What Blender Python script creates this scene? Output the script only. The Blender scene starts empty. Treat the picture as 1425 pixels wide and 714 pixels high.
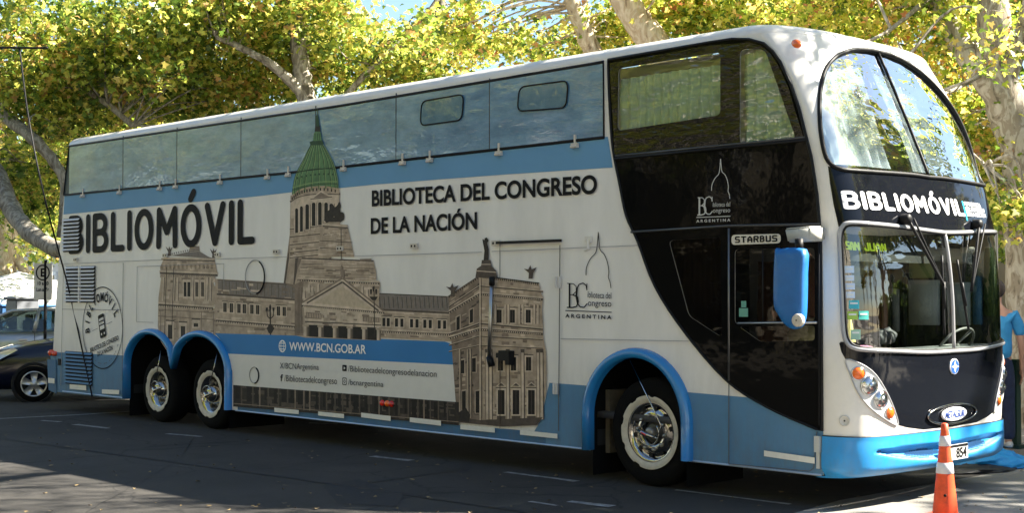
import bpy, bmesh, math, random
import numpy as np
from mathutils import Vector, Matrix
from mathutils.geometry import tessellate_polygon

sc = bpy.context.scene
COL = sc.collection
random.seed(7)

# ------------------------------------------------------------------ camera
FOC = 1920.0
YAW = math.radians(45.67)
PITCH = math.atan(49 / 1920)
CAM = np.array([6.30, -9.705, 1.79])
RV = np.array([math.cos(YAW), math.sin(YAW), 0])
HV = np.array([-math.sin(YAW), math.cos(YAW), 0])
DV = HV * math.cos(PITCH) + np.array([0, 0, math.sin(PITCH)])
UV = np.cross(RV, DV)
cd = bpy.data.cameras.new("camera")
cam = bpy.data.objects.new("camera", cd)
COL.objects.link(cam)
M = Matrix(((RV[0], UV[0], -DV[0], CAM[0]), (RV[1], UV[1], -DV[1], CAM[1]), (RV[2], UV[2], -DV[2], CAM[2]), (0, 0, 0, 1)))
cam.matrix_world = M
cd.sensor_width = 36.0
cd.lens = FOC / 1425 * 36
cd.clip_start = 0.1
cd.clip_end = 2000
sc.camera = cam

# ------------------------------------------------------------------ sky, sun, exposure
SUN = Vector((0.79, 0.83, 1.0)).normalized()
w = bpy.data.worlds.new("World")
sc.world = w
w.use_nodes = True
nt = w.node_tree
bg = nt.nodes["Background"]
sky = nt.nodes.new("ShaderNodeTexSky")
sky.sky_type = 'NISHITA'
sky.sun_disc = False
sky.sun_elevation = math.asin(SUN.z)
sky.sun_rotation = math.atan2(SUN.x, SUN.y)
sky.air_density = 1.0
sky.dust_density = 0.4
sky.ozone_density = 3.0
nt.links.new(sky.outputs[0], bg.inputs[0])
bg.inputs[1].default_value = 0.05
ld = bpy.data.lights.new("sun", 'SUN')
ld.energy = 5.0
ld.angle = math.radians(0.55)
ld.color = (1.0, 0.95, 0.88)
lo = bpy.data.objects.new("sun", ld)
lo.rotation_euler = (-SUN).to_track_quat('-Z', 'Y').to_euler()
COL.objects.link(lo)
sc.view_settings.view_transform = 'Standard'
sc.view_settings.look = 'None'
sc.view_settings.exposure = 2.5
sc.view_settings.use_white_balance = True
sc.view_settings.white_balance_temperature = 6950
sc.view_settings.white_balance_tint = 7
sc.view_settings.gamma = 1.0

# ------------------------------------------------------------------ helpers: pixels of the photograph to points in the place
def ray(px, py):
    return DV * FOC + RV * (px - 712.5) - UV * (py - 357)

def at(px, py, dist):
    return Vector(CAM + ray(px, py) * dist / FOC)

def on_y(px, py, y=0.0):
    v = ray(px, py)
    return CAM + (y - CAM[1]) / v[1] * v

def on_ground(px, py, z=0.0):
    v = ray(px, py)
    p = CAM + (z - CAM[2]) / v[2] * v
    return Vector(p)

def S(px, py):
    p = on_y(px, py, 0.0)
    return (p[0], p[2])

# ------------------------------------------------------------------ materials
MATS = {}
def mat(name, col, rough=0.6, metal=0.0, var=0.0, vscale=6.0, bump=0.0, bscale=40.0, coat=0.0, emit=0.0, spec=0.5, col2=None, stretch=None, coatr=0.05, detail=6.0, cior=1.5):
    if name in MATS:
        return MATS[name]
    m = bpy.data.materials.new(name)
    m.use_nodes = True
    n = m.node_tree
    b = n.nodes["Principled BSDF"]
    b.inputs["Base Color"].default_value = (*col, 1)
    b.inputs["Roughness"].default_value = rough
    b.inputs["Metallic"].default_value = metal
    b.inputs["Coat Weight"].default_value = coat
    b.inputs["Coat Roughness"].default_value = coatr
    b.inputs["Coat IOR"].default_value = cior
    b.inputs["Specular IOR Level"].default_value = spec
    tc = n.nodes.new("ShaderNodeTexCoord")
    src = tc.outputs["Object"]
    if stretch:
        mp = n.nodes.new("ShaderNodeMapping")
        mp.inputs["Scale"].default_value = stretch
        n.links.new(src, mp.inputs[0])
        src = mp.outputs[0]
    if var > 0 or col2:
        nz = n.nodes.new("ShaderNodeTexNoise")
        nz.inputs["Scale"].default_value = vscale
        nz.inputs["Detail"].default_value = detail
        nz.inputs["Roughness"].default_value = 0.65
        n.links.new(src, nz.inputs["Vector"])
        rp = n.nodes.new("ShaderNodeValToRGB")
        rp.color_ramp.elements[0].position = 0.32
        rp.color_ramp.elements[1].position = 0.68
        c2 = col2 if col2 else tuple(min(1, c * (1 + var)) for c in col)
        c1 = col if col2 else tuple(c * (1 - var) for c in col)
        rp.color_ramp.elements[0].color = (*c1, 1)
        rp.color_ramp.elements[1].color = (*c2, 1)
        n.links.new(nz.outputs[0], rp.inputs[0])
        n.links.new(rp.outputs[0], b.inputs["Base Color"])
    if bump > 0:
        nb = n.nodes.new("ShaderNodeTexNoise")
        nb.inputs["Scale"].default_value = bscale
        nb.inputs["Detail"].default_value = 4
        n.links.new(src, nb.inputs["Vector"])
        bp = n.nodes.new("ShaderNodeBump")
        bp.inputs["Strength"].default_value = min(1, bump)
        bp.inputs["Distance"].default_value = 0.02
        n.links.new(nb.outputs[0], bp.inputs["Height"])
        n.links.new(bp.outputs[0], b.inputs["Normal"])
        n.links.new(bp.outputs[0], b.inputs["Coat Normal"])
    if emit > 0:
        b.inputs["Emission Color"].default_value = (*col, 1)
        b.inputs["Emission Strength"].default_value = emit
    MATS[name] = m
    return m

def glass_mat(name, tint=(0.9, 0.95, 0.93), rough=0.01, ior=1.5, wave=0.0, wscale=3.0, boost=1.0):
    if name in MATS:
        return MATS[name]
    m = bpy.data.materials.new(name)
    m.use_nodes = True
    n = m.node_tree
    n.nodes.remove(n.nodes["Principled BSDF"])
    out = n.nodes["Material Output"]
    tr = n.nodes.new("ShaderNodeBsdfTransparent")
    tr.inputs[0].default_value = (*tint, 1)
    gl = n.nodes.new("ShaderNodeBsdfGlossy")
    gl.inputs["Roughness"].default_value = rough
    fr = n.nodes.new("ShaderNodeLayerWeight")       # Schlick's curve, the same from both faces of a thin pane
    fr.inputs["Blend"].default_value = .5
    pw = n.nodes.new("ShaderNodeMath"); pw.operation = 'POWER'; pw.inputs[1].default_value = 5
    n.links.new(fr.outputs["Facing"], pw.inputs[0])
    ma = n.nodes.new("ShaderNodeMath"); ma.operation = 'MULTIPLY_ADD'; ma.inputs[1].default_value = .95; ma.inputs[2].default_value = .05
    n.links.new(pw.outputs[0], ma.inputs[0])
    mx = n.nodes.new("ShaderNodeMixShader")
    mu = n.nodes.new("ShaderNodeMath")
    mu.operation = 'MULTIPLY'
    mu.use_clamp = True
    mu.inputs[1].default_value = boost
    n.links.new(ma.outputs[0], mu.inputs[0])
    n.links.new(mu.outputs[0], mx.inputs[0])
    n.links.new(tr.outputs[0], mx.inputs[1])
    n.links.new(gl.outputs[0], mx.inputs[2])
    n.links.new(mx.outputs[0], out.inputs[0])
    if wave > 0:
        tc = n.nodes.new("ShaderNodeTexCoord")
        nb = n.nodes.new("ShaderNodeTexNoise")
        nb.inputs["Scale"].default_value = wscale
        nb.inputs["Detail"].default_value = 2
        mp = n.nodes.new("ShaderNodeMapping")
        mp.inputs["Scale"].default_value = (1, 1, 2.4)
        n.links.new(tc.outputs["Object"], mp.inputs[0])
        n.links.new(mp.outputs[0], nb.inputs["Vector"])
        bp = n.nodes.new("ShaderNodeBump")
        bp.inputs["Strength"].default_value = 1.0
        bp.inputs["Distance"].default_value = wave
        n.links.new(nb.outputs[0], bp.inputs["Height"])
        n.links.new(bp.outputs[0], gl.inputs["Normal"])
        n.links.new(bp.outputs[0], fr.inputs["Normal"])
    MATS[name] = m
    return m

def leaf_mat(name, ramp, trans=0.5):
    m = bpy.data.materials.new(name)
    m.use_nodes = True
    n = m.node_tree
    n.nodes.remove(n.nodes["Principled BSDF"])
    out = n.nodes["Material Output"]
    g = n.nodes.new("ShaderNodeNewGeometry")
    rp = n.nodes.new("ShaderNodeValToRGB")
    el = rp.color_ramp.elements
    el[0].position, el[0].color = ramp[0][0], (*ramp[0][1], 1)
    el[1].position, el[1].color = ramp[-1][0], (*ramp[-1][1], 1)
    for p, c in ramp[1:-1]:
        e = el.new(p)
        e.color = (*c, 1)
    # the tint drifts over the crown, with a random step for every leaf
    tc = n.nodes.new("ShaderNodeTexCoord")
    nz = n.nodes.new("ShaderNodeTexNoise")
    nz.inputs["Scale"].default_value = 0.9
    nz.inputs["Detail"].default_value = 2
    n.links.new(tc.outputs["Object"], nz.inputs["Vector"])
    mx = n.nodes.new("ShaderNodeMix")
    mx.inputs[0].default_value = 0.45
    n.links.new(g.outputs["Random Per Island"], mx.inputs[2])
    n.links.new(nz.outputs[0], mx.inputs[3])
    mr = n.nodes.new("ShaderNodeMapRange")
    mr.inputs[1].default_value = .22; mr.inputs[2].default_value = .78
    n.links.new(mx.outputs[0], mr.inputs[0])
    n.links.new(mr.outputs[0], rp.inputs[0])
    df = n.nodes.new("ShaderNodeBsdfPrincipled")
    df.inputs["Roughness"].default_value = 0.45
    tl = n.nodes.new("ShaderNodeBsdfTranslucent")
    hs = n.nodes.new("ShaderNodeHueSaturation")
    hs.inputs["Saturation"].default_value = 1.0
    hs.inputs["Value"].default_value = 1.9
    n.links.new(rp.outputs[0], hs.inputs["Color"])
    n.links.new(rp.outputs[0], df.inputs["Base Color"])
    n.links.new(hs.outputs[0], tl.inputs[0])
    ms = n.nodes.new("ShaderNodeMixShader")
    ms.inputs[0].default_value = trans
    n.links.new(df.outputs[0], ms.inputs[1])
    n.links.new(tl.outputs[0], ms.inputs[2])
    n.links.new(ms.outputs[0], out.inputs[0])
    return m

def bark_mat(name, pale, mid, dark):
    m = bpy.data.materials.new(name)
    m.use_nodes = True
    n = m.node_tree
    b = n.nodes["Principled BSDF"]
    b.inputs["Roughness"].default_value = 0.85
    tc = n.nodes.new("ShaderNodeTexCoord")
    mp = n.nodes.new("ShaderNodeMapping")
    mp.inputs["Scale"].default_value = (1, 1, 0.45)
    n.links.new(tc.outputs["Object"], mp.inputs[0])
    nz = n.nodes.new("ShaderNodeTexNoise")
    nz.inputs["Scale"].default_value = 8.0
    nz.inputs["Detail"].default_value = 8
    nz.inputs["Roughness"].default_value = 0.6
    nz.inputs["Distortion"].default_value = 1.4
    n.links.new(mp.outputs[0], nz.inputs["Vector"])
    rp = n.nodes.new("ShaderNodeValToRGB")
    el = rp.color_ramp.elements
    el[0].position, el[0].color = 0.36, (*dark, 1)
    el[1].position, el[1].color = 0.62, (*pale, 1)
    e = el.new(0.42); e.color = (*mid, 1)
    e = el.new(0.495); e.color = (*mid, 1)
    e = el.new(0.51); e.color = tuple(x * .8 for x in pale) + (1,)
    n.links.new(nz.outputs[0], rp.inputs[0])
    n.links.new(rp.outputs[0], b.inputs["Base Color"])
    bp = n.nodes.new("ShaderNodeBump")
    bp.inputs["Strength"].default_value = 0.6
    bp.inputs["Distance"].default_value = 0.03
    n.links.new(nz.outputs[0], bp.inputs["Height"])
    n.links.new(bp.outputs[0], b.inputs["Normal"])
    return m

def asphalt_mat():
    m = bpy.data.materials.new("asphalt")
    m.use_nodes = True
    n = m.node_tree
    b = n.nodes["Principled BSDF"]
    b.inputs["Roughness"].default_value = 0.9
    tc = n.nodes.new("ShaderNodeTexCoord")
    def noise(s, d=6, r=.6):
        z = n.nodes.new("ShaderNodeTexNoise")
        z.inputs["Scale"].default_value = s
        z.inputs["Detail"].default_value = d
        z.inputs["Roughness"].default_value = r
        n.links.new(tc.outputs["Object"], z.inputs["Vector"])
        return z.outputs[0]
    def ramp(src, p0, c0, p1, c1):
        r = n.nodes.new("ShaderNodeValToRGB")
        r.color_ramp.elements[0].position = p0
        r.color_ramp.elements[1].position = p1
        r.color_ramp.elements[0].color = (*c0, 1)
        r.color_ramp.elements[1].color = (*c1, 1)
        n.links.new(src, r.inputs[0])
        return r.outputs[0]
    big = ramp(noise(.5, 8, .7), .35, (.018, .0165, .015), .7, (.042, .0385, .035))
    fine = ramp(noise(160, 3, .8), .3, (.55, .55, .55), .75, (1.7, 1.65, 1.6))
    mx = n.nodes.new("ShaderNodeMix"); mx.data_type = 'RGBA'; mx.blend_type = 'MULTIPLY'
    mx.inputs[0].default_value = 1
    n.links.new(big, mx.inputs[6]); n.links.new(fine, mx.inputs[7])
    # stains and fine cracks
    mg = ramp(noise(22, 5, .75), .35, (.80, .80, .80), .7, (1.22, 1.22, 1.2))
    m15 = n.nodes.new("ShaderNodeMix"); m15.data_type = 'RGBA'; m15.blend_type = 'MULTIPLY'
    m15.inputs[0].default_value = 1
    n.links.new(mx.outputs[2], m15.inputs[6]); n.links.new(mg, m15.inputs[7])
    mx = m15
    st = ramp(noise(1.7, 5, .55), .56, (1, 1, 1), .72, (.62, .6, .58))
    m2 = n.nodes.new("ShaderNodeMix"); m2.data_type = 'RGBA'; m2.blend_type = 'MULTIPLY'
    m2.inputs[0].default_value = 1
    n.links.new(mx.outputs[2], m2.inputs[6]); n.links.new(st, m2.inputs[7])
    vo = n.nodes.new("ShaderNodeTexVoronoi"); vo.feature = 'DISTANCE_TO_EDGE'
    vo.inputs["Scale"].default_value = .55
    wv = n.nodes.new("ShaderNodeMixRGB") if False else None
    nz = n.nodes.new("ShaderNodeTexNoise"); nz.inputs["Scale"].default_value = 2.2; nz.inputs["Detail"].default_value = 6
    n.links.new(tc.outputs["Object"], nz.inputs["Vector"])
    ad = n.nodes.new("ShaderNodeVectorMath"); ad.operation = 'MULTIPLY_ADD'
    n.links.new(nz.outputs[1], ad.inputs[0]); ad.inputs[1].default_value = (.5, .5, 0)
    n.links.new(tc.outputs["Object"], ad.inputs[2])
    n.links.new(ad.outputs[0], vo.inputs["Vector"])
    cr = ramp(vo.outputs[0], .003, (.30, .30, .30), .010, (1, 1, 1))
    m3 = n.nodes.new("ShaderNodeMix"); m3.data_type = 'RGBA'; m3.blend_type = 'MULTIPLY'
    m3.inputs[0].default_value = 1
    n.links.new(m2.outputs[2], m3.inputs[6]); n.links.new(cr, m3.inputs[7])
    n.links.new(m3.outputs[2], b.inputs["Base Color"])
    bp = n.nodes.new("ShaderNodeBump"); bp.inputs["Strength"].default_value = .7; bp.inputs["Distance"].default_value = .006
    n.links.new(noise(160, 3, .8), bp.inputs["Height"])
    n.links.new(bp.outputs[0], b.inputs["Normal"])
    return m

WHITE = mat("bus_white_vinyl", (.72, .70, .67), .38, var=.075, vscale=2.2, stretch=(1, 1, .35), coat=.1, coatr=.2, spec=.3, bump=.05, bscale=3)
CREAM = mat("bus_cream_paint", (.74, .70, .64), .35, var=.06, vscale=3.5, coat=.3, coatr=.12, bump=.06, bscale=2.5)
ROOFM = mat("roof_paint", (.70, .66, .60), .5, var=.14, vscale=5)
BLACKG = mat("black_gloss", (.004, .004, .004), .05, bump=.35, bscale=1.6, spec=.07)
BLACKF = mat("front_black_gloss", (.006, .007, .010), .05, bump=.12, bscale=1.2, spec=.25)
RUBBER = mat("rubber", (.008, .008, .009), .5, bump=.1, spec=.2)
DARK = mat("dark_void", (.008, .008, .008), .9)
SEAM = mat("seam", (.10, .10, .10), .8)
def road_grime(m, strength=.55, z0=.28, z1=1.15, col=(.13, .105, .08)):
    """splashed dust on the lowest part of the bodywork, broken up by noise"""
    n = m.node_tree; b = n.nodes["Principled BSDF"]
    tc = n.nodes.new("ShaderNodeTexCoord"); sp = n.nodes.new("ShaderNodeSeparateXYZ"); n.links.new(tc.outputs["Object"], sp.inputs[0])
    mr = n.nodes.new("ShaderNodeMapRange"); mr.inputs[1].default_value = z1; mr.inputs[2].default_value = z0; n.links.new(sp.outputs[2], mr.inputs[0])
    nz = n.nodes.new("ShaderNodeTexNoise"); nz.inputs["Scale"].default_value = 7; nz.inputs["Detail"].default_value = 10; nz.inputs["Roughness"].default_value = .75
    mp = n.nodes.new("ShaderNodeMapping"); mp.inputs["Scale"].default_value = (1.4, 1, .5); n.links.new(tc.outputs["Object"], mp.inputs[0]); n.links.new(mp.outputs[0], nz.inputs["Vector"])
    m2 = n.nodes.new("ShaderNodeMapRange"); m2.inputs[1].default_value = .38; m2.inputs[2].default_value = .72; n.links.new(nz.outputs[0], m2.inputs[0])
    mu = n.nodes.new("ShaderNodeMath"); mu.operation = 'MULTIPLY'; n.links.new(mr.outputs[0], mu.inputs[0]); n.links.new(m2.outputs[0], mu.inputs[1])
    m3 = n.nodes.new("ShaderNodeMath"); m3.operation = 'MULTIPLY'; m3.inputs[1].default_value = strength; n.links.new(mu.outputs[0], m3.inputs[0])
    mx = n.nodes.new("ShaderNodeMix"); mx.data_type = 'RGBA'
    src = b.inputs["Base Color"].links[0].from_socket if b.inputs["Base Color"].links else None
    if src: n.links.new(src, mx.inputs[6])
    else: mx.inputs[6].default_value = b.inputs["Base Color"].default_value
    mx.inputs[7].default_value = (*col, 1)
    n.links.new(m3.outputs[0], mx.inputs[0]); n.links.new(mx.outputs[2], b.inputs["Base Color"])
    return m
road_grime(WHITE, .4, .28, 1.3)
LETTER = mat("letter_black", (.006, .006, .007), .6, spec=.15)
LWHITE = mat("letter_white", (.82, .82, .82), .4)
LGREY = mat("letter_grey", (.45, .45, .44), .4)
CHROME = mat("chrome", (.42, .41, .39), .12, 1.0, bump=.12, bscale=9)
STEEL = mat("steel", (.42, .41, .39), .35, 1.0)
PLASTIC = mat("latch_plastic", (.55, .50, .43), .5, var=.15, vscale=40)
REFLECT = mat("reflective_tape", (.70, .69, .64), .4, var=.06, vscale=20)
ARCH = mat("arch_blue_paint", (.014, .19, .47), .25, coat=.5, coatr=.05, bump=.04, bscale=4)
BUMPER = mat("bumper_blue_paint", (.005, .255, .60), .4, coat=.2, coatr=.08, var=.05, vscale=3, bump=.04, bscale=5)
ORANGE = mat("amber_lens", (.85, .14, .01), .2, coat=.8, emit=.0)
REDL = mat("red_lens", (.62, .02, .01), .2, coat=.8)
for m_ in (ARCH, BUMPER): road_grime(m_, .45, .25, 1.0)
TYRE = mat("tyre_rubber", (.004, .004, .004), .9, bump=.3, bscale=60, spec=.15)
TRIM = mat("wheel_trim_white", (.52, .48, .40), .5, var=.12, vscale=15)

# ------------------------------------------------------------------ object helpers
def link(name, me, parent=None, m=None, smooth=False):
    o = bpy.data.objects.new(name, me)
    COL.objects.link(o)
    if m is not None and not me.materials:
        for x in (m if isinstance(m, (list, tuple)) else [m]):
            me.materials.append(x)
    if smooth:
        me.shade_smooth()
    if parent is not None:
        o.parent = parent
        o.matrix_parent_inverse = Matrix.Translation(-parent.location) if parent.rotation_euler.z == 0 else (Matrix.Translation(parent.location) @ parent.rotation_euler.to_matrix().to_4x4()).inverted()
    return o

def bmobj(name, bm, m, parent=None, smooth=False):
    me = bpy.data.meshes.new(name)
    bm.normal_update()
    bm.to_mesh(me)
    bm.free()
    return link(name, me, parent, m, smooth)

def empty(name, label, cat, loc=(0, 0, 0), group=None, rz=0):
    o = bpy.data.objects.new(name, None)
    COL.objects.link(o)
    o.location = loc
    o.rotation_euler = (0, 0, rz)
    o["label"] = label
    o["category"] = cat
    if group:
        o["group"] = group
    return o

def tag(o, label, cat, group=None):
    o["label"] = label
    o["category"] = cat
    if group:
        o["group"] = group
    return o

def structure(o):
    o["kind"] = "structure"
    return o

def add_box(bm, c, s, rot=None, taper=None):
    vs = []
    for dz in (-.5, .5):
        for dx, dy in ((-.5, -.5), (.5, -.5), (.5, .5), (-.5, .5)):
            k = 1.0 if (taper is None or dz < 0) else taper
            v = Vector((dx * s[0] * k, dy * s[1] * k, dz * s[2]))
            if rot is not None:
                v = rot @ v
            vs.append(bm.verts.new(v + Vector(c)))
    for f in ((3, 2, 1, 0), (4, 5, 6, 7), (0, 1, 5, 4), (1, 2, 6, 5), (2, 3, 7, 6), (3, 0, 4, 7)):
        bm.faces.new([vs[i] for i in f])
    return vs

def add_tube(bm, pts, rad, n=8, closed=False, caps=True):
    pts = [Vector(p) for p in pts]
    if not hasattr(rad, '__len__'):
        rad = [rad] * len(pts)
    rings = []
    up = Vector((0.013, 0.02, 1))
    prev = None
    for i, p in enumerate(pts):
        if closed:
            t = pts[(i + 1) % len(pts)] - pts[i - 1]
        else:
            t = pts[min(i + 1, len(pts) - 1)] - pts[max(i - 1, 0)]
        if t.length < 1e-9:
            t = Vector((0, 0, 1))
        t.normalize()
        if prev is None:
            a = t.cross(up)
            if a.length < .05:
                a = t.cross(Vector((1, 0, 0)))
        else:
            a = prev - t * prev.dot(t)
        a.normalize()
        prev = a
        b = t.cross(a)
        rings.append([bm.verts.new(p + (a * math.cos(2 * math.pi * k / n) + b * math.sin(2 * math.pi * k / n)) * rad[i]) for k in range(n)])
    m = len(rings)
    for i in range(m if closed else m - 1):
        A, B = rings[i], rings[(i + 1) % m]
        for k in range(n):
            bm.faces.new((A[k], A[(k + 1) % n], B[(k + 1) % n], B[k]))
    if caps and not closed:
        bm.faces.new(rings[0][::-1])
        bm.faces.new(rings[-1])

def add_lathe(bm, prof, n=32, axis='y', c=(0, 0, 0), sx=1.0):
    """prof: list of (radius, height along axis)"""
    rings = []
    for r, h in prof:
        ring = []
        if r < 1e-6:
            p = {'y': (0, h, 0), 'z': (0, 0, h), 'x': (h, 0, 0)}[axis]
            ring = [bm.verts.new(Vector(p) + Vector(c))]
        else:
            for k in range(n):
                a = 2 * math.pi * k / n
                if axis == 'y':
                    p = (r * math.cos(a) * sx, h, r * math.sin(a))
                elif axis == 'z':
                    p = (r * math.cos(a), r * math.sin(a), h)
                else:
                    p = (h, r * math.cos(a), r * math.sin(a))
                ring.append(bm.verts.new(Vector(p) + Vector(c)))
        rings.append(ring)
    for A, B in zip(rings, rings[1:]):
        if len(A) == 1 and len(B) == 1:
            continue
        for k in range(n):
            k2 = (k + 1) % n
            if len(A) == 1:
                bm.faces.new((A[0], B[k2], B[k]))
            elif len(B) == 1:
                bm.faces.new((A[k], A[k2], B[0]))
            else:
                bm.faces.new((A[k], A[k2], B[k2], B[k]))

def smooth_path(pts, k=6, closed=False):
    """Catmull-Rom through points (tuples of any dimension)."""
    P = [np.array(p, float) for p in pts]
    n = len(P)
    out = []
    for i in range(n if closed else n - 1):
        p1, p2 = P[i], P[(i + 1) % n]
        p0 = P[i - 1] if (closed or i > 0) else p1 * 2 - p2
        p3 = P[(i + 2) % n] if (closed or i < n - 2) else p2 * 2 - p1
        for j in range(k):
            t = j / k
            out.append(.5 * ((2 * p1) + (-p0 + p2) * t + (2 * p0 - 5 * p1 + 4 * p2 - p3) * t * t + (-p0 + 3 * p1 - 3 * p2 + p3) * t ** 3))
    if not closed:
        out.append(P[-1])
    return [tuple(p) for p in out]

def mesh2d(loops):
    """outer loop + holes -> verts2d, tris"""
    if len(loops) == 1 and len(loops[0]) == 4 or len(loops) == 1 and len(loops[0]) == 3:
        return list(loops[0]), [tuple(range(len(loops[0])))]
    V3 = [[Vector((p[0], p[1], 0)) for p in l] for l in loops]
    tr = tessellate_polygon(V3)
    vs = [p for l in loops for p in l]
    return vs, [tuple(t) for t in tr]

def conform(vs, fs, mapf, du, dv, want=None):
    """cut a flat 2-D mesh on a grid and lay it on a curved surface"""
    bm = bmesh.new()
    bv = [bm.verts.new((p[0], p[1], p[2] if len(p) > 2 else 0)) for p in vs]
    for f in fs:
        try:
            bm.faces.new([bv[i] for i in f])
        except ValueError:
            pass
    us = [p[0] for p in vs]; ws = [p[1] for p in vs]
    for ax, lo_, hi_, st in ((0, min(us), max(us), du), (1, min(ws), max(ws), dv)):
        if not st:
            continue
        k = math.floor(lo_ / st) + 1
        while k * st < hi_:
            co = Vector((k * st, 0, 0)) if ax == 0 else Vector((0, k * st, 0))
            no = Vector((1, 0, 0)) if ax == 0 else Vector((0, 1, 0))
            bmesh.ops.bisect_plane(bm, geom=bm.verts[:] + bm.edges[:] + bm.faces[:], plane_co=co, plane_no=no, dist=1e-7)
            k += 1
    for v in bm.verts:
        v.co = mapf(v.co.x, v.co.y, v.co.z)
    bm.normal_update()
    if want is not None and bm.faces:
        flip = [f for f in bm.faces if f.normal.dot(want(f.calc_center_median())) < 0]
        if flip:
            bmesh.ops.reverse_faces(bm, faces=flip)
    return bm

# ================================================================== THE BUS
BW = 2.65            # width
YC = BW / 2
Z0 = .29             # skirt
ZS = 4.0             # shoulder
_zs = [.28, .6, 1.2, 1.8, 2.3, 2.8, 3.32, 3.73, 4.0]
_xn = [.40, .43, .45, .44, .38, .23, .01, -.165, -.29]
_xs = [0, 0, 0, 0, 0, -.06, -.19, -.36, -.62]
_zz = np.linspace(.28, 4.0, 200)
def _spl(xs, ys):
    v = np.interp(_zz, xs, ys)
    k = np.ones(25) / 25
    p = np.concatenate([v[0] - (v[1:13][::-1] - v[0]), v, v[-1] + (v[-1] - v[-13:-1][::-1])])
    return np.convolve(p, k, 'valid')
_XN = _spl(_zs, _xn); _XS = _spl(_zs, _xs)
def xn_(z): return float(np.interp(z, _zz, _XN))
def xs_(z): return float(np.interp(z, _zz, _XS))
_th = np.concatenate([np.linspace(0, 1.2, 1200), np.linspace(1.2, np.pi - 1.2, 4001)[1:-1], np.linspace(np.pi - 1.2, np.pi, 1200)])
_fy = -np.sign(np.cos(_th)) * np.abs(np.cos(_th)) ** (2 / 11)
_fx = .74 * np.maximum(0, np.sin(_th)) ** (2 / 2.2) + .26 * (1 - _fy ** 2)
_al = np.concatenate([[0], np.cumsum(np.hypot(np.diff(_fy) * 1.32, np.diff(_fx) * .45))])
FL = _al[-1]
_al = _al / FL
_fy2 = -np.sign(np.cos(_th)) * np.abs(np.cos(_th)) ** (2 / 3.2)
_fx2 = np.maximum(0, np.sin(_th)) ** (2 / 2.1)
_al2 = np.concatenate([[0], np.cumsum(np.hypot(np.diff(_fy2) * 1.32, np.diff(_fx2) * .45))])
_al2 = _al2 / _al2[-1]
def _mix(z):
    t = np.clip((np.asarray(z) - 3.0) / 1.0, 0, 1)
    return t * t * (3 - 2 * t)
def front_pt(s, z, off=0.0):
    s = min(1, max(0, s))
    def q(s, z):
        m_ = float(_mix(z))
        fx = float(np.interp(s, _al, _fx)) * (1 - m_) + float(np.interp(s, _al2, _fx2)) * m_
        fy = float(np.interp(s, _al, _fy)) * (1 - m_) + float(np.interp(s, _al2, _fy2)) * m_
        a, b = xs_(z), xn_(z)
        return Vector((a + (b - a) * fx, YC + BW / 2 * fy, z))
    p = q(s, z)
    if off:
        e = .004
        a = q(min(1, s + e), z) - q(max(0, s - e), z)
        b = q(s, min(ZS, z + .02)) - q(s, max(.28, z - .02))
        n = a.cross(b)
        if n.length > 1e-9:
            n.normalize()
            if n.dot(p - Vector((-2, YC, p.z))) < 0:
                n = -n
            p = p + n * off
    return p

# pixel -> (s, z) on the front skin
_gs = np.linspace(0, 1, 260); _gz = np.linspace(.28, 4.0, 300)
_G = np.zeros((260, 300, 2))
def _proj(P):
    q = P - CAM
    return 712.5 + FOC * (q @ RV) / (q @ DV), 357 - FOC * (q @ UV) / (q @ DV)
_mg = _mix(_gz)[None]
_fxg = np.interp(_gs, _al, _fx)[:, None] * (1 - _mg) + np.interp(_gs, _al2, _fx2)[:, None] * _mg
_fyg = np.interp(_gs, _al, _fy)[:, None] * (1 - _mg) + np.interp(_gs, _al2, _fy2)[:, None] * _mg
_xng = np.interp(_gz, _zz, _XN)[None]; _xsg = np.interp(_gz, _zz, _XS)[None]
_PX = np.stack([_xsg + (_xng - _xsg) * _fxg, YC + BW / 2 * _fyg + 0 * _xng, 0 * _fyg + _gz[None]], -1)
_U, _V = _proj(_PX)
def F(px, py, smax=.93):
    d = (_U - px) ** 2 + (_V - py) ** 2
    d[_gs > smax] = 1e9
    i, j = np.unravel_index(d.argmin(), d.shape)
    s, z = _gs[i], _gz[j]
    for _ in range(4):
        def pr(s, z):
            return np.array(_proj(np.array(front_pt(s, z))))
        p = pr(s, z)
        J = np.array([(pr(s + .002, z) - p) / .002, (pr(s, z + .004) - p) / .004]).T
        try:
            dl = np.linalg.solve(J, np.array([px, py]) - p)
        except Exception:
            break
        s += float(np.clip(dl[0], -.01, .01)); z += float(np.clip(dl[1], -.03, .03))
        s = min(.97, max(.002, s)); z = min(3.999, max(.29, z))
    return (float(s), float(z))

bus = empty("double_decker_bus", "white, blue and black double-decker library bus with a domed palace printed on its side", "bus", (-6.6, YC, 0))

def fwant(c):
    return c - Vector((-3.0, YC, c.z))
def front_piece(name, loops, m, off, parent=bus, du=.012, dv=.06, smooth=True):
    vs, fs = mesh2d(loops)
    bm = conform(vs, fs, lambda u, v, h: front_pt(u, v, off + h), du, dv, fwant)
    return bmobj(name, bm, m, parent, smooth)
def mirror(l):
    return [(1 - s, z) for s, z in l][::-1]

def side_piece(name, loops, m, off, parent=bus, y0=0.0):
    vs, fs = mesh2d(loops)
    bm = bmesh.new()
    bv = [bm.verts.new((p[0], y0 - off, p[1])) for p in vs]
    for f in fs:
        fc = bm.faces.new([bv[i] for i in f])
    bm.normal_update()
    fl = [f for f in bm.faces if f.normal.y > 0]
    bmesh.ops.reverse_faces(bm, faces=fl)
    return bmobj(name, bm, m, parent)

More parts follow.
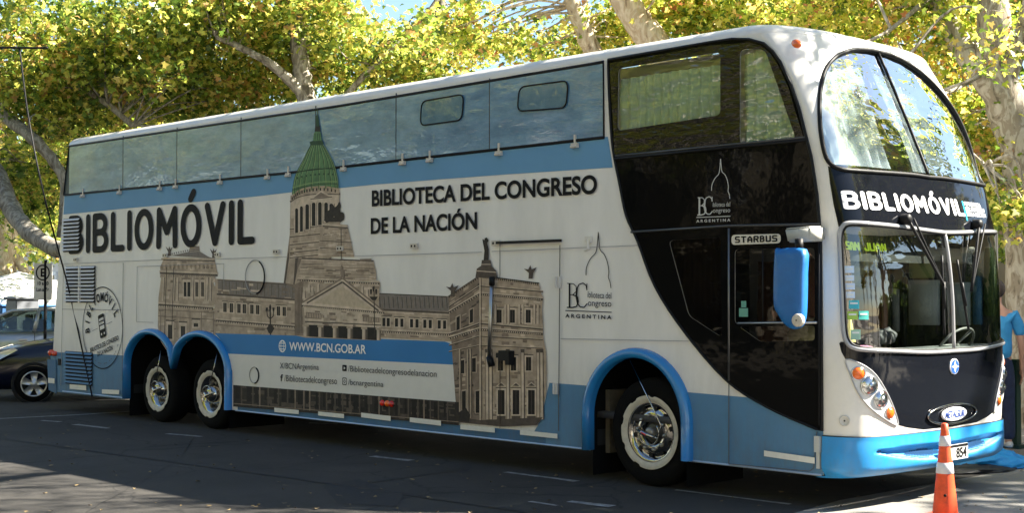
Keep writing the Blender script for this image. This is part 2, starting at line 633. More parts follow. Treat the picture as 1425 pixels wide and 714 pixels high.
# ---- side outline, arches, windows
def rear_x(z):
    return float(np.interp(z, [.3, .6, 1.5, 2.6, 3.6, 4.0], [-13.62, -13.66, -13.58, -13.42, -13.26, -13.17]))
def arc(cx, cz, rx, rz, a0, a1, n=20):
    return [(cx + rx * math.cos(a0 + (a1 - a0) * i / n), cz + rz * math.sin(a0 + (a1 - a0) * i / n)) for i in range(n + 1)]
pi = math.pi
ZB = Z0
WZ = [(-1.88, .50, .50), (-9.31, .455, .455), (-10.62, .455, .455)]   # wheels: x, z, tyre radius
# front arch (inner edge)
def arch_loop(g):
    """front arch outline grown by g"""
    cx = (S(825, 590)[0] + S(953, 600)[0]) / 2
    hw = (S(953, 600)[0] - S(825, 590)[0]) / 2 + g
    zc = .62
    zt = S(876, 498)[1] + g
    return [(cx + hw, ZB)] + arc(cx, zc, hw, zt - zc, 0, pi, 28) + [(cx - hw, ZB)]
def rear_loop(g):
    xr = S(318, 545)[0]; xl = S(180, 540)[0]
    xv, zv = S(243.8, 514)
    top = S(286, 469)[1]
    r1 = (xr - xv) / 2; c1 = (xr + xv) / 2; r2 = (xv - xl) / 2; c2 = (xl + xv) / 2
    zc = .75
    out = [(xr + g, ZB), (xr + g, zc)]
    out += arc(c1, zc, r1 + g, top + g - zc, 0.05, pi * .80, 20)
    out += [(xv, zv + g * 1.3)]
    out += arc(c2, zc, r2 + g, top + g - zc, pi * .20, pi - .05, 20)
    out += [(xl - g, zc), (xl - g, ZB)]
    return out
fa_in, fa_out = arch_loop(0), arch_loop(.095)
ra_in, ra_out = rear_loop(0), rear_loop(.085)
# windows in the black section
def SP(l): return [S(*p) for p in l]
def roundpoly(P, r, k=4):
    out = []
    n = len(P)
    for i in range(n):
        a, b, c = Vector(P[i - 1]), Vector(P[i]), Vector(P[(i + 1) % n])
        d1 = (a - b); d2 = (c - b)
        rr = min(r, d1.length * .45, d2.length * .45)
        p, q = b + d1.normalized() * rr, b + d2.normalized() * rr
        for j in range(k + 1):
            t = j / k
            out.append(tuple(p * (1 - t) ** 2 + b * 2 * t * (1 - t) + q * t * t))
    return out
win1 = roundpoly(SP([(862, 95), (1004, 72), (1004, 160), (861, 182)]), .05)
win2 = roundpoly(SP([(1031, 68), (1066, 68), (1110, 196), (1031, 203)]), .07)
doorwin = roundpoly(SP([(1024, 347), (1136, 345), (1136, 448), (1024, 451)]), .04)
doorwin2 = roundpoly(SP([(1030, 455), (1136, 453), (1136, 474), (1060, 476)]), .03)
wing = roundpoly(SP([(932, 335), (1004, 330), (1006, 470), (960, 440)]), .05)

outline = [(rear_x(z), z) for z in (.42, .6, 1.0, 1.5, 2.0, 2.6, 3.2, 3.6, 4.0)]
outline += [(xs_(z), z) for z in np.linspace(4.0, Z0, 60)]
outline += fa_in + ra_in + [(-13.3, Z0)]
side_piece("side_wall", [outline, win1[::-1], win2[::-1], doorwin[::-1], doorwin2[::-1], wing[::-1]], WHITE, 0)
# far side wall
bm = bmesh.new()
bv = [bm.verts.new((x, BW, z)) for x, z in outline]
vs, fs = mesh2d([outline])
for f in fs:
    bm.faces.new([bv[i] for i in f])
bmobj("far_side_wall", bm, WHITE, bus)
# rear panel, curved a little
bm = bmesh.new()
rows = []
for z in (.42, .6, 1.0, 1.5, 2.0, 2.6, 3.2, 3.6, 4.0):
    rows.append([bm.verts.new((rear_x(z) - .16 * (1 - abs(2 * k / 12 - 1) ** 3.5), BW * k / 12, z)) for k in range(13)])
for A, B in zip(rows, rows[1:]):
    for k in range(12):
        bm.faces.new((A[k], B[k], B[k + 1], A[k + 1]))
bmobj("rear_panel", bm, CREAM, bus, True)
# roof: rounded shoulders, then nearly flat with a slight camber
per = [(rear_x(4.0) - .16 * (1 - abs(2 * k / 12 - 1) ** 3.5), BW * (1 - k / 12), 'r') for k in range(13)]
xsd = np.linspace(rear_x(4.0), xs_(4.0), 42)[1:]
per += [(x, 0.0, 's') for x in xsd]
per += [(*front_pt(s, 4.0)[:2], 'f') for s in np.linspace(0, 1, 50)[1:]]
per += [(x, BW, 's') for x in xsd[::-1][1:]]
bm = bmesh.new()
rings = []
cxr = -6.9
for k in range(9):
    ph = k / 8 * pi / 2
    ins = 1 - math.cos(ph)
    ring = []
    for x, y, t in per:
        yy = YC + (y - YC) * (1 - .20 * ins / YC)
        xf = xs_(4.0)
        if x > xf - .9:
            w_ = min(1, (x - (xf - .9)) / .9)
            xx = x - ins * (.34 * w_ ** 1.5)
        elif t == 'r':
            xx = x + ins * .15
        else:
            xx = x
        ring.append(bm.verts.new((xx, yy, 4.0 + .115 * math.sin(ph))))
    rings.append(ring)
for q in (.85, .6, .3, .02):
    ring = []
    for v in rings[8]:
        x, y = v.co.x, v.co.y
        xx = max(-13.1 + (1 - q) * .5, min(-.5 - (1 - q) * 1.0, x)) if q < .8 else x * .99 - .05
        ring.append(bm.verts.new((xx, YC + (y - YC) * q, 4.115 + .05 * (1 - q * q))))
    rings.append(ring)
for A, B in zip(rings, rings[1:]):
    n = len(A)
    for k in range(n):
        bm.faces.new((A[k], B[k], B[(k + 1) % n], A[(k + 1) % n]))
bmobj("roof", bm, CREAM, bus, True)

# ---- front skin with openings for both windscreens
def close_c(half):
    """left half outline from bottom centre to top centre -> closed symmetric loop"""
    return half + mirror(half)[1:-1] if abs(half[0][0] - .5) < 1e-3 else half + mirror(half)
up_px = [(1268, 243.5), (1220, 240), (1185, 237.5), (1170, 235.5), (1157, 229.3), (1148.5, 216), (1143, 190), (1140.3, 160), (1141, 126), (1148, 98), (1163, 79), (1186, 69.5), (1207, 69.5)]
uph = [F(*p) for p in up_px]
uph = [(.5, uph[0][1] - .005)] + uph + [(.5, 3.955)]
uph = smooth_path(uph, 4)
upper = uph + mirror(uph)[1:-1]
lo_px = [(1290, 490.5), (1249, 489), (1210, 487.5), (1190, 485), (1179, 477), (1174, 458), (1171.5, 404), (1169, 349), (1168.5, 328), (1172, 316), (1182, 310.5), (1215, 312), (1250, 315.5), (1290, 321)]
loh = [F(*p) for p in lo_px]
loh = [(.5, loh[0][1])] + loh + [(.5, loh[-1][1] - .01)]
loh = smooth_path(loh, 4)
lower = loh + mirror(loh)[1:-1]
def unit_rect(s0, s1, z0, z1, n=2):
    return [(s0, z0), (s1, z0), (s1, z1), (s0, z1)]
zb_top = F(1210, 609.3)[1]           # bumper top edge
front_piece("front_shell", [unit_rect(0, 1, zb_top, 3.999), upper, lower], CREAM, 0)
GLW = glass_mat("windscreen_glass", (.80, .86, .84), .0, 1.52, wave=.005, wscale=2.2, boost=3.0)
GLU = glass_mat("upper_windscreen_glass", (.80, .86, .84), .0, 1.52, wave=.012, wscale=2.2, boost=7.0)
up_gl = front_piece("upper_windscreen", [upper], GLU, -.012)
lo_gl = front_piece("lower_windscreen", [lower], GLW, -.012)
def on_front(loop, off=0.0):
    return [front_pt(s, z, off) for s, z in loop]
bm = bmesh.new(); add_tube(bm, on_front(upper, .006), .019, 8, True)
bmobj("gasket", bm, RUBBER, up_gl, True)
bm = bmesh.new(); add_tube(bm, on_front(lower, .006), .020, 8, True)
bmobj("gasket", bm, mat("grey_gasket", (.30, .30, .31), .25, coat=.6), lo_gl, True)
def shrink(loop, f):
    cs = sum(p[0] for p in loop) / len(loop); cz = sum(p[1] for p in loop) / len(loop)
    return [(cs + (s - cs) * f[0], cz + (z - cz) * f[1]) for s, z in loop]
bm = bmesh.new(); add_tube(bm, on_front(shrink(lower, (.985, .972)), .008), .012, 6, True)
bmobj("gasket", bm, RUBBER, lo_gl, True)
zu0 = uph[0][1]
bm = bmesh.new(); add_tube(bm, [front_pt(.5, z, .004) for z in np.linspace(zu0, 3.94, 20)], .015, 8)
bmobj("centre_bar", bm, RUBBER, up_gl, True)
zl0, zl1 = loh[0][1], loh[-1][1]
bm = bmesh.new(); add_tube(bm, [front_pt(.5, z, .004) for z in np.linspace(zl0, zl1, 12)], .016, 8)
bmobj("centre_bar", bm, mat("grey_gasket", (.1, .1, .1)), lo_gl, True)

# ---- black band between the windscreens
band_l = [F(*p) for p in [(1150, 230), (1156, 262), (1162, 290), (1167, 318)]]
zt_ = zu0 + .02; zb_ = zl1 - .005
bandl = [(band_l[0][0] - .004, zt_ + .10), (band_l[1][0], band_l[1][1]), (band_l[2][0], band_l[2][1]), (lower[0][0], zb_)]
sL = [F(1150, 222)[0], F(1155, 255)[0], F(1160, 285)[0], F(1167, 316)[0]]
zL = [F(1150, 222)[1], F(1155, 255)[1], F(1160, 285)[1], F(1167, 316)[1]]
# the band follows the upper screen's lower edge and the lower screen's upper edge
def lower_edge(loop, s, top=False):
    c = [z for a, z in loop if abs(a - s) < .03]
    return (max(c) if top else min(c)) if c else None
bt = []; bb = []
for s in np.linspace(sL[0], .5, 18):
    z = lower_edge(upper, s) or zL[0]
    bt.append((float(s), z + .012))
for s in np.linspace(max(sL[3], min(p[0] for p in lower) + .012), .5, 18):
    z = lower_edge(lower, s, True) or zL[3]
    bb.append((float(s), z - .012))
half = bb[::-1] + list(zip(sL[::-1], zL[::-1]))[:3][0:0] + [(sL[3], zL[3]), (sL[2], zL[2]), (sL[1], zL[1])] + bt
half = [(.5, half[0][1])] + half[1:-1] + [(.5, half[-1][1])]
front_piece("black_band", [half + mirror(half)[1:-1]], BLACKF, .003)

# ---- black lower panel
lp = [(1168, 478), (1171, 490), (1176.5, 500), (1199, 506.5), (1218.6, 522), (1236, 551.5), (1246, 577), (1249, 591.5), (1262, 595), (1285, 598)]
lph = [F(*p) for p in lp]
zbk = lph[-1][1] - .005
half = [(.5, zbk)] + lph[::-1]
tl = []
for s in np.linspace(lph[0][0] + .004, .5, 24):
    z = lower_edge(lower, s)
    if z is None or s < min(p[0] for p in lower) + .05:
        z = min(lph[0][1], (z or 9) + .06)
    tl.append((float(s), z + .012))
half = half + tl[:-1] + [(.5, zl0 + .012)]
black_low = front_piece("black_front_panel", [half + mirror(half)[1:-1]], BLACKF, .003)

# ---- headlight pods, both sides
POD = mat("headlight_pod", (.62, .62, .62), .22, coat=.8, coatr=.03, bump=.04, bscale=6)
LENS = mat("headlight_lens", (.5, .5, .5), .08, 1.0, bump=.35, bscale=22)
pod_px = [(1177.5, 500.6), (1182.4, 519), (1195, 548.6), (1212.7, 570), (1234.3, 586), (1248, 591.8), (1246, 578), (1236, 552.5), (1218.6, 523), (1199, 507.5)]
pod = smooth_path([F(*p) for p in pod_px], 3, True)
lamps = [(1194, 519.8, 8.2, ORANGE, "turn_signal"), (1209, 537, 11.5, LENS, "headlight_lens"), (1225, 556, 11, LENS, "headlight_lens"), (1236.9, 575, 7.8, ORANGE, "turn_signal")]
for side_ in (0, 1):
    fl_ = (lambda l: l) if side_ == 0 else mirror
    hp = front_piece("headlight", [fl_(pod)], POD, .008, dv=.05)
    bm = bmesh.new(); add_tube(bm, on_front(fl_(pod), .008), .007, 6, True)
    bmobj("bezel", bm, mat("bezel_grey", (.35, .35, .36), .3, coat=.5), hp, True)
    for px, py, r, m_, nm in lamps:
        s, z = F(px, py)
        rw = r / 158.0 * 1.0
        if side_:
            s = 1 - s
        c = front_pt(s, z, 0); c2 = front_pt(s, z, .05)
        nrm = (c2 - c).normalized()
        bm = bmesh.new()
        add_lathe(bm, [(rw * 1.10, .006), (rw * 1.10, .016), (rw, .018), (rw * .96, .012)], 24, 'z')
        R = nrm.to_track_quat('Z', 'Y').to_matrix().to_4x4(); R.translation = c
        bmesh.ops.transform(bm, matrix=R, verts=bm.verts)
        bmobj("lamp_ring", bm, mat("bezel_chrome", (.6, .6, .6), .15, 1), hp, True)
        bm = bmesh.new()
        add_lathe(bm, [(rw * .97, .012), (rw * .8, .024), (rw * .45, .032), (0, .035)], 24, 'z')
        if m_ is LENS:
            add_lathe(bm, [(rw * .38, .034), (rw * .30, .040), (0, .042)], 16, 'z', (rw * .1, 0, 0))
        bmesh.ops.transform(bm, matrix=R, verts=bm.verts)
        bmobj(nm, bm, m_, hp, True)

# ---- bumper: blue skirt under the front with recessed grille
def bump_pt(u, v, h=0.0):
    """u across 0..1, v 0 bottom .. 1 top"""
    zt = zb_top + .002 - .03 * 0
    z = Z0 - .005 + (zt - Z0 + .005) * v
    off = .020 + .010 * math.sin(math.pi * min(1, v * 1.1)) - .05 * max(0, (.25 - v) / .25) ** 2 + h
    # recess
    a = abs(u - .5)
    cz = .47 + .16 * (a / .34) ** 2 if a < .36 else .6
    rz = .22 * max(0, 1 - (a / .36) ** 3)
    if a < .36 and rz > 0:
        d = (v - cz) / rz
        if abs(d) < 1:
            off -= .05 * (1 - abs(d) ** 3)
    return front_pt(u, max(.285, z), off)
bm = bmesh.new()
N1, N2 = 110, 26
g = [[bm.verts.new(bump_pt(i / N1, j / N2)) for i in range(N1 + 1)] for j in range(N2 + 1)]
low = [bm.verts.new(v.co + Vector((-.10, 0, -.02)) if True else v.co) for v in g[0]]
for j in range(N2):
    for i in range(N1):
        bm.faces.new((g[j][i], g[j][i + 1], g[j + 1][i + 1], g[j + 1][i]))
for i in range(N1):
    bm.faces.new((low[i], low[i + 1], g[0][i + 1], g[0][i]))
bumper = bmobj("bumper", bm, BUMPER, bus, True)
# mesh inserts in the recess
GR = mat("bumper_grille_blue", (.004, .055, .16), .6)
for sgn in (-1, 1):
    bm = bmesh.new()
    for i in range(22):
        for j in range(7):
            u = .5 + sgn * (.055 + i * .0078 + (j % 2) * .0039)
            a = abs(u - .5)
            v = .40 + .10 * (a / .34) ** 1 + (j - 3) * .034
            if abs(j - 3) > 3.2 * (1 - ((i - 11) / 11.5) ** 2 * .8):
                continue
            c = bump_pt(u, v, .003); n_ = (bump_pt(u, v, .02) - c).normalized()
            t = (bump_pt(u + .003, v, .003) - c).normalized(); b_ = n_.cross(t)
            ring = [bm.verts.new(c + (t * math.cos(k * pi / 3) + b_ * math.sin(k * pi / 3)) * .0105) for k in range(6)]
            bm.faces.new(ring)
    bmobj("grille_holes", bm, GR, bumper)
    u0 = .5 + sgn * .335
    bm = bmesh.new()
    c = bump_pt(u0, .63, .0); n_ = (bump_pt(u0, .63, .05) - c).normalized()
    add_lathe(bm, [(.030, .0), (.030, .012), (.022, .014), (.018, .006), (0, .006)], 16, 'z')
    R = n_.to_track_quat('Z', 'Y').to_matrix().to_4x4(); R.translation = c
    bmesh.ops.transform(bm, matrix=R, verts=bm.verts)
    bmobj("tow_eye_cover", bm, mat("tow_cover", (.01, .12, .33), .3), bumper, True)
bm = bmesh.new(); add_tube(bm, [front_pt(s, zb_top + .004, .012) for s in np.linspace(0.0, 1, 70)], .007, 6)
bmobj("seam", bm, RUBBER, bumper)

# ---- small fittings on the front
def front_disc(name, px, py, r, prof, m_, parent, n=24, sx=1.0, s=None, z=None):
    if s is None:
        s, z = F(px, py)
    c = front_pt(s, z, 0); nrm = (front_pt(s, z, .05) - c).normalized()
    t = Vector((0, 1, 0)); t = (t - nrm * t.dot(nrm)).normalized(); b_ = nrm.cross(t)
    R = Matrix((t, b_, nrm)).transposed().to_4x4(); R.translation = c
    bm = bmesh.new(); add_lathe(bm, prof, n, 'z')
    for v in bm.verts:
        v.co.x *= sx
    bmesh.ops.transform(bm, matrix=R, verts=bm.verts)
    return bmobj(name, bm, m_, parent, True)
front_disc("cap", 1175.4, 586, 0, [(.045, 0), (.045, .008), (.037, .011), (.034, .006), (0, .008)], mat("cap_cream", (.55, .52, .47), .4), bus)
front_disc("cap", 1175.4, 586, 0, [(.007, .0085), (.005, .013), (0, .013)], LETTER, bus)
front_disc("side_marker", 1108.5, 60.5, 0, [(.045, 0), (.042, .02), (.02, .034), (0, .036)], ORANGE, bus, s=.004, z=3.90, sx=.8) if False else None
bm = bmesh.new()
mk = Vector(on_y(1108.5, 60.5, .02))
add_lathe(bm, [(.030, .01), (.030, -.01), (.022, -.025), (0, -.03)], 20, 'y')
for v in bm.verts: v.co = Vector((v.co.x * 1.9, v.co.y, v.co.z * 1.15))
bmesh.ops.transform(bm, matrix=Matrix.Translation(mk) @ Matrix.Rotation(math.radians(25), 4, 'Y') @ Matrix.Rotation(math.radians(-18), 4, 'Z'), verts=bm.verts)
bmobj("side_marker", bm, ORANGE, bus, True)
# star badge and oval maker's badge on the centre line
zb = F(1323.8, 510.6)[1]
star = front_disc("star_badge", 0, 0, 0, [(.068, .003), (.068, .010), (.062, .013), (0, .013)], mat("badge_white", (.75, .77, .82), .3), bus, s=.5, z=zb, sx=1.15)
front_disc("badge_disc", 0, 0, 0, [(.060, .0145), (0, .0145)], mat("badge_blue", (.02, .09, .42), .2, coat=.8), star, s=.5, z=zb, sx=1.15)
c = front_pt(.5, zb, .0165)
bm = bmesh.new()
ring = []
for k in range(8):
    r = .054 if k % 2 == 0 else .018
    ring.append(bm.verts.new(c + Vector((0, r * math.sin(k * pi / 4) * 1.15, r * math.cos(k * pi / 4)))))
bm.faces.new(ring)
bmobj("star", bm, LWHITE, star)
zm = F(1318.3, 577)[1]
ov = front_disc("maker_badge", 0, 0, 0, [(.060, .008), (.060, .020), (.054, .022), (0, .022)], mat("badge_silver", (.62, .64, .68), .3), bus, s=.5, z=zm, sx=3.6)
s0 = .5; ring = []
for k in range(48):
    a = 2 * pi * k / 48
    ring.append(front_pt(.5 + .135 * math.cos(a), zm + .082 * math.sin(a), .014))
bm = bmesh.new(); add_tube(bm, ring, .010, 6, True)
bmobj("chrome_ring", bm, CHROME, ov, True)

# ---- text helpers
def font_mesh(body, bold=0.0):
    c = bpy.data.curves.new("t", 'FONT')
    c.body = body
    c.size = 1
    c.offset = bold
    o = bpy.data.objects.new("t", c)
    COL.objects.link(o)
    bpy.context.view_layer.update()
    me = bpy.data.meshes.new_from_object(o.evaluated_get(bpy.context.evaluated_depsgraph_get()))
    vs = [(v.co.x, v.co.y) for v in me.vertices]
    fs = [tuple(p.vertices) for p in me.polygons]
    bpy.data.objects.remove(o); bpy.data.curves.remove(c); bpy.data.meshes.remove(me)
    return vs, fs
_cap = max(v[1] for v in font_mesh("H")[0])

def arcp(cx, cy, rx, ry, a0, a1, n=10):
    return [(cx + rx * math.cos(math.radians(a0 + (a1 - a0) * i / n)), cy + ry * math.sin(math.radians(a0 + (a1 - a0) * i / n))) for i in range(n + 1)]
GLY = {
 'B': (.56, [[(.0, 0), (.0, 1), (.28, 1)] + arcp(.28, .76, .24, .24, 90, -90) + [(0, .52)], [(.28, .52)] + arcp(.30, .26, .26, .26, 90, -90) + [(0, 0)]]),
 'I': (.0, [[(0, 0), (0, 1)]]),
 'L': (.44, [[(0, 1), (0, 0), (.44, 0)]]),
 'O': (.64, [arcp(.32, .5, .32, .5, 0, 360, 28)]),
 'Ó': (.64, [arcp(.32, .5, .32, .5, 0, 360, 28), [(.30, 1.24), (.42, 1.42)]]),
 'M': (.70, [[(0, 0), (0.02, 1), (.35, .38), (.68, 1), (.70, 0)]]),
 'V': (.60, [[(0, 1), (.30, 0), (.60, 1)]]),
 'S': (.62, [[(.62, 1), (.1, 1), (0, .9), (0, .6), (.1, .5), (.52, .5), (.62, .4), (.62, .1), (.52, 0), (0, 0)]]),
 'T': (.66, [[(0, 1), (.66, 1)], [(.33, 1), (.33, 0)]]),
 'A': (.62, [[(0, 0), (0, .6), (.31, 1), (.62, .6), (.62, 0)], [(0, .36), (.62, .36)]]),
 'R': (.62, [[(0, 0), (0, 1), (.52, 1), (.62, .9), (.62, .6), (.52, .5), (0, .5)], [(.34, .5), (.62, 0)]]),
 'U': (.62, [[(0, 1), (0, .1), (.1, 0), (.52, 0), (.62, .1), (.62, 1)]]),
 'N': (.62, [[(0, 0), (0, 1), (.62, 0), (.62, 1)]]),
 'J': (.56, [[(0, .2), (.1, 0), (.46, 0), (.56, .1), (.56, 1)]]),
 ' ': (.3, []),
}
def stroke_text(body, w_, gap=.30):
    """heavy rounded letters drawn as strokes; height 1, third coordinate staggers overlapping strokes"""
    vs, fs = [], []
    x = 0; k = [0]
    def z():
        k[0] += 1
        return (k[0] % 40) * .00006
    for ch in body:
        wd, st = GLY[ch]
        for pl in st:
            for a, b in zip(pl, pl[1:]):
                d = np.array(b) - np.array(a); L = np.hypot(*d)
                if L < 1e-6: continue
                n_ = np.array([-d[1], d[0]]) / L * w_ / 2
                h = z(); i = len(vs)
                for q in (np.array(a) - n_, np.array(b) - n_, np.array(b) + n_, np.array(a) + n_):
                    vs.append((x + q[0], q[1], h))
                fs.append((i, i + 1, i + 2, i + 3))
            step = 1 if len(pl) < 12 else 1
            for a in pl[::step]:
                h = z(); i = len(vs)
                for q in range(10):
                    vs.append((x + a[0] + w_ / 2 * math.cos(q * pi / 5), a[1] + w_ / 2 * math.sin(q * pi / 5), h))
                fs.append(tuple(range(i, i + 10)))
        x += wd + gap
    return vs, fs, x - gap

def put_side(name, vs, fs, p00, p10, h, m_, off, parent=bus, xr=None, capn=None, rot=0.0):
    """lay lettering on the side: p00 = start of baseline (x,z), p10 = end of baseline, h = cap height in metres"""
    x0 = min(v[0] for v in vs) if xr is None else xr[0]
    x1 = max(v[0] for v in vs) if xr is None else xr[1]
    sx = (p10[0] - p00[0]) / (x1 - x0); sz = h / (capn or _cap)
    bm = bmesh.new()
    bv = []
    for v in vs:
        u = (v[0] - x0) * sx
        bv.append(bm.verts.new((p00[0] + u, -off - (v[2] if len(v) > 2 else 0), p00[1] + (p10[1] - p00[1]) * (v[0] - x0) / (x1 - x0) + v[1] * sz)))
    for f in fs:
        try: bm.faces.new([bv[i] for i in f])
        except ValueError: pass
    bm.normal_update()
    fl = [f for f in bm.faces if f.normal.y > 0]
    bmesh.ops.reverse_faces(bm, faces=fl)
    return bmobj(name, bm, m_, parent)

def side_text(body, l, r, h_px, m_, bold=0.012, off=.012, name="lettering"):
    """l, r: baseline ends in pixels, h_px: top-of-capital pixel above l"""
    vs, fs = font_mesh(body, bold)
    a, b, t = S(*l), S(*r), S(*h_px)
    return put_side(name, vs, fs, a, b, t[1] - a[1], m_, off)

# big word on the side
sw = .20
vs, fs, W_ = stroke_text("BIBLIOMÓVIL", sw, .325)
a, b = S(99, 349.5), S(352, 334.5)
ht = (S(102, 305)[1] - a[1] + S(345, 281)[1] - b[1]) / 2
bx = put_side("lettering", vs, fs, a, b, ht, LETTER, .012, xr=(0, W_), capn=1)
side_text("BIBLIOTECA DEL CONGRESO", (518.5, 286.5), (832, 268.5), (518.5, 266), LETTER, .030)
side_text("DE LA NACIÓN", (517, 325), (665, 318.2), (517.5, 304.5), LETTER, .030)
side_text("WWW.BCN.GOB.AR", (404, 487.6), (511, 492.6), (404, 476.5), LWHITE, .018, .016)
side_text("X/BCNArgentina", (391, 513), (445, 515.3), (391, 505), LETTER, -.004, .016)
side_text("/Bibliotecadelcongresodelanacion", (486, 517.2), (609, 525), (486, 509), LETTER, -.004, .016)
side_text("/Bibliotecadelcongreso", (397, 530.8), (470.5, 535), (397, 522), LETTER, -.004, .016)
side_text("f", (391.5, 530.4), (395, 530.6), (391.5, 521.6), LETTER, .02, .016)
side_text("/bcnargentina", (486, 535.8), (535, 539), (486, 528), LETTER, -.004, .016)

# front word
vs, fs, W_ = stroke_text("BIBLIOMÓVIL", .23, .36)
fa, fb = F(1177, 287.5), F(1341, 300.5)
ft = F(1175.5, 266.5)
zf = (fa[1] + fb[1]) / 2; hf = ft[1] - fa[1]
def put_front(name, vs, fs, s0, s1, z0, h, m_, off, x0, x1, capn=1.0, parent=bus):
    v2 = [(s0 + (v[0] - x0) / (x1 - x0) * (s1 - s0), z0 + v[1] * h / capn, v[2] * 1.0 if len(v) > 2 else 0) for v in vs]
    bm = conform(v2, fs, lambda u, v, k: front_pt(u, v, off + k), .01, 0, fwant)
    return bmobj(name, bm, m_, parent)
put_front("lettering", vs, fs, fa[0], fb[0], zf, hf, LWHITE, .006, 0, W_)
for k, tx in enumerate(("BIBLIOTECA", "DEL CONGRESO", "DE LA NACIÓN")):
    vs, fs = font_mesh(tx, .035)
    ff = F(1352.5, 283.5 + k * 9.6)
    put_front("lettering", vs, fs, fb[0] + .022, min(.93, fb[0] + .022 + (.115, .135, .135)[k]), zf + hf * (.70 - .37 * k), hf * .27, LWHITE, .006, 0, max(v[0] for v in vs), _cap)
front_piece("cyan_bar", [unit_rect(fb[0] + .010, fb[0] + .0165, zf - .05, zf + hf * 1.02)], mat("cyan_print", (.0, .38, .66), .4), .006)
vs, fs = font_mesh("METALSUR", .02)
vx = max(v[0] for v in vs)
px_ = front_pt(.5, zm, 0).x + .0245
bm = bmesh.new(); bv = [bm.verts.new((px_, YC + (v[0] / vx - .5) * .34, zm + (v[1] / _cap - .5) * .056)) for v in vs]
for f in fs: bm.faces.new([bv[i_] for i_ in f])
bmobj("lettering", bm, mat("badge_navy", (.02, .05, .22), .4), ov)

# ---- side graphics painted as layered flat print
class Print:
    def __init__(self, name, base):
        self.name = name; self.base = base; self.V = []; self.Fc = []; self.mi = []; self.ms = []; self.k = 0
    def poly(self, pts, m_, plane=False):
        P = [tuple(p) for p in pts] if plane else [S(*p) for p in pts]
        vs, fs = mesh2d([P])
        if m_ not in self.ms: self.ms.append(m_)
        y = -(self.base + self.k * .000006)
        self.k += 1
        i0 = len(self.V)
        self.V += [(p[0], y, p[1]) for p in vs]
        for f in fs:
            a, b, c = (vs[f[0]], vs[f[1]], vs[f[2]])
            cr = (b[0] - a[0]) * (c[1] - a[1]) - (b[1] - a[1]) * (c[0] - a[0])
            f = tuple(i0 + i for i in f)
            self.Fc.append(f if cr > 0 else f[::-1]); self.mi.append(self.ms.index(m_))
    def line(self, a, b, w_, m_):
        """w_ in pixels, vertical thickness or horizontal as needed"""
        dx, dy = b[0] - a[0], b[1] - a[1]; L = math.hypot(dx, dy) or 1
        nx, ny = -dy / L * w_ / 2, dx / L * w_ / 2
        self.poly([(a[0] + nx, a[1] + ny), (b[0] + nx, b[1] + ny), (b[0] - nx, b[1] - ny), (a[0] - nx, a[1] - ny)], m_)
    def path(self, pts, w_, m_):
        for a, b in zip(pts, pts[1:]):
            self.line(a, b, w_, m_)
    def quad(self, Q):
        """Q: TL TR BR BL in pixels; returns map from (u,v) in unit square, v down"""
        TL, TR, BR, BL = [np.array(q, float) for q in Q]
        return lambda u, v: tuple((TL * (1 - u) + TR * u) * (1 - v) + (BL * (1 - u) + BR * u) * v)
    def rect(self, f, u0, u1, v0, v1, m_):
        self.poly([f(u0, v0), f(u1, v0), f(u1, v1), f(u0, v1)], m_)
    def build(self, parent=bus):
        me = bpy.data.meshes.new(self.name)
        me.from_pydata(self.V, [], self.Fc)
        for m_ in self.ms: me.materials.append(m_)
        me.polygons.foreach_set('material_index', self.mi)
        me.update()
        return link(self.name, me, parent)

def prn(name, col, var=.12, vs_=9.0, rough=.42):
    return mat("print_" + name, col, .5, var=var, vscale=vs_, spec=.15, detail=10)
B1 = prn("sky_blue", (.13, .30, .49), .05, 1.2)
B2 = prn("banner_blue", (.035, .19, .45), .05, 1.5)
B3 = prn("panel_blue", (.095, .22, .37), .10, 1.2)
B3d = prn("panel_blue_deep", (.05, .15, .29), .12, 1.6)
for m_ in (B3, B3d): road_grime(m_, .5, .25, .95)
BL = prn("banner_white", (.68, .66, .62), .03)
T1 = prn("stone", (.41, .32, .24), .30, 7)
T2 = prn("stone_light", (.56, .45, .345), .26, 7)
T3 = prn("stone_shade", (.225, .17, .13), .3, 8)
T4 = prn("stone_dark", (.095, .074, .060), .25, 14)
T5 = prn("stone_deep", (.035, .029, .025), .3, 20)
TW = prn("window_dark", (.018, .015, .014), .3, 20)
G1 = prn("dome_green", (.105, .21, .095), .25, 16)
G2 = prn("dome_green_light", (.22, .33, .14), .2, 16)
G3 = prn("dome_green_dark", (.035, .075, .042), .25, 16)
RF = prn("slate", (.20, .17, .15), .2, 18)

lower_strip = Print("side_stripes", .003)
# stripe under the window band
lower_strip.poly([(90, 270), (402, 240), (846, 190), (848, 200), (853, 233), (700, 243), (600, 250.5), (520, 257), (475, 261.5), (406, 267.5), (350, 274), (250, 283), (88.5, 298.5)], B1)
# lower blue, rear
lower_strip.poly([(70, 490), (171, 495), (176, 495), (172, 530), (172, 556), (73, 545)], B3)
# right of the palace and behind the front arch
cv = smooth_path([(742, 604), (752, 585), (758, 562), (762, 545), (765, 533)], 5)
lower_strip.poly([(738, 617)] + cv + [(765, 533), (818, 537), (812, 560), (811, 625)] , B3)
lower_strip.poly([(955, 546), (1058, 555), (1100, 575), (1146, 599), (1146, 662), (960, 641)], B3)
# strip along the skirt under the palace
lower_strip.poly([(331, 562), (420, 572), (540, 580), (640, 592), (760, 602), (760, 619), (640, 605.8), (331, 571.5)], B3d)
lower_strip.build()

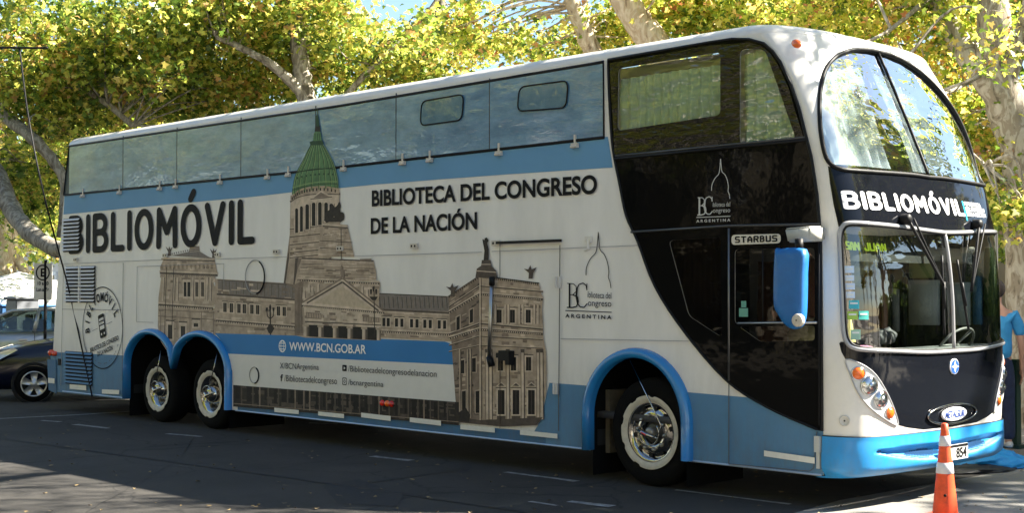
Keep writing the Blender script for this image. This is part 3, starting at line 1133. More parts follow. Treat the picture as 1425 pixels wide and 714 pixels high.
pal = Print("palace_print", .0045)
dome_print = Print("dome_print", .0185)
def facade_windows(f, us, v0, v1, wd, frame=T2, dark=TW, fr=.35, hood=True):
    for u in us:
        if frame: pal.rect(f, u - wd * (.5 + fr), u + wd * (.5 + fr), v0 - (v1 - v0) * .10, v1 + (v1 - v0) * .08, frame)
        pal.rect(f, u - wd * .5, u + wd * .5, v0, v1, dark)
        if hood: pal.rect(f, u - wd * (.62 + fr), u + wd * (.62 + fr), v0 - (v1 - v0) * .17, v0 - (v1 - v0) * .10, T4)
def band(f, v, th, light=T2, dark=T4, u0=0, u1=1, dent=0):
    pal.rect(f, u0, u1, v, v + th * .5, light)
    pal.rect(f, u0, u1, v + th * .5, v + th, dark)
    if dent:
        for i in range(dent):
            u = u0 + (u1 - u0) * (i + .25) / dent
            pal.rect(f, u, u + (u1 - u0) * .5 / dent, v + th * .55, v + th * .95, T3)
def mottling(f, n, ms, su=.05, sv=.03):
    for _ in range(n):
        u, v = random.random(), random.random()
        a, b = su * random.uniform(.4, 1.3), sv * random.uniform(.3, 1.2)
        pal.rect(f, max(0, u - a), min(1, u + a), max(0, v - b), min(1, v + b), random.choice(ms))

# --- left wing behind: from left pavilion to centre block
wl = pal.quad([(300, 388), (415, 395), (422, 470), (298, 466)])
pal.rect(wl, 0, 1, 0, 1, T1)
pal.poly([(303, 389), (397, 394.5), (411, 397), (412, 416), (304, 409)], RF)
for i in range(22):
    x = 305 + i * 4.9
    pal.line((x, 391 + i * .3), (x, 408 + i * .35), .7, T4 if i % 2 else T3)
pal.line((303, 389.5), (412, 397), 1.2, T4)
mottling(wl, 60, [T3, T1, T2])
pal.line((302, 409.5), (413, 417.5), 2.4, T4); pal.line((302, 412), (414, 420), 1.2, T2)
pal.line((302, 416), (414, 424), .8, T3)
for xx in (313.5, 322.5, 333, 340.5, 351, 359, 388, 396):
    y = 420.5 + (xx - 313) * .068
    pal.poly([(xx - 3.6, y - 1), (xx + 3.6, y - .5), (xx + 3.6, y + 15.5), (xx - 3.6, y + 15)], T2)
    pal.poly([(xx - 2.3, y + 1), (xx + 2.3, y + 1.3), (xx + 2.3, y + 14), (xx - 2.3, y + 13.7)], TW)
    pal.line((xx - 4, y - 1.3), (xx + 4, y - .9), 1.1, T4)
    pal.line((xx, y + 1), (xx, y + 14), .6, T3)
pal.line((301, 444), (414, 453), 1.4, T2); pal.line((301, 446.5), (414, 455.5), 2.6, T4)
for i in range(34):
    x = 303 + i * 3.3
    pal.line((x, 447 + i * .26), (x, 449.4 + i * .26), 1.3, T2)
pal.line((301, 452), (414, 461), 1.2, T3)
# street lamps of the print
for (x, y0, y1) in ((376.5, 424, 468), (235, 384, 440)):
    pal.line((x, y0), (x + .4, y1), 1.8, TW)
    for dx in (-4.6, 0, 4.6):
        pal.poly([(x + dx - 1.6, y0 + 2 + abs(dx) * .5), (x + dx + 1.6, y0 + 2 + abs(dx) * .5), (x + dx + 1.1, y0 + 9), (x + dx - 1.1, y0 + 9)], TW)
    pal.path([(x - 4.6, y0 + 9), (x - 4, y0 + 16), (x, y0 + 20), (x + 4.4, y0 + 16), (x + 4.6, y0 + 9)], 1.2, TW)
    pal.poly([(x - 5, y0 + 33), (x, y0 + 26), (x + 6, y0 + 33), (x + 2, y0 + 40), (x - 2, y0 + 40)], T5)

# --- left pavilion
lpav = [(229.4, 358.4), (223, 372), (225, 384), (221, 414), (220, 454), (224, 475), (240, 499), (246, 497), (252, 482), (262, 469), (280, 461), (301, 464), (301, 456), (296, 431), (303, 414), (297, 391), (303, 379), (298.7, 359.4)]
pal.poly(lpav, T1)
pal.poly([(237.8, 356), (263, 350.5), (265, 343.6), (277.7, 342.4), (278.4, 350), (290, 357), (298, 360)], RF)
for i in range(6):
    pal.line((264.5, 344 + i * 1.3), (278, 343 + i * 1.3), .6, T2 if i % 2 else T4)
for ex, ey in ((236, 356), (297.5, 359)):
    pal.poly([(ex - 2, ey), (ex - 1.5, ey - 5), (ex - 5, ey - 13), (ex - 1, ey - 9), (ex, ey - 13.5), (ex + 1.5, ey - 9), (ex + 4.5, ey - 12.5), (ex + 2, ey - 5), (ex + 2.4, ey)], T4)
for i in range(8):
    pal.line((240 + i * 3.1, 354.5 - i * .65), (240 + i * 3.1, 352 - i * .65), 1.1, T4)
lf = pal.quad([(224, 358), (300, 360), (301, 464), (221, 470)])
mottling(lf, 120, [T1, T2, T3, T1], .045, .018)
pal.line((228, 359.5), (299.5, 361), 2, T2); pal.line((228, 361.8), (299.5, 363.2), 1.6, T4)
for i in range(26):
    x = 226 + i * 2.9
    pal.line((x, 368), (x, 374.5), 1.0, T2 if i % 2 else T3)
pal.line((222.5, 377.5), (304, 380.5), 2.2, T2); pal.line((223, 380), (303.5, 383.3), 2.6, T4)
for i in range(24):
    x = 226 + i * 3.2
    pal.line((x, 383), (x, 385), 1.2, T3)
for xx in (258.5, 263.5, 274.5, 282.5):
    pal.poly([(xx - 3.4, 389), (xx + 3.4, 389.4), (xx + 3.4, 416), (xx - 3.4, 415.6)], T2)
    pal.poly([(xx - 2.1, 392.5), (xx + 2.1, 392.8), (xx + 2.1, 413), (xx - 2.1, 412.6)], TW if xx < 270 else T4)
    pal.poly([(xx - 3.6, 389), (xx, 386.4), (xx + 3.6, 389.2)], T3)
for x in (228, 243, 248, 269, 289, 294):
    pal.line((x, 386), (x - 1, 419), 1.8, T2); pal.line((x + 1.6, 386), (x + .6, 419), .8, T4)
pal.line((221, 421.5), (297, 427), 1.6, T2); pal.line((221, 424.5), (297, 430), 3, T4)
for i in range(24):
    x = 223 + i * 3.1
    pal.line((x, 425.4 + i * .17), (x, 427.8 + i * .17), 1.3, T2)
pal.line((221, 431), (297, 435.5), 1.2, T3); pal.line((220.5, 440), (299, 445), 1.4, T3)
for xx, y, hh in ((237.4, 452, 20), (255.3, 454, 20), (273.3, 450, 5)):
    pal.poly([(xx - 5.2, y - 5), (xx + 5.2, y - 4.6), (xx + 5.2, y + hh + 2.5), (xx - 5.2, y + hh + 2)], T2)
    pal.poly([(xx - 3, y), (xx + 3, y + .4), (xx + 3, y + hh), (xx - 3, y + hh)], TW)
    pal.line((xx, y), (xx, y + hh), .6, T4)
    pal.line((xx - 6, y - 6), (xx + 6, y - 5.4), 2, T4)
for x in (224, 247, 265, 281, 298):
    pal.line((x, 433), (x, 470), 1.0, T3)
for x in (232.5, 242.5):
    pal.line((x, 372), (x - 3, 470), .8, T5)

# --- right wing
rw = pal.quad([(528, 408), (640, 413), (640, 476), (528, 470)])
pal.rect(rw, 0, 1, 0, 1, T1)
mottling(rw, 60, [T3, T1, T2])
pal.poly([(528, 408), (622, 412.5), (640, 416), (640, 434), (528, 431)], RF)
for i in range(34):
    x = 529 + i * 3.1
    pal.line((x, 413), (x + 1.2, 429), .7, T3 if i % 2 else T5)
pal.line((528, 408.6), (622, 413), 1.2, T5)
pal.line((528, 431), (640, 436.5), 2.6, T4); pal.line((528, 433.6), (640, 439), 1.2, T2)
for xx in (535, 541, 552.5, 560, 573.5, 581, 592, 599.5, 612, 619.5, 631):
    y = 441.5 + (xx - 535) * .045
    pal.poly([(xx - 3.4, y - 1), (xx + 3.4, y - .8), (xx + 3.4, y + 14), (xx - 3.4, y + 14)], T2)
    pal.poly([(xx - 2.1, y + 1), (xx + 2.1, y + 1), (xx + 2.1, y + 12.6), (xx - 2.1, y + 12.6)], TW)
    pal.line((xx - 3.8, y - 1.3), (xx + 3.8, y - 1.1), 1.1, T4)
pal.line((528, 459), (640, 464), 1.2, T2); pal.line((528, 461.6), (640, 467), 2.6, T4)
for i in range(36):
    x = 529 + i * 3.1
    pal.line((x, 461.2 + i * .14), (x, 463.6 + i * .14), 1.3, T2)

# --- centre block
pal.poly([(395.5, 394), (405, 318), (452, 318), (452, 400), (412, 402)], T3)
pal.poly([(395.5, 394), (402, 352), (416, 352), (412, 396)], T4)
pal.poly([(398, 394), (404, 354), (412, 356), (409, 396)], T1)
dr = pal.quad([(405, 300), (462, 298), (462, 362), (404, 362)])
pal.poly([(405, 272), (473, 264), (474, 312), (462, 330), (462, 362), (403, 358), (404, 330)], T1)
mottling(dr, 60, [T3, T2, T1], .06, .03)
for y in (316, 327, 338, 349, 356):
    pal.line((404, y + 3), (462, y - 3), 1.2, T4); pal.line((404, y + 1), (462, y - 5), .8, T2)
# drum arcade
pal.poly([(406, 278), (440, 268), (472, 270), (473, 300), (406, 304)], T2)
for (xl, yt, yb) in ((413.6, 290, 324), (420.3, 287, 322), (428.3, 284.5, 319), (437.3, 282, 314), (446, 281.5, 313), (454.6, 282, 306), (461.8, 283.5, 300)):
    wdd = 2.0 if xl < 425 else 2.5
    pal.poly([(xl - wdd - 1.6, yt - 1), (xl + wdd + 1.6, yt - 1.2), (xl + wdd + 1.6, yb + 1), (xl - wdd - 1.6, yb + 1.5)], T2)
    pal.poly([(xl - wdd, yt + 2), (xl - wdd * .6, yt), (xl + wdd * .6, yt), (xl + wdd, yt + 2), (xl + wdd, yb), (xl - wdd, yb + .4)], TW)
    pal.line((xl + wdd + 1.8, yt), (xl + wdd + 1.8, yb), .9, T4)
ce = smooth_path([(404.6, 281), (414, 274.5), (430, 270.5), (450, 269.3), (474, 270)], 4)
pal.path(ce, 2.6, T4); pal.path([(x, y - 2) for x, y in ce], 1.4, T2)
ce2 = smooth_path([(407.5, 272), (418, 264.5), (432, 260.8), (452, 259.5), (472.5, 262.5)], 4)
pal.poly(ce2 + [(473, 270), (450, 269), (430, 270.3), (414, 274.3), (405.5, 280)], T1)
for i in range(0, len(ce2) - 1):
    a = ce2[i]
    pal.line((a[0], a[1] + 2), (a[0], a[1] + 6), 1.7, TW)
pal.path(ce2, 1.6, T2)
pal.poly([(433, 276.5), (447.5, 265), (463, 273.5)], T2)
pal.poly([(437, 275.5), (447.5, 267.5), (458.5, 273.5)], T3)
pal.line((433, 277), (463, 274), 1.2, T4)
# quadriga and its pedestal
random.seed(3)
for (x, y, a_, b_) in ((458, 300, 5, 10), (464, 294, 4.2, 13), (470, 296, 4.4, 14), (476, 301, 4, 10), (466, 306, 12, 5), (456, 306, 4, 5), (473, 286, 2.2, 7)):
    pal.poly([(x + a_ * math.cos(k * pi / 5) * random.uniform(.75, 1.15), y + b_ * .8 * math.sin(k * pi / 5) * random.uniform(.75, 1.15)) for k in range(10)], T5)
pal.poly([(447, 316), (452, 310.5), (484.8, 313), (485, 317), (488, 330), (494, 357.6), (443, 357)], T1)
pf = pal.quad([(451, 316), (484, 318), (494, 357), (443, 355)])
mottling(pf, 40, [T2, T1, T3], .12, .03)
pal.line((450, 312), (485, 315), 2.2, T2); pal.line((450, 314.8), (485, 317.4), 1.8, T4)
for y in (335, 345):
    pal.line((446, y), (491, y + 2.5), 1, T4)
pal.line((475.5, 318), (476, 388), 1.1, T5)
# block 2
pal.poly([(421.7, 358.8), (520.5, 362.5), (524, 378), (525, 389.8), (411, 394.5), (415, 375)], T1)
b2 = pal.quad([(422, 360), (520, 363), (524, 389), (416, 388)])
mottling(b2, 70, [T2, T1, T2, T3], .07, .05)
pal.line((421, 359.5), (521, 363.4), 2, T4); pal.line((420, 361.6), (521, 365.4), 1.2, T2)
for i in range(5):
    pal.line((419 - i, 367 + i * 5), (521, 369 + i * 4.4), .7, T3)
pal.line((502, 362), (518, 361.5), 3, T3)
# upper storey with cornice
pal.poly([(411, 394.5), (411.5, 467), (425, 470), (524, 474), (530, 393)], T1)
cb = pal.quad([(413, 392), (529, 394), (527, 436), (414, 450)])
mottling(cb, 70, [T2, T3, T1], .05, .04)
pal.line((415, 387), (529, 392), 2, T2); pal.line((415, 390), (529, 394.8), 2.4, T4)
for i in range(34):
    x = 417 + i * 3.3
    pal.line((x, 389.4 + i * .14), (x, 391.4 + i * .14), 1.3, T2)
pal.poly([(411, 396), (424, 390), (421, 420), (423, 467), (411, 467)], T3)
for k in range(4):
    x = 416 + k * 2.2
    pal.line((x, 400), (x, 464), .7, T4)
# statues beside the pediment
for (x, y) in ((431, 400), (436, 404), (444, 399), (505, 402), (512, 406), (476.5, 374), (478.5, 380), (424, 408)):
    pal.poly([(x - 2, y + 8), (x - 1.6, y), (x - .6, y - 5), (x + .9, y - 5), (x + 1.8, y), (x + 2.3, y + 8)], T2 if y > 395 else T3)
    pal.line((x + 1.6, y - 3), (x + 2.2, y + 7), .9, T4)
# pediment
pal.poly([(421, 423), (477.6, 386), (536, 434), (535, 438), (422, 428)], T2)
pal.path([(422, 421), (477.6, 387.2), (535, 433)], 2.2, T3)
pal.path([(428, 422), (477.6, 392.6), (528, 433)], 2.2, T4)
pal.poly([(434, 422.5), (477.6, 397), (523, 431.5)], T2)
pal.poly([(437, 422), (477.6, 398.6), (520, 430.5)], prn("tympanum", (.50, .40, .29), .15, 14))
pal.poly([(421, 424.5), (536, 434.5), (536, 437), (421, 427)], T4)
for i in range(40):
    x = 424 + i * 2.8
    pal.line((x, 425.6 + i * .243), (x, 427.8 + i * .243), 1.3, T2)
en = pal.quad([(424, 428.5), (532, 438), (531, 456), (426, 452)])
pal.rect(en, 0, 1, 0, 1, T2)
mottling(en, 50, [T1, T2, T3], .04, .10)
pal.rect(en, 0.02, .22, .25, .62, T3); pal.rect(en, .76, .98, .25, .62, T3)
for i in range(7):
    u = .03 + .032 * i
    pal.rect(en, u, u + .02, .3, .56, T1); pal.rect(en, .75 + u, .77 + u, .3, .56, T1)
pal.rect(en, 0, 1, .78, .86, T4)
co = pal.quad([(424, 452), (531, 456.5), (531, 474), (424, 468)])
pal.rect(co, 0, 1, 0, 1, T4)
for i in range(5):
    pal.rect(co, .07 + i * .19, .19 + i * .19, 0, 1, TW)
for i in range(6):
    u = .02 + i * .19
    pal.rect(co, u - .022, u + .028, .16, 1, T2); pal.rect(co, u + .012, u + .028, .16, 1, T3)
    pal.rect(co, u - .035, u + .042, 0, .17, T1)
# dark lamp post in front
pal.line((521.5, 398), (522.5, 470), 1.2, T5)
for dx in (-3.6, 0, 3.6):
    pal.poly([(521 + dx - 1.5, 399 + abs(dx)), (521 + dx + 1.5, 399 + abs(dx)), (521 + dx + 1, 406 + abs(dx)), (521 + dx - 1, 406 + abs(dx))], T5)
pal.poly([(515, 413), (527, 413), (524, 418), (519, 418)], T5)

# --- dome
dome = smooth_path([(434.5, 201), (428, 213), (422.6, 224.5), (416.5, 235.5), (412, 245.8), (409.3, 258), (408, 271)], 4)
domr = smooth_path([(450.5, 201), (457, 211.5), (462.5, 221.8), (466.5, 231), (469, 240.5), (471, 250), (472, 262)], 4)
dome_print.poly(dome + [(418, 263), (432, 259.5), (452, 258), ] + domr[::-1], G1)
n_ = len(dome)
for k in range(10):
    t = (k + .5) / 10
    tt = .5 - .5 * math.cos(pi * t)
    pts = [(a[0] * (1 - tt) + b[0] * tt, a[1] * (1 - tt) + b[1] * tt - 2.5 * math.sin(pi * tt) * (i / n_)) for i, (a, b) in enumerate(zip(dome, domr))]
    dome_print.path(pts[::2], .8, G3); dome_print.path([(x + 1, y) for x, y in pts[::2]], .8, G2)
for (fr, m_) in ((.62, G3), (.90, G2), (.95, G3)):
    i = int(fr * (n_ - 1)); a, b = dome[i], domr[i]
    dome_print.path([(a[0] * (1 - t) + b[0] * t, a[1] * (1 - t) + b[1] * t - 3.2 * math.sin(pi * t)) for t in np.linspace(0, 1, 9)], 1.1, m_)
for k in range(9):
    t = .08 + k * .105
    i = int(.72 * (n_ - 1)); a, b = dome[i], domr[i]
    x, y = a[0] * (1 - t) + b[0] * t, a[1] * (1 - t) + b[1] * t - 3 * math.sin(pi * t)
    dome_print.poly([(x - 1, y - 1.2), (x + 1, y - 1.2), (x + 1, y + 1.4), (x - 1, y + 1.4)], G3)
dome_print.poly([(434, 202), (432.8, 197.5), (437, 196), (450, 195), (452.3, 199), (450.8, 202)], G3)
dome_print.poly([(437.5, 196), (438.6, 186), (441, 182), (446.6, 181.5), (448.6, 186), (449.3, 195.5)], G1)
for x in (440.5, 443.6, 446.6):
    dome_print.line((x, 186), (x, 195), .9, G3)
dome_print.poly([(439.8, 183), (440.6, 175), (447, 174.6), (447.8, 183)], T5)
dome_print.poly([(441.6, 176), (441.2, 163), (443.4, 157.6), (445.2, 163), (446.4, 175.6)], G3)
dome_print.line((443.5, 152), (443.6, 164), 1.0, G3)

# --- right pavilion
pal.poly([(625, 414), (668, 383), (700, 387), (751.4, 395), (753, 405), (757, 414), (755.5, 432), (757, 452), (757, 468), (761, 490), (762, 520), (761, 548), (755, 572), (744, 592), (700, 592), (638, 586), (637, 500)], T1)
lfc = pal.quad([(625, 414), (669, 385), (669, 590), (637, 584)])
rfc = pal.quad([(669, 385), (753, 396), (757, 588), (669, 590)])
pal.poly([(625, 414), (669, 385), (669, 590), (637, 585)], T3)
mottling(lfc, 110, [T3, T1, T4, T3], .10, .012)
mottling(rfc, 220, [T2, T1, T1, T3], .05, .010)
# balustrade and cornice lines
for i in range(14):
    t = i / 14
    pal.line((627 + 42 * t, 411 - 28 * t), (627 + 42 * t, 414.5 - 28 * t), 1.3, T5)
for i in range(30):
    t = i / 30
    pal.line((671 + 81 * t, 383 + 10.5 * t), (671 + 81 * t, 387 + 10.5 * t), 1.3, T4)
pal.line((625, 413), (669, 383.6), 1.6, T4); pal.line((669, 383.6), (752, 394.4), 1.4, T5)
def both(vl, vr, th, lt=T2, dk=T4, dent=False):
    """a cornice running round the corner: heights on the left end, corner and right end"""
    (yl, yc, yr) = vl
    pal.line((626, yl), (669, yc), th * .6, lt); pal.line((626, yl + th * .8), (669, yc + th * .8), th, dk)
    pal.line((669, yc), (757, yr), th * .6, lt); pal.line((669, yc + th * .8), (757, yr + th * .8), th, dk)
    if dent:
        for i in range(13):
            t = i / 13; pal.line((627 + 42 * t, yl + (yc - yl) * t + th * .6), (627 + 42 * t, yl + (yc - yl) * t + th * 1.1), 1.3, T2)
        for i in range(30):
            t = i / 30; pal.line((670 + 86 * t, yc + (yr - yc) * t + th * .6), (670 + 86 * t, yc + (yr - yc) * t + th * 1.1), 1.3, T2)
both((426, 397, 405), 0, 1.6)
both((433, 407, 414.5), 0, 3.2, dent=True)
both((464, 449, 457), 0, 2.0)
both((469, 456, 462.5), 0, 3.4, dent=True)
both((480, 467, 472), 0, 1.4)
both((489, 480, 484), 0, 1.2)
# windows: right face
def pwin(x, y0, y1, w2, arch=True, fr=True):
    if fr:
        pal.poly([(x - w2 - 2.2, y0 - 2.5), (x + w2 + 2.2, y0 - 2.2), (x + w2 + 2.2, y1 + 2), (x - w2 - 2.2, y1 + 2)], T2)
        pal.line((x - w2 - 3.2, y0 - 3.2), (x + w2 + 3.2, y0 - 2.8), 1.3, T4)
    pal.poly([(x - w2, y0), (x + w2, y0 + .3), (x + w2, y1), (x - w2, y1)], TW)
    pal.line((x, y0), (x, y1), .6, T4)
for x in (696, 714.5, 736.5):
    pwin(x, 431, 449.5, 3.4)
for x in (686, 691, 704.5, 709, 724, 729, 745, 750):
    pal.line((x, 424), (x, 451), 2.2, T2); pal.line((x + 1.5, 424), (x + 1.5, 451), .8, T4)
for x in (698, 716, 737):
    pwin(x, 497, 516, 3.6)
for x, w2 in ((699, 4.6), (719.5, 4.6), (741, 4.6)):
    pwin(x, 543, 577, w2)
    pal.poly([(x - 7.5, 538), (x, 531.5), (x + 7.5, 538.6)], T2); pal.poly([(x - 4.8, 537.2), (x, 533.4), (x + 4.8, 537.6)], T4)
    pal.rect(pal.quad([(x - 6, 579), (x + 6, 579), (x + 6, 585), (x - 6, 585)]), 0, 1, 0, 1, T4)
for x in (679, 684, 708, 728.5, 750, 755):
    pal.line((x, 488), (x + .6, 584), 3.2, T2); pal.line((x + 2.2, 488), (x + 2.8, 584), 1.2, T4); pal.line((x - 2.2, 488), (x - 1.8, 584), .8, T3)
    pal.poly([(x - 3, 486), (x + 3, 486), (x + 2, 491), (x - 2, 491)], T4)
# left face
for x, y in ((639, 442), (657.5, 432)):
    pal.poly([(x - 3.6, y - 1.2), (x + 3.6, y - 4.8), (x + 3.6, y + 18), (x - 3.6, y + 20)], T1)
    pal.poly([(x - 2.2, y), (x + 2.2, y - 2.4), (x + 2.2, y + 16), (x - 2.2, y + 18)], TW)
for x, y0, y1 in ((661, 499, 518), (666, 545, 575), (645, 502, 520), (647, 545, 574)):
    pal.poly([(x - 4, y0 - 2), (x + 4, y0 - 3), (x + 4, y1 + 1), (x - 4, y1 + 1)], T1)
    pal.poly([(x - 2.6, y0), (x + 2.6, y0 - 1), (x + 2.6, y1), (x - 2.6, y1)], TW)
for x in (641, 652, 656, 670):
    pal.line((x, 486), (x + .6, 582), 2, T1); pal.line((x + 1.6, 486), (x + 2, 582), 1, T5)
pal.line((669.3, 386), (669.6, 588), 1.6, T2); pal.line((671.4, 388), (671.6, 588), .8, T4)
pal.poly([(638, 580), (669, 585), (757, 581), (748, 592), (700, 594), (638, 588)], T4)
pal.poly([(640, 574), (650, 568), (656, 578), (654, 588), (640, 586)], T5)
# roof sculptures
pal.poly([(663, 386), (665, 374), (671, 370), (672, 362), (684, 362), (686, 371), (692, 377), (694, 388)], T4)
pal.line((664, 377), (692, 379), 1.2, T2); pal.line((671, 368), (685, 368), 1, T2)
pal.poly([(674.4, 362), (675.6, 349), (674, 340), (676, 331.5), (679, 330.5), (681.5, 335), (679.4, 338), (681.6, 347), (681.4, 362)], T5)
pal.poly([(674, 341), (672.8, 333), (674.6, 333), (676.4, 340)], T5)
for ex, ey in ((739.5, 388), (631, 413)):
    pal.poly([(ex - 2.6, ey), (ex - 2, ey - 8), (ex - 9, ey - 14), (ex - 3, ey - 13), (ex, ey - 19), (ex + 2, ey - 13), (ex + 9, ey - 16), (ex + 4, ey - 8), (ex + 3, ey)], T4)

# --- ground floor seen below the banner
gq = pal.quad([(326, 536), (640, 560), (640, 592), (326, 566)])
pal.rect(gq, 0, 1, 0, 1, T5)
mottling(gq, 120, [T5, T4, T4, TW], .02, .10)
random.seed(5)
x = .01
while x < .97:
    wd = random.choice((.010, .014, .02))
    pal.rect(gq, x, x + wd, .05, random.uniform(.55, .8), TW)
    pal.rect(gq, x + wd + .004, x + wd + .010, 0, .9, random.choice((T3, T4, T4)))
    x += wd + random.uniform(.016, .034)
pal.rect(gq, 0, 1, .84, .88, T3)
# --- banner over the palace
ban = Print("web_banner", .0095)
ban.poly([(300, 464), (420, 467.5), (620, 475.6), (628, 478.5), (633, 485), (636, 496), (636, 508.5), (317, 492.6), (310, 476)], B2)
ban.poly([(317, 492.4), (636, 508), (636, 562.5), (326, 537.6), (325, 520)], BL)
ban.build()
# globe, play and camera icons
ic = Print("banner_icons", .0115)
g0 = S(394, 482)
def ringp(c, rx, rz, w_, m_, P, n=24):
    for k in range(n):
        a, b = 2 * pi * k / n, 2 * pi * (k + 1) / n
        P.poly([(c[0] + rx * math.cos(a), c[1] + rz * math.sin(a)), (c[0] + rx * math.cos(b), c[1] + rz * math.sin(b)),
                (c[0] + (rx - w_) * math.cos(b), c[1] + (rz - w_) * math.sin(b)), (c[0] + (rx - w_) * math.cos(a), c[1] + (rz - w_) * math.sin(a))], m_, True)
ringp(g0, .075, .075, .013, LWHITE, ic)
ringp(g0, .036, .073, .010, LWHITE, ic)
for dz in (-.035, 0, .035):
    r = math.sqrt(.075 ** 2 - dz * dz)
    ic.poly([(g0[0] - r, g0[1] + dz - .005), (g0[0] + r, g0[1] + dz - .005), (g0[0] + r, g0[1] + dz + .005), (g0[0] - r, g0[1] + dz + .005)], LWHITE, True)
p = S(480.5, 512.5)
ic.poly(roundpoly([(p[0] - .042, p[1] - .036), (p[0] + .042, p[1] - .036), (p[0] + .042, p[1] + .036), (p[0] - .042, p[1] + .036)], .012), LETTER, True)
ic.poly([(p[0] - .014, p[1] - .018), (p[0] + .020, p[1]), (p[0] - .014, p[1] + .018)], BL, True)
p = S(480.5, 531)
ic.poly(roundpoly([(p[0] - .042, p[1] - .042), (p[0] + .042, p[1] - .042), (p[0] + .042, p[1] + .042), (p[0] - .042, p[1] + .042)], .018), LETTER, True)
ic.poly(roundpoly([(p[0] - .032, p[1] - .032), (p[0] + .032, p[1] - .032), (p[0] + .032, p[1] + .032), (p[0] - .032, p[1] + .032)], .014), BL, True)
ringp(p, .020, .020, .009, LETTER, ic, 16)
ic.build()["kind"] = "stuff"

# --- round stamp at the rear
stp = Print("stamp_print", .0115)
sc_ = S(143.2, 456.5)
RS = .595
ringp(sc_, RS, RS, .014, LETTER, stp, 60)
stp.build()
tl_ = math.radians(14)
stp = Print("dashed_ring", .0115); stp_dash = stp
for k in range(60):
    if k % 3 == 0 or 14 < k < 16: continue
    a, b = 2 * pi * k / 60, 2 * pi * (k + .7) / 60
    if not (18 < k < 29 or 3 < k < 14 or 40 < k < 56): continue
    r1, r2 = RS - .075, RS - .083
    stp.poly([(sc_[0] + r1 * math.cos(a), sc_[1] + r1 * math.sin(a)), (sc_[0] + r1 * math.cos(b), sc_[1] + r1 * math.sin(b)), (sc_[0] + r2 * math.cos(b), sc_[1] + r2 * math.sin(b)), (sc_[0] + r2 * math.cos(a), sc_[1] + r2 * math.sin(a))], SEAM, True)
def rotp(x, z):
    return (sc_[0] + x * math.cos(tl_) - z * math.sin(tl_), sc_[1] + x * math.sin(tl_) + z * math.cos(tl_))
stp.build()["kind"] = "stuff"
stp = Print("bus_icon", .0115)
stp.poly([rotp(*q) for q in roundpoly([(-.09, -.14), (.09, -.14), (.09, .20), (-.09, .20)], .03)], LETTER, True)
for r_ in range(2):
    for c_ in range(4):
        x = -.07 + c_ * .037; z = .055 + r_ * .055
        stp.poly([rotp(x, z), rotp(x + .027, z), rotp(x + .027, z + .036), rotp(x, z + .036)], WHITE, True)
stp.poly([rotp(-.065, -.02), rotp(.065, -.02), rotp(.065, .035), rotp(-.065, .035)], WHITE, True)
for q in (-.055, .03):
    stp.poly([rotp(q, -.10), rotp(q + .03, -.10), rotp(q + .03, -.07), rotp(q, -.07)], WHITE, True)
for x0, x1 in ((-.30, -.13), (.13, .30)):
    stp.poly([rotp(x0, .02), rotp(x1, .02), rotp(x1, .026), rotp(x0, .026)], SEAM, True)
stp.build()
def rot_text(body, cx, cz, h, width, bold):
    vs, fs = font_mesh(body, bold)
    x1 = max(v[0] for v in vs)
    bm = bmesh.new()
    bv = []
    for v in vs:
        p = rotp(cx + (v[0] / x1 - .5) * width, cz + v[1] * h / _cap)
        bv.append(bm.verts.new((p[0], -.012, p[1])))
    for f in fs: bm.faces.new([bv[i] for i in f])
    return bmobj("lettering", bm, LETTER, bus)
rot_text("BIBLIOTECA DEL CONGRESO", 0, -.27, .062, .86, .02)
rot_text("DE LA NACIÓN", 0.0, -.37, .062, .46, .02)
word = "BIBLIOMÓVIL"
bm = bmesh.new()
for i, ch in enumerate(word):
    vs, fs = font_mesh(ch, .03)
    x0, x1 = min(v[0] for v in vs), max(v[0] for v in vs)
    a = math.radians(190 - 14 - 15.6 * i)
    a = math.radians(186 - 15.8 * i)
    R = .39
    for_ = []
    hgt = .115
    base = (sc_[0] + R * math.cos(a), sc_[1] + R * math.sin(a))
    t = (math.sin(a), -math.cos(a)); u_ = (math.cos(a), math.sin(a))
    bv = []
    for v in vs:
        dx = (v[0] - (x0 + x1) / 2) * hgt / _cap * .8; dz = v[1] * hgt / _cap
        bv.append(bm.verts.new((base[0] + t[0] * dx + u_[0] * dz, -.012, base[1] + t[1] * dx + u_[1] * dz)))
    for f in fs: bm.faces.new([bv[i_] for i_ in f])
bmobj("lettering", bm, LETTER, bus)

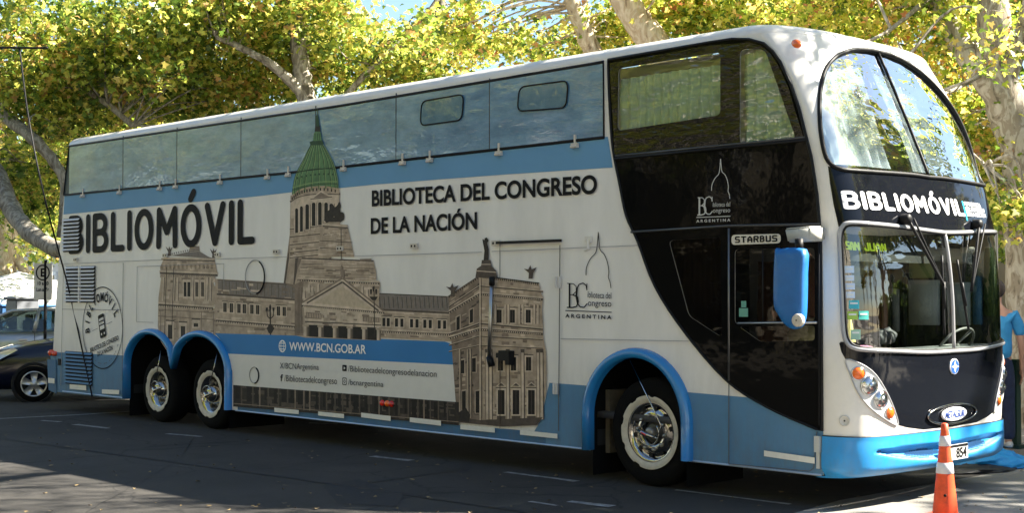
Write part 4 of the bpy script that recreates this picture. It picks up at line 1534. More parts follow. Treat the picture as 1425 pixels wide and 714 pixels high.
# --- library logos (dark on white, pale on black)
def logo(px, m_, off, k=1.0):
    """px: function mapping local pixel coords of the side logo to photo pixels"""
    P = Print("library_logo", off)
    lw = 1.1
    P.path([px(*q) for q in smooth_path([(816.7, 383), (817.5, 372), (823, 360), (829.5, 353), (831.5, 347), (832.6, 338), (833.8, 323)], 3)], lw, m_)
    P.path([px(*q) for q in smooth_path([(833.8, 323), (835, 338), (836.5, 348), (842, 354), (846.5, 365), (848.5, 378), (847.8, 386), (850, 392), (851.4, 401)], 3)], lw, m_)
    # B and C, serif capitals
    P.path([px(*q) for q in ((790.5, 394.5), (799, 395), (803.2, 399), (803, 406), (798.5, 410.2), (794, 410.4))], 1.1, m_)
    P.path([px(*q) for q in ((798, 410.2), (804.8, 413), (806.2, 420), (803.5, 426.6), (798, 428.2), (790, 428))], 1.7, m_)
    P.path([px(793.8, 395), px(793.8, 428)], 2.3, m_)
    P.path([px(*q) for q in ((818, 404), (817, 397.5), (812.6, 394), (807, 396), (803.6, 403), (802.8, 413), (804.6, 422), (808.8, 427.4), (814, 428), (818.5, 422.5))], 1.5, m_)
    P.path([px(*q) for q in ((804.2, 401), (803.2, 413), (805.4, 423))], 2.4, m_)
    P.path([px(818, 394.5), px(818, 404)], 1.0, m_)
    P.path([px(788, 432.4), px(852.4, 434.8)], 1.2, m_)
    P.build()
    for body, l, r, t, b_ in (("iblioteca del", (819, 414.3), (852, 415.8), (819, 405.8), 0), ("ongreso", (819.5, 425.6), (852, 427), (819.5, 417), 0), ("A R G E N T I N A", (788, 442), (852.4, 444.6), (788, 437), .03)):
        side_text(body, px(*l), px(*r), px(*t), m_, b_, off + .001)
logo(lambda x, y: (x, y), LETTER, .0125)
ax, bx_ = (1018.5 - 971) / (852.4 - 788), (303.9 - 223.7) / (434 - 323)
logo(lambda x, y: (971 + (x - 788) * ax, 223.7 + (y - 323) * bx_ - (x - 788) * .055), LGREY, .0205)

pal.build(); 
dome_print.build()

# ---- black glazed section
blk = [(847.5, 83), (849, 130), (852, 185), (855.5, 215), (863, 253), (872.8, 300), (888.5, 335), (913, 398.6), (954, 462), (1012, 529), (1070, 567), (1136.7, 597), (1146.5, 600), (1147.6, 470), (1147.6, 330), (1140.5, 270), (1131, 218), (1113, 150), (1101, 115), (1087, 85), (1077, 71), (1064, 60), (1044, 54.5), (1020, 54), (990, 58.5)]
Bk = smooth_path([S(*p) for p in blk[:12]], 4)[:-1] + [S(*blk[11])] + [(min(xs_(S(*p)[1]) - .004, S(*p)[0]), S(*p)[1]) for p in blk[12:]]
side_piece("black_glass_panel", [Bk, win1[::-1], win2[::-1], doorwin[::-1], doorwin2[::-1], wing[::-1]], BLACKG, .014)
bm = bmesh.new(); add_tube(bm, [(x, -.014, z) for x, z in Bk], .013, 6, True)
bmobj("gasket", bm, RUBBER, bus, True)
SG = glass_mat("side_glass", (.82, .88, .82), .0, 1.5, wave=.02, wscale=3.0, boost=2.6)
UGM = mat("upper_black_glass", (.004, .004, .004), .02, bump=1.0, bscale=3.2, spec=.3, coat=.25, coatr=.01, cior=1.5, stretch=(1, 1, 2.8))
SGD = glass_mat("side_glass_dark", (.10, .11, .11), .0, 1.5, wave=.006, wscale=2.4, boost=.3)
for wn, m_ in ((win1, SG), (win2, SG)):
    side_piece("window", [wn], m_, .006)
ug = SP([(850, 88), (990, 63), (1044, 59), (1062, 64), (1074, 75), (1084, 90), (1098, 120), (1120, 193), (857, 219)])
side_piece("upper_glazing", [ug, win1[::-1], win2[::-1]], UGM, .017)
for wn in (doorwin, doorwin2, wing):
    side_piece("window", [wn], SGD, .006)
def strip(pts, r, m_, name="mullion", y=-.018, parent=bus, n=6):
    bm = bmesh.new(); add_tube(bm, [(*S(*p)[:1], y, S(*p)[1]) for p in pts], r, n)
    return bmobj(name, bm, m_, parent, True)
strip([(857, 221), (1124, 194.5)], .014, RUBBER)
strip([(858, 217), (1122, 191)], .010, mat("mullion_grey", (.05, .05, .05), .3))
strip([(880, 323), (1015, 314.5), (1143, 312)], .012, mat("mullion_grey", (.05, .05, .05), .3))
# door: frame lines on its edge, lower panel lines and bar
door = side_piece("door", [SP([(1018, 322), (1141, 320), (1141, 476), (1141, 590), (1110, 584), (1072, 567), (1018, 532)]), doorwin[::-1], doorwin2[::-1]], BLACKG, .024)
strip([(1016.5, 318), (1016.5, 530)], .010, mat("door_frame_grey", (.16, .16, .16), .3, .6), "door_frame", -.022, door)
strip([(1142.3, 318), (1142.3, 592)], .008, RUBBER, "door_frame", -.026, door)
strip([(1030, 450), (1140, 449)], .011, STEEL, "door_bar", -.030, door)
strip([(1064, 347), (1064, 449)], .006, RUBBER, "door_frame", -.026, door)
# STARBUS plate
pl = [S(1021, 327), S(1089.6, 325.5), S(1089.6, 338.6), S(1021, 341)]
plate = side_piece("name_plate", [roundpoly(pl, .05, 6)], mat("plate_cream", (.62, .58, .50), .35), .032)
vs, fs, W_ = stroke_text("STARBUS", .26, .42)
a, b = S(1027, 337.4), S(1084, 335.6)
put_side("lettering", vs, fs, a, b, S(1027, 330.2)[1] - a[1], LETTER, .034, plate, xr=(0, W_), capn=1)
# stickers on the door glass
for q in ([(1034, 419), (1041, 419), (1041, 428), (1034, 428)], [(1031, 429), (1043.5, 429), (1043.5, 441), (1031, 441)]):
    side_piece("sticker", [SP(q)], mat("sticker_teal", (.10, .30, .24), .5), .026, door)
# dim shapes inside the door: driver's coat and a pale bag
def blob(name, c, r, m_, parent, seed=1, sub=3, amp=.18):
    random.seed(seed)
    bm = bmesh.new()
    bmesh.ops.create_icosphere(bm, subdivisions=sub, radius=1)
    from mathutils import noise
    for v in bm.verts:
        d = 1 + amp * noise.noise(v.co * 1.7 + Vector((seed, 0, 0))) * 2
        v.co = Vector((v.co.x * r[0] * d, v.co.y * r[1] * d, v.co.z * r[2] * d)) + Vector(c)
    return bmobj(name, bm, m_, parent, True)
p = S(1075, 405)
blob("coat", (p[0], .35, p[1]), (.22, .12, .34), mat("brown_cloth", (.30, .12, .07), .8), bus, 3)
p = S(1100, 466)
blob("bag", (p[0], .28, p[1]), (.18, .1, .14), mat("cream_cloth", (.62, .52, .30), .8), bus, 5)

# ---- curtains behind the upper side windows and a brown one behind the wing window
def curtain(name, x0, x1, z0, z1, y, m_, parent=bus, fold=.03, n=None, k=60, ax='x'):
    n = n or max(20, int(abs(x1 - x0) * 60))
    bm = bmesh.new()
    rows = []
    for j in range(8):
        t = j / 7
        row = []
        for i in range(n + 1):
            x = x0 + (x1 - x0) * i / n
            if ax == 'x': x = min(x, xs_(z1 + (z0 - z1) * t) - .10)
            yy = y + fold * math.sin(x * k + 1.3 * math.sin(x * 7)) * (.6 + .4 * t) + .01 * math.sin(9 * t + x * 5)
            row.append(bm.verts.new((x, yy, z1 + (z0 - z1) * t) if ax == 'x' else (yy, x, z1 + (z0 - z1) * t)))
        rows.append(row)
    for A, B in zip(rows, rows[1:]):
        for i in range(n):
            bm.faces.new((A[i], A[i + 1], B[i + 1], B[i]))
    return bmobj(name, bm, m_, parent, True)
CURT = mat("curtain_green", (.36, .45, .34), .8, var=.1, vscale=8)
zw0, zw1 = S(861, 182)[1], S(862, 95)[1]
curtain("curtain", S(858, 100)[0], S(1008, 100)[0], zw0 - .05, S(862, 108)[1], .07, CURT)
curtain("curtain", S(1028, 100)[0], S(1116, 190)[0], S(1031, 203)[1] - .05, 3.86, .07, CURT)
curtain("curtain", S(925, 400)[0], S(1010, 400)[0], 1.42, 2.3, .10, mat("curtain_brown", (.20, .09, .055), .8))

# ---- upper window band with its tinted print, seams, hopper windows and latches
WB = mat("window_tint_and_sheen", (.045, .14, .26), .3, var=.22, vscale=2.4, bump=.38, bscale=2.2, coat=1.0, coatr=.02, cior=1.62, col2=(.15, .30, .46), stretch=(1, 1, 2.6))  # pale mottle in the tint also stands in for soft reflections
wb = [S(*p) for p in ((97, 203.5), (475, 147), (840.5, 86), (841.5, 191), (402, 240.5), (89.5, 271.5))]
winband = side_piece("window_band", [wb], mat("band_backing", (.03, .05, .06), .5), .0035)
def top_z(x): return float(np.interp(x, [wb[0][0], wb[1][0], wb[2][0]], [wb[0][1], wb[1][1], wb[2][1]]))
def bot_z(x): return float(np.interp(x, [wb[5][0], wb[4][0], wb[3][0]], [wb[5][1], wb[4][1], wb[3][1]]))
edges_ = [wb[0][0]] + [S(x, 220)[0] for x in (172, 247, 336, 440, 552, 682)] + [wb[2][0]]
rp_ = random.Random(4)
for x0, x1 in zip(edges_, edges_[1:]):
    n = 14
    bm = bmesh.new(); rows = []
    tl, tr = rp_.uniform(-.004, .004), rp_.uniform(-.004, .004); bu = rp_.uniform(.002, .007)
    for r_ in range(9):
        row = []
        for c_ in range(n + 1):
            u, v = c_ / n, r_ / 8
            x = x0 + .008 + (x1 - x0 - .016) * u
            z = bot_z(x) + (top_z(x) - bot_z(x)) * v
            row.append(bm.verts.new((x, -.010 - bu * 4 * u * (1 - u) * 4 * v * (1 - v) * .8 + tl * (u - .5) * .5 + tr * (v - .5) * .5, z)))
        rows.append(row)
    for A_, B_ in zip(rows, rows[1:]):
        for c_ in range(n): bm.faces.new((A_[c_], A_[c_ + 1], B_[c_ + 1], B_[c_]))
    bmobj("window_pane", bm, WB, winband, True)
bm = bmesh.new(); add_tube(bm, [(x, -.004, z) for x, z in wb], .017, 6, True)
bmobj("gasket", bm, RUBBER, winband, True)
for x, dx in ((172, -2), (247, -1), (336, 0), (440, 0), (552, 1), (682, 0)):
    def yt(x): return 203.5 + (x - 97) * (86 - 203.5) / (840.5 - 97) + 2 * 0
    p0, p1 = S(x, 200 - (x - 97) * .158), S(x - dx, 271 - (x - 89.5) * .1063)
    bm = bmesh.new(); add_box(bm, (p0[0], -.006, (p0[1] + p1[1]) / 2), (.012, .006, abs(p0[1] - p1[1]) - .02))
    bmobj("seam", bm, mat("seam_dark", (.03, .035, .04), .5), winband)
for q in ([(589, 141), (647.5, 131), (645, 167), (587, 175)], [(725, 121), (793, 112), (790, 150), (722, 155)]):
    lp_ = roundpoly(SP(q), .08)
    o = side_piece("hopper_window", [lp_], mat("hopper_glass", (.04, .12, .20), .2, vscale=2, bump=.3, bscale=2, coat=1.0, coatr=.02, col2=(.11, .22, .31)), .022, winband)
    bm = bmesh.new(); add_tube(bm, [(x, -.024, z) for x, z in lp_], .008, 6, True)
    bmobj("frame", bm, RUBBER, o, True)
# the spire of the printed dome carries on over the tinted band
for i, (x, y) in enumerate([(117, 272.5), (168, 268), (224, 262.5), (246, 260), (308, 254), (374, 247), (403, 243.5), (480, 235.5), (562, 227), (600, 223), (696, 213.5), (802, 202.5)]):
    p = S(x, y)
    bm = bmesh.new()
    add_box(bm, (p[0], -.022, p[1] + .00), (.085, .03, .045))
    add_box(bm, (p[0], -.016, p[1] + .06), (.022, .02, .09))
    add_tube(bm, [(p[0] - .035, -.040, p[1] - .012), (p[0] + .045, -.040, p[1] - .012)], .014, 8)
    bmobj("latch", bm, PLASTIC, bus)
# small slotted plates on the middle seam
for (x, y) in ((107, 361.5), (231.5, 355.6), (304, 354.5), (386, 350.5), (475, 346), (578, 342.5), (692, 338.5)):
    p = S(x, y)
    bm = bmesh.new(); add_box(bm, (p[0], -.020, p[1]), (.115, .018, .055))
    o = bmobj("slot_plate", bm, PLASTIC, bus)
    bm = bmesh.new()
    for d in (-.03, .025): add_box(bm, (p[0] + d, -.0305, p[1]), (.022, .003, .022))
    bmobj("slot", bm, LETTER, o)
p = S(820.5, 333)
bm = bmesh.new(); add_box(bm, (p[0], -.02, p[1]), (.075, .02, .055)); add_tube(bm, [(p[0], -.03, p[1]), (p[0] + .01, -.03, p[1] - .09), (p[0] - .035, -.03, p[1] - .11)], .013, 6)
bmobj("latch", bm, mat("latch_white", (.65, .62, .57), .4), bus)

# ---- panel seams
def seam(pts, w_=.007, m_=SEAM, off=.019, name="seam"):
    bm = bmesh.new()
    P = [S(*p) for p in pts]
    for i, (a, b) in enumerate(zip(P, P[1:])):
        d = Vector((b[0] - a[0], 0, b[1] - a[1])); L = d.length
        c = ((a[0] + b[0]) / 2, -off + .001 + i * .0002, (a[1] + b[1]) / 2)
        R = Matrix.Rotation(-math.atan2(d.z, d.x), 3, 'Y')
        add_box(bm, c, (L, .004, w_), R)
    return bmobj(name, bm, m_, bus)
SM2 = mat("seam_soft", (.33, .32, .30), .8)
seam([(86, 367.5), (229, 361.5)], .006, SM2); seam([(303, 360.5), (402, 357.5)], .006, SM2); seam([(496, 356.5), (672, 351)], .006, SM2); seam([(686, 350), (890, 341.5)], .006, SM2)
seam([(782, 471.5), (960, 475)], .006, SM2)
seam([(88, 430.5), (170, 431.5)], .006); seam([(173, 366), (171.5, 530)], .007)
seam([(192.5, 371), (313, 367)], .006, SM2); seam([(192.5, 371), (191.5, 448), (215, 449)], .006, SM2); seam([(313, 367), (313, 392)], .006, SM2)
seam([(90, 368), (86, 536)], .007, SM2)
seam([(697.5, 340), (697.5, 388)], .007); seam([(697.5, 505), (697.5, 596)], .006, T4); seam([(781, 341), (779, 600)], .009)
seam([(1016, 530), (1016, 646)], .007); seam([(1016, 646), (1128, 656), (1134, 652), (1138.5, 601)], .006)
bm = bmesh.new(); a, b = S(694, 336.2), S(783, 336.8)
add_box(bm, ((a[0] + b[0]) / 2, -.028, (a[1] + b[1]) / 2), (b[0] - a[0], .03, .026))
bmobj("drip_rail", bm, RUBBER, bus)
for (x, y) in ((779, 393), (776, 541)):
    p = S(x, y)
    bm = bmesh.new(); add_box(bm, (p[0], -.025, p[1]), (.05, .025, .11)); add_tube(bm, [(p[0] - .01, -.045, p[1] - .05), (p[0] - .01, -.045, p[1] + .05)], .012, 6)
    bmobj("door_hinge", bm, mat("hinge_white", (.55, .53, .5), .4), bus)
# skirt edge: bright lip
bm = bmesh.new()
add_tube(bm, [(S(328, 571)[0], -.004, Z0), (S(822, 620)[0], -.004, Z0)], .010, 6)
add_tube(bm, [(S(960, 620)[0], -.004, Z0), (-.02, -.004, Z0)], .010, 6)
add_tube(bm, [(-13.3, -.004, Z0), (S(172, 560)[0], -.004, Z0)], .010, 6)
bmobj("skirt_lip", bm, mat("lip_metal", (.45, .52, .6), .3, .5), bus)
# hinge bracket by the bumper
a = S(1143, 622)
bm = bmesh.new(); add_box(bm, (a[0] - .02, -.02, a[1] + .02), (.05, .04, .13)); add_box(bm, (a[0] - .02, -.012, a[1] - .11), (.03, .02, .14))
bmobj("corner_bracket", bm, mat("bracket_grey", (.45, .46, .45), .5), bus)

# ---- flush ring flaps
for (x, y, r) in ((356, 385.5, .21), (355, 522.5, .10)):
    p = S(x, y)
    bm = bmesh.new()
    ring = [(p[0] + r * math.cos(2 * pi * k / 40), -.014, p[1] + r * math.sin(2 * pi * k / 40)) for k in range(40)]
    add_tube(bm, ring, .006, 5, True)
    o = bmobj("round_flap", bm, SM2, bus)
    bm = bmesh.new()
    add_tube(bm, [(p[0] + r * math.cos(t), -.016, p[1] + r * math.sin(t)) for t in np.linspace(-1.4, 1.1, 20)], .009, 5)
    bmobj("painted_gap_shade", bm, LETTER, o)  # black arc stands in for the gap's shade along one side

# ---- air grilles: every louvre is a part
def louvres(corner_px, rows, cols, m_=WHITE, name="louvre", gap=.03):
    TL, TR, BR, BL = [S(*p) for p in corner_px]
    bm = bmesh.new()
    x0, x1, z0, z1 = min(TL[0], BL[0]), max(TR[0], BR[0]), min(BL[1], BR[1]), max(TL[1], TR[1])
    # dark backing
    back = side_piece("air_grille", [[(x0, z0), (x1, z0), (x1, z1), (x0, z1)]], DARK, .012)
    cw = (x1 - x0 - gap * (cols - 1)) / cols
    me = None
    for c in range(cols):
        if cols > 1 and c:
            pass
        for r in range(rows):
            z = z1 - (r + .5) * (z1 - z0) / rows
            x = x0 + cw / 2 + c * (cw + gap)
            if me is None:
                bm = bmesh.new()
                R = Matrix.Rotation(math.radians(-38), 3, 'X')
                add_box(bm, (0, 0, 0), (cw, .004, (z1 - z0) / rows * .66), R)
                bm.normal_update()
                me = bpy.data.meshes.new(name); bm.to_mesh(me); bm.free(); me.materials.append(m_)
            o = link(name, me, back)
            o.location = Vector((x, -.030, z + .006))
    if cols > 1:
        bm = bmesh.new(); add_box(bm, ((x0 + x1) / 2, -.025, (z0 + z1) / 2), (gap, .03, z1 - z0))
        bmobj("grille_post", bm, m_, back)
louvres([(93, 371), (133.5, 371), (133, 421), (92.5, 421)], 10, 2)
louvres([(92.5, 492), (130, 491), (129.5, 536), (93, 534)], 9, 1, B3)
louvres([(90, 305), (112, 303), (112, 350), (89, 351)], 9, 1)

# ---- reflective strips along the skirt
for q in ([(99, 535), (122, 536.5), (122, 543.5), (99, 541.5)], [(144, 542), (168, 543), (168, 549), (144, 548)], [(384, 567.6), (418, 571), (418, 576.6), (384, 573.6)], [(445, 572.8), (481, 576.4), (481, 582.4), (445, 578.4)],
          [(505, 574.6), (546, 579.2), (546, 586.2), (505, 581)], [(572.6, 581), (616, 585.8), (616, 592.8), (572.6, 587.6)], [(643, 591), (691, 595.8), (691, 602.4), (643, 597.6)], [(726, 598.6), (778, 604), (778, 610.6), (726, 605.2)], [(1065.5, 627), (1136, 637), (1136, 645.6), (1065.5, 635)]):
    side_piece("reflective_strip", [SP(q)], REFLECT, .024)
# ---- marker lamps low on the side and the rear corner lamp
for (x, y, m_) in ((534, 561, REDL), (540.6, 561.8, ORANGE), (546.5, 562.4, REDL)):
    p = S(x, y)
    bm = bmesh.new(); add_lathe(bm, [(.036, -.012), (.034, -.03), (.02, -.045), (0, -.05)], 18, 'y', (p[0], 0, p[1]))
    bmobj("marker_lamp", bm, m_, bus, True)
p = S(72.5, 491)
bm = bmesh.new(); add_lathe(bm, [(.045, 0), (.045, -.05), (.03, -.07), (0, -.075)], 18, 'y', (p[0] + .03, -.0, p[1])); add_lathe(bm, [(.035, 0), (.035, -.05), (.02, -.06), (0, -.065)], 18, 'y', (p[0] + .13, -.0, p[1] - .01))
bmobj("rear_marker_lamp", bm, mat("lamp_red_orange", (.75, .07, .02), .25, coat=.6), bus, True)
bm = bmesh.new(); p = S(84, 504); add_box(bm, (p[0], -.014, p[1]), (.08, .02, .10))
bmobj("socket", bm, LETTER, bus)
# rear corner cover in blue, below
side_piece("rear_corner_guard", [SP([(67, 500), (79, 501), (80, 548), (69, 543)])], B3d, .016)
side_piece("reflective_strip", [SP([(69, 526), (78, 527), (78, 534), (69, 533)])], REFLECT, .026)
# ---- wheel arch flares
def flare(inner, outer, name="arch_flare"):
    bm = bmesh.new()
    n = len(inner)
    rows = []
    for k in range(n):
        a, b = inner[k], outer[k]
        row = []
        for t, y in ((0, .02), (0.0, -.045), (.12, -.072), (.5, -.085), (.85, -.070), (1.0, -.03), (1.0, .002)):
            row.append(bm.verts.new((a[0] + (b[0] - a[0]) * t, y, a[1] + (b[1] - a[1]) * t)))
        rows.append(row)
    for A, B in zip(rows, rows[1:]):
        for k in range(6):
            bm.faces.new((A[k], A[k + 1], B[k + 1], B[k]))
    for row in (rows[0], rows[-1]):
        bm.faces.new(row)
    return bmobj(name, bm, ARCH, bus, True)
flare(fa_in, fa_out); flare(ra_in, ra_out)
# wheel housings: dark boxes open to the side
def housing(x0, x1, zt):
    bm = bmesh.new()
    V = [bm.verts.new(c) for c in ((x0, .01, .05), (x1, .01, .05), (x1, .01, zt), (x0, .01, zt), (x0, .85, .05), (x1, .85, .05), (x1, .85, zt), (x0, .85, zt))]
    for f in ((4, 5, 6, 7), (0, 4, 7, 3), (1, 2, 6, 5), (3, 7, 6, 2)):
        bm.faces.new([V[i] for i in f])
    bmobj("wheel_housing", bm, mat("housing_black", (.005, .005, .005), .95, spec=.1), bus)
housing(fa_in[-1][0] - .01, fa_in[0][0] + .01, 1.35)
housing(ra_in[-1][0] - .01, ra_in[0][0] + .01, 1.35)
# underbody
bm = bmesh.new()
add_box(bm, ((-13.3 + ra_in[-1][0]) / 2, YC, .42), (abs(-13.3 - ra_in[-1][0]), 2.5, .12))
add_box(bm, ((ra_in[0][0] + fa_in[-1][0]) / 2, YC, .40), (fa_in[-1][0] - ra_in[0][0], 2.5, .15))
add_box(bm, (fa_in[0][0] / 2 + .1, YC, .42), (-fa_in[0][0] - .1, 2.5, .12))
add_box(bm, (-5, YC, .28), (5, 1.2, .2)); add_box(bm, (-11, YC + .6, .34), (4, 1.1, .2)); add_box(bm, (-4, YC + .5, .24), (1.4, .9, .2))
bmobj("underbody", bm, DARK, bus)
bm = bmesh.new(); a = S(826, 550)
add_box(bm, (a[0] + .02, .30, .55), (.05, .25, .6)); bmobj("mud_flap", bm, mat("mudflap", (.10, .085, .06), .9, var=.3, vscale=8), bus)

# ---- wheels
wheel_data = {}
def build_wheel(kind, x, z, r):
    k = r / .5
    wroot = bpy.data.objects.new("wheel", None); COL.objects.link(wroot)
    wroot.parent = bus; wroot.matrix_parent_inverse = Matrix.Translation(-bus.location)
    wroot.location = (x, .06, z)
    def part(name, bm, m_):
        me = bpy.data.meshes.new(name); bm.normal_update(); bm.to_mesh(me); bm.free(); me.materials.append(m_); me.shade_smooth()
        o = bpy.data.objects.new(name, me); COL.objects.link(o); o.parent = wroot
        return o
    bm = bmesh.new()
    add_lathe(bm, [(.30 * k, .28), (.46 * k, .28), (.49 * k, .26), (.50 * k, .22), (.50 * k, .06), (.492 * k, .03), (.47 * k, .008), (.40 * k, -.012), (.345 * k, -.004), (.30 * k, .02), (.285 * k, .05)], 48)
    part("tyre", bm, TYRE)
    # white trim ring with notches
    bm = bmesh.new()
    n = 96; R0, R1 = (.275 if kind == "f" else .262) * k, .338 * k
    inner, mid, outer = [], [], []
    for i in range(n):
        a = 2 * pi * i / n
        ph = (i * (9 if kind == 'f' else 7) / n) % 1
        notch = 1 if (ph < .22 and (.22 < i / n < .72 or kind != 'f')) else 0
        ro = R1 - (.014 * k if notch else 0)
        inner.append(bm.verts.new((R0 * math.cos(a), -.002, R0 * math.sin(a))))
        mid.append(bm.verts.new(((R0 + .03) * math.cos(a), -.026, (R0 + .03) * math.sin(a))))
        outer.append(bm.verts.new((ro * math.cos(a), -.020, ro * math.sin(a))))
    for A, B in ((inner, mid), (mid, outer)):
        for i in range(n):
            bm.faces.new((A[i], A[(i + 1) % n], B[(i + 1) % n], B[i]))
    t = part("trim_ring", bm, TRIM)
    # rim cover
    bm = bmesh.new()
    if kind == 'f':
        add_lathe(bm, [(.285 * k, .015), (.262 * k, .0), (.245 * k, .045), (.225 * k, .06), (.20 * k, .035), (.16 * k, .02), (.125 * k, .02), (.115 * k, .045), (.108 * k, .06)], 48)
    else:
        add_lathe(bm, [(.285 * k, .015), (.262 * k, .0), (.24 * k, .10), (.20 * k, .16), (.17 * k, .17), (.15 * k, .12), (.13 * k, .03), (.10 * k, -.02), (.06 * k, -.04), (0, -.045)], 48)
    part("rim", bm, CHROME)
    for i in range(10):
        a = 2 * pi * (i + .3) / 10
        bm = bmesh.new()
        rr = .212 * k
        add_lathe(bm, [(.024 * k, .034 if kind == 'f' else .125), (0, .030 if kind == 'f' else .12)], 14, 'y', (rr * math.cos(a), 0, rr * math.sin(a)), 1.0)
        part("vent_hole", bm, DARK)
        bm = bmesh.new()
        rr = .158 * k
        c = (rr * math.cos(a + .31), 0, rr * math.sin(a + .31))
        b0 = .020 if kind == 'f' else .115
        add_lathe(bm, [(.017, b0 + .01), (.017, b0 - .02), (.011, b0 - .032), (0, b0 - .034)], 8, 'y', c)
        part("wheel_nut", bm, STEEL)
    if kind == 'f':
        bm = bmesh.new(); add_lathe(bm, [(.105 * k, .06), (.10 * k, .05), (.05 * k, .03), (0, .03)], 24); part("hub", bm, mat("hub_dark", (.03, .03, .03), .4))
        bm = bmesh.new(); add_lathe(bm, [(.05, .05), (.05, -.02), (.035, -.035), (0, -.04)], 20); part("hub_cap", bm, mat("hub_grey", (.25, .24, .23), .4, .7))
        bm = bmesh.new()
        add_tube(bm, [(.12 * math.cos(t), -.03, .12 * math.sin(t)) for t in np.linspace(pi, 2 * pi + .6, 18)], .007, 6)
        add_tube(bm, [(-.10, -.035, .015), (-.02, -.05, -.02), (.10, -.03, -.045)], [.032, .025, .008], 10)
        part("air_line", bm, CHROME)
        bm = bmesh.new(); add_tube(bm, [(-.06, -.066, .0), (.0, -.070, -.02)], .009, 6); part("tag", bm, REDL)
    else:
        bm = bmesh.new()
        add_tube(bm, [(-.12, -.03, .07), (.02, -.07, -.02), (.13, -.03, .03)], [.012, .03, .012], 8)
        add_tube(bm, [(.11 * math.cos(t), -.05, .11 * math.sin(t)) for t in np.linspace(0, 4.5, 18)], .008, 6)
        part("air_line", bm, CHROME)
    return wroot
for (x, z, r), kd in zip(WZ, 'frr'):
    build_wheel(kd, x, z, r)
# far side tyres so the bus rests on both sides
for x, z, r in WZ:
    bm = bmesh.new(); add_lathe(bm, [(0, 2.3), (.3, 2.3), (r, 2.34), (r, 2.58), (.3, 2.62), (0, 2.55)], 32, 'y', (x, 0, z))
    bmobj("far_tyre", bm, TYRE, bus, True)
# steel inflation rods from the arch down to the hubs
for a, b, bend in (((874.8, 502), (919.6, 578), 1), ((222.6, 488), (223.6, 520), 0), ((301, 490.5), (299, 530), 0)):
    p, q = S(*a), S(*b)
    pts = [(p[0], .02, p[1]), (q[0], -.06, q[1])]
    if bend: pts += [(q[0] + .05, -.06, q[1] - .09), (q[0] + .02, -.05, q[1] - .16), (q[0] - .05, -.04, q[1] - .20)]
    bm = bmesh.new(); add_tube(bm, pts, .007, 6)
    bmobj("inflation_rod", bm, CHROME, bus, True)

# ---- silver rod with black ends and box on the printed pavilion (hatch prop)
a, b = S(690.5, 392), S(686.5, 503)
bm = bmesh.new(); add_tube(bm, [(a[0], -.06, a[1]), (b[0], -.06, b[1])], .020, 10); prop = bmobj("prop_rod", bm, STEEL, bus, True)
bm = bmesh.new(); add_tube(bm, [(a[0], -.06, a[1] + .05), (a[0], -.06, a[1] - .04)], .030, 10); add_tube(bm, [(b[0], -.06, b[1] + .05), (b[0] + .03, -.05, b[1] - .05)], .034, 10)
o = bmobj("rod_ends", bm, RUBBER, prop, True); o["kind"] = "stuff"
p = S(709, 495)
bm = bmesh.new(); add_box(bm, (p[0], -.05, p[1]), (.14, .08, .10)); add_box(bm, (p[0] - .09, -.05, p[1]), (.06, .05, .05)); add_box(bm, (p[0] + .06, -.05, p[1] - .02), (.05, .09, .14))
bmobj("latch_box", bm, RUBBER, prop)

# ---- door mirror: blue housing on a pale bracket
ym = -.34
def on_m(px, py): q = on_y(px, py, ym); return (q[0], q[2])
ml = [on_m(*p) for p in ((1083, 349), (1088, 346.5), (1121, 346.8), (1122.5, 380), (1121.5, 430), (1119, 448), (1113, 456.5), (1105, 458), (1096, 452), (1087, 438), (1081.5, 425), (1081, 390))]
ml = smooth_path(ml, 3, True)
bm = bmesh.new()
rows = []
cx, cz = sum(p[0] for p in ml) / len(ml), sum(p[1] for p in ml) / len(ml)
for y, k in ((.03, .90), (.02, 1.0), (-.03, 1.0), (-.055, .96), (-.068, .84), (-.074, .5)):
    rows.append([bm.verts.new((cx + (x - cx) * k, ym + y, cz + (z - cz) * k)) for x, z in ml])
for A, B in zip(rows, rows[1:]):
    for k in range(len(A)):
        bm.faces.new((A[k], A[(k + 1) % len(A)], B[(k + 1) % len(A)], B[k]))
bm.faces.new(rows[-1]); bm.faces.new(rows[0][::-1])
mir = bmobj("wing_mirror", bm, mat("mirror_blue", (.004, .12, .37), .45, coat=.12, coatr=.2, bump=.08, bscale=5, var=.08, vscale=12), bus, True)
q = on_y(1109.5, 446, ym - .085)
bm = bmesh.new(); add_lathe(bm, [(.052, .03), (.052, .0), (.045, -.012), (.03, -.012), (0, -.014)], 24, 'y', q); bmobj("mirror_pivot", bm, PLASTIC, mir, True)
bm = bmesh.new(); add_lathe(bm, [(.007, -.016), (0, -.018)], 10, 'y', q); bmobj("screw", bm, LETTER, mir)
a, b = on_y(1094, 318, -.22), on_y(1138, 337, -.22)
bm = bmesh.new()
b = on_y(1130, 337, -.22)
vs_ = [bm.verts.new(v) for v in ((a[0], -.25, a[2]), (b[0], -.25, a[2] + .01), (b[0] - .01, -.25, b[2] + .02), (a[0] + .03, -.25, b[2]), (a[0], -.17, a[2] + .01), (b[0], -.02, a[2] + .02), (b[0], -.02, b[2] + .01), (a[0] + .03, -.17, b[2]))]
for f in ((0, 3, 2, 1), (4, 5, 6, 7), (0, 1, 5, 4), (3, 7, 6, 2), (1, 2, 6, 5), (0, 4, 7, 3)):
    bm.faces.new([vs_[i] for i in f])
bmesh.ops.bevel(bm, geom=bm.edges[:], offset=.014, segments=2, affect='EDGES')
bmobj("mirror_bracket", bm, mat("bracket_cream", (.46, .45, .40), .45, var=.15, vscale=15), mir, True)
q = on_y(1112, 341, ym)
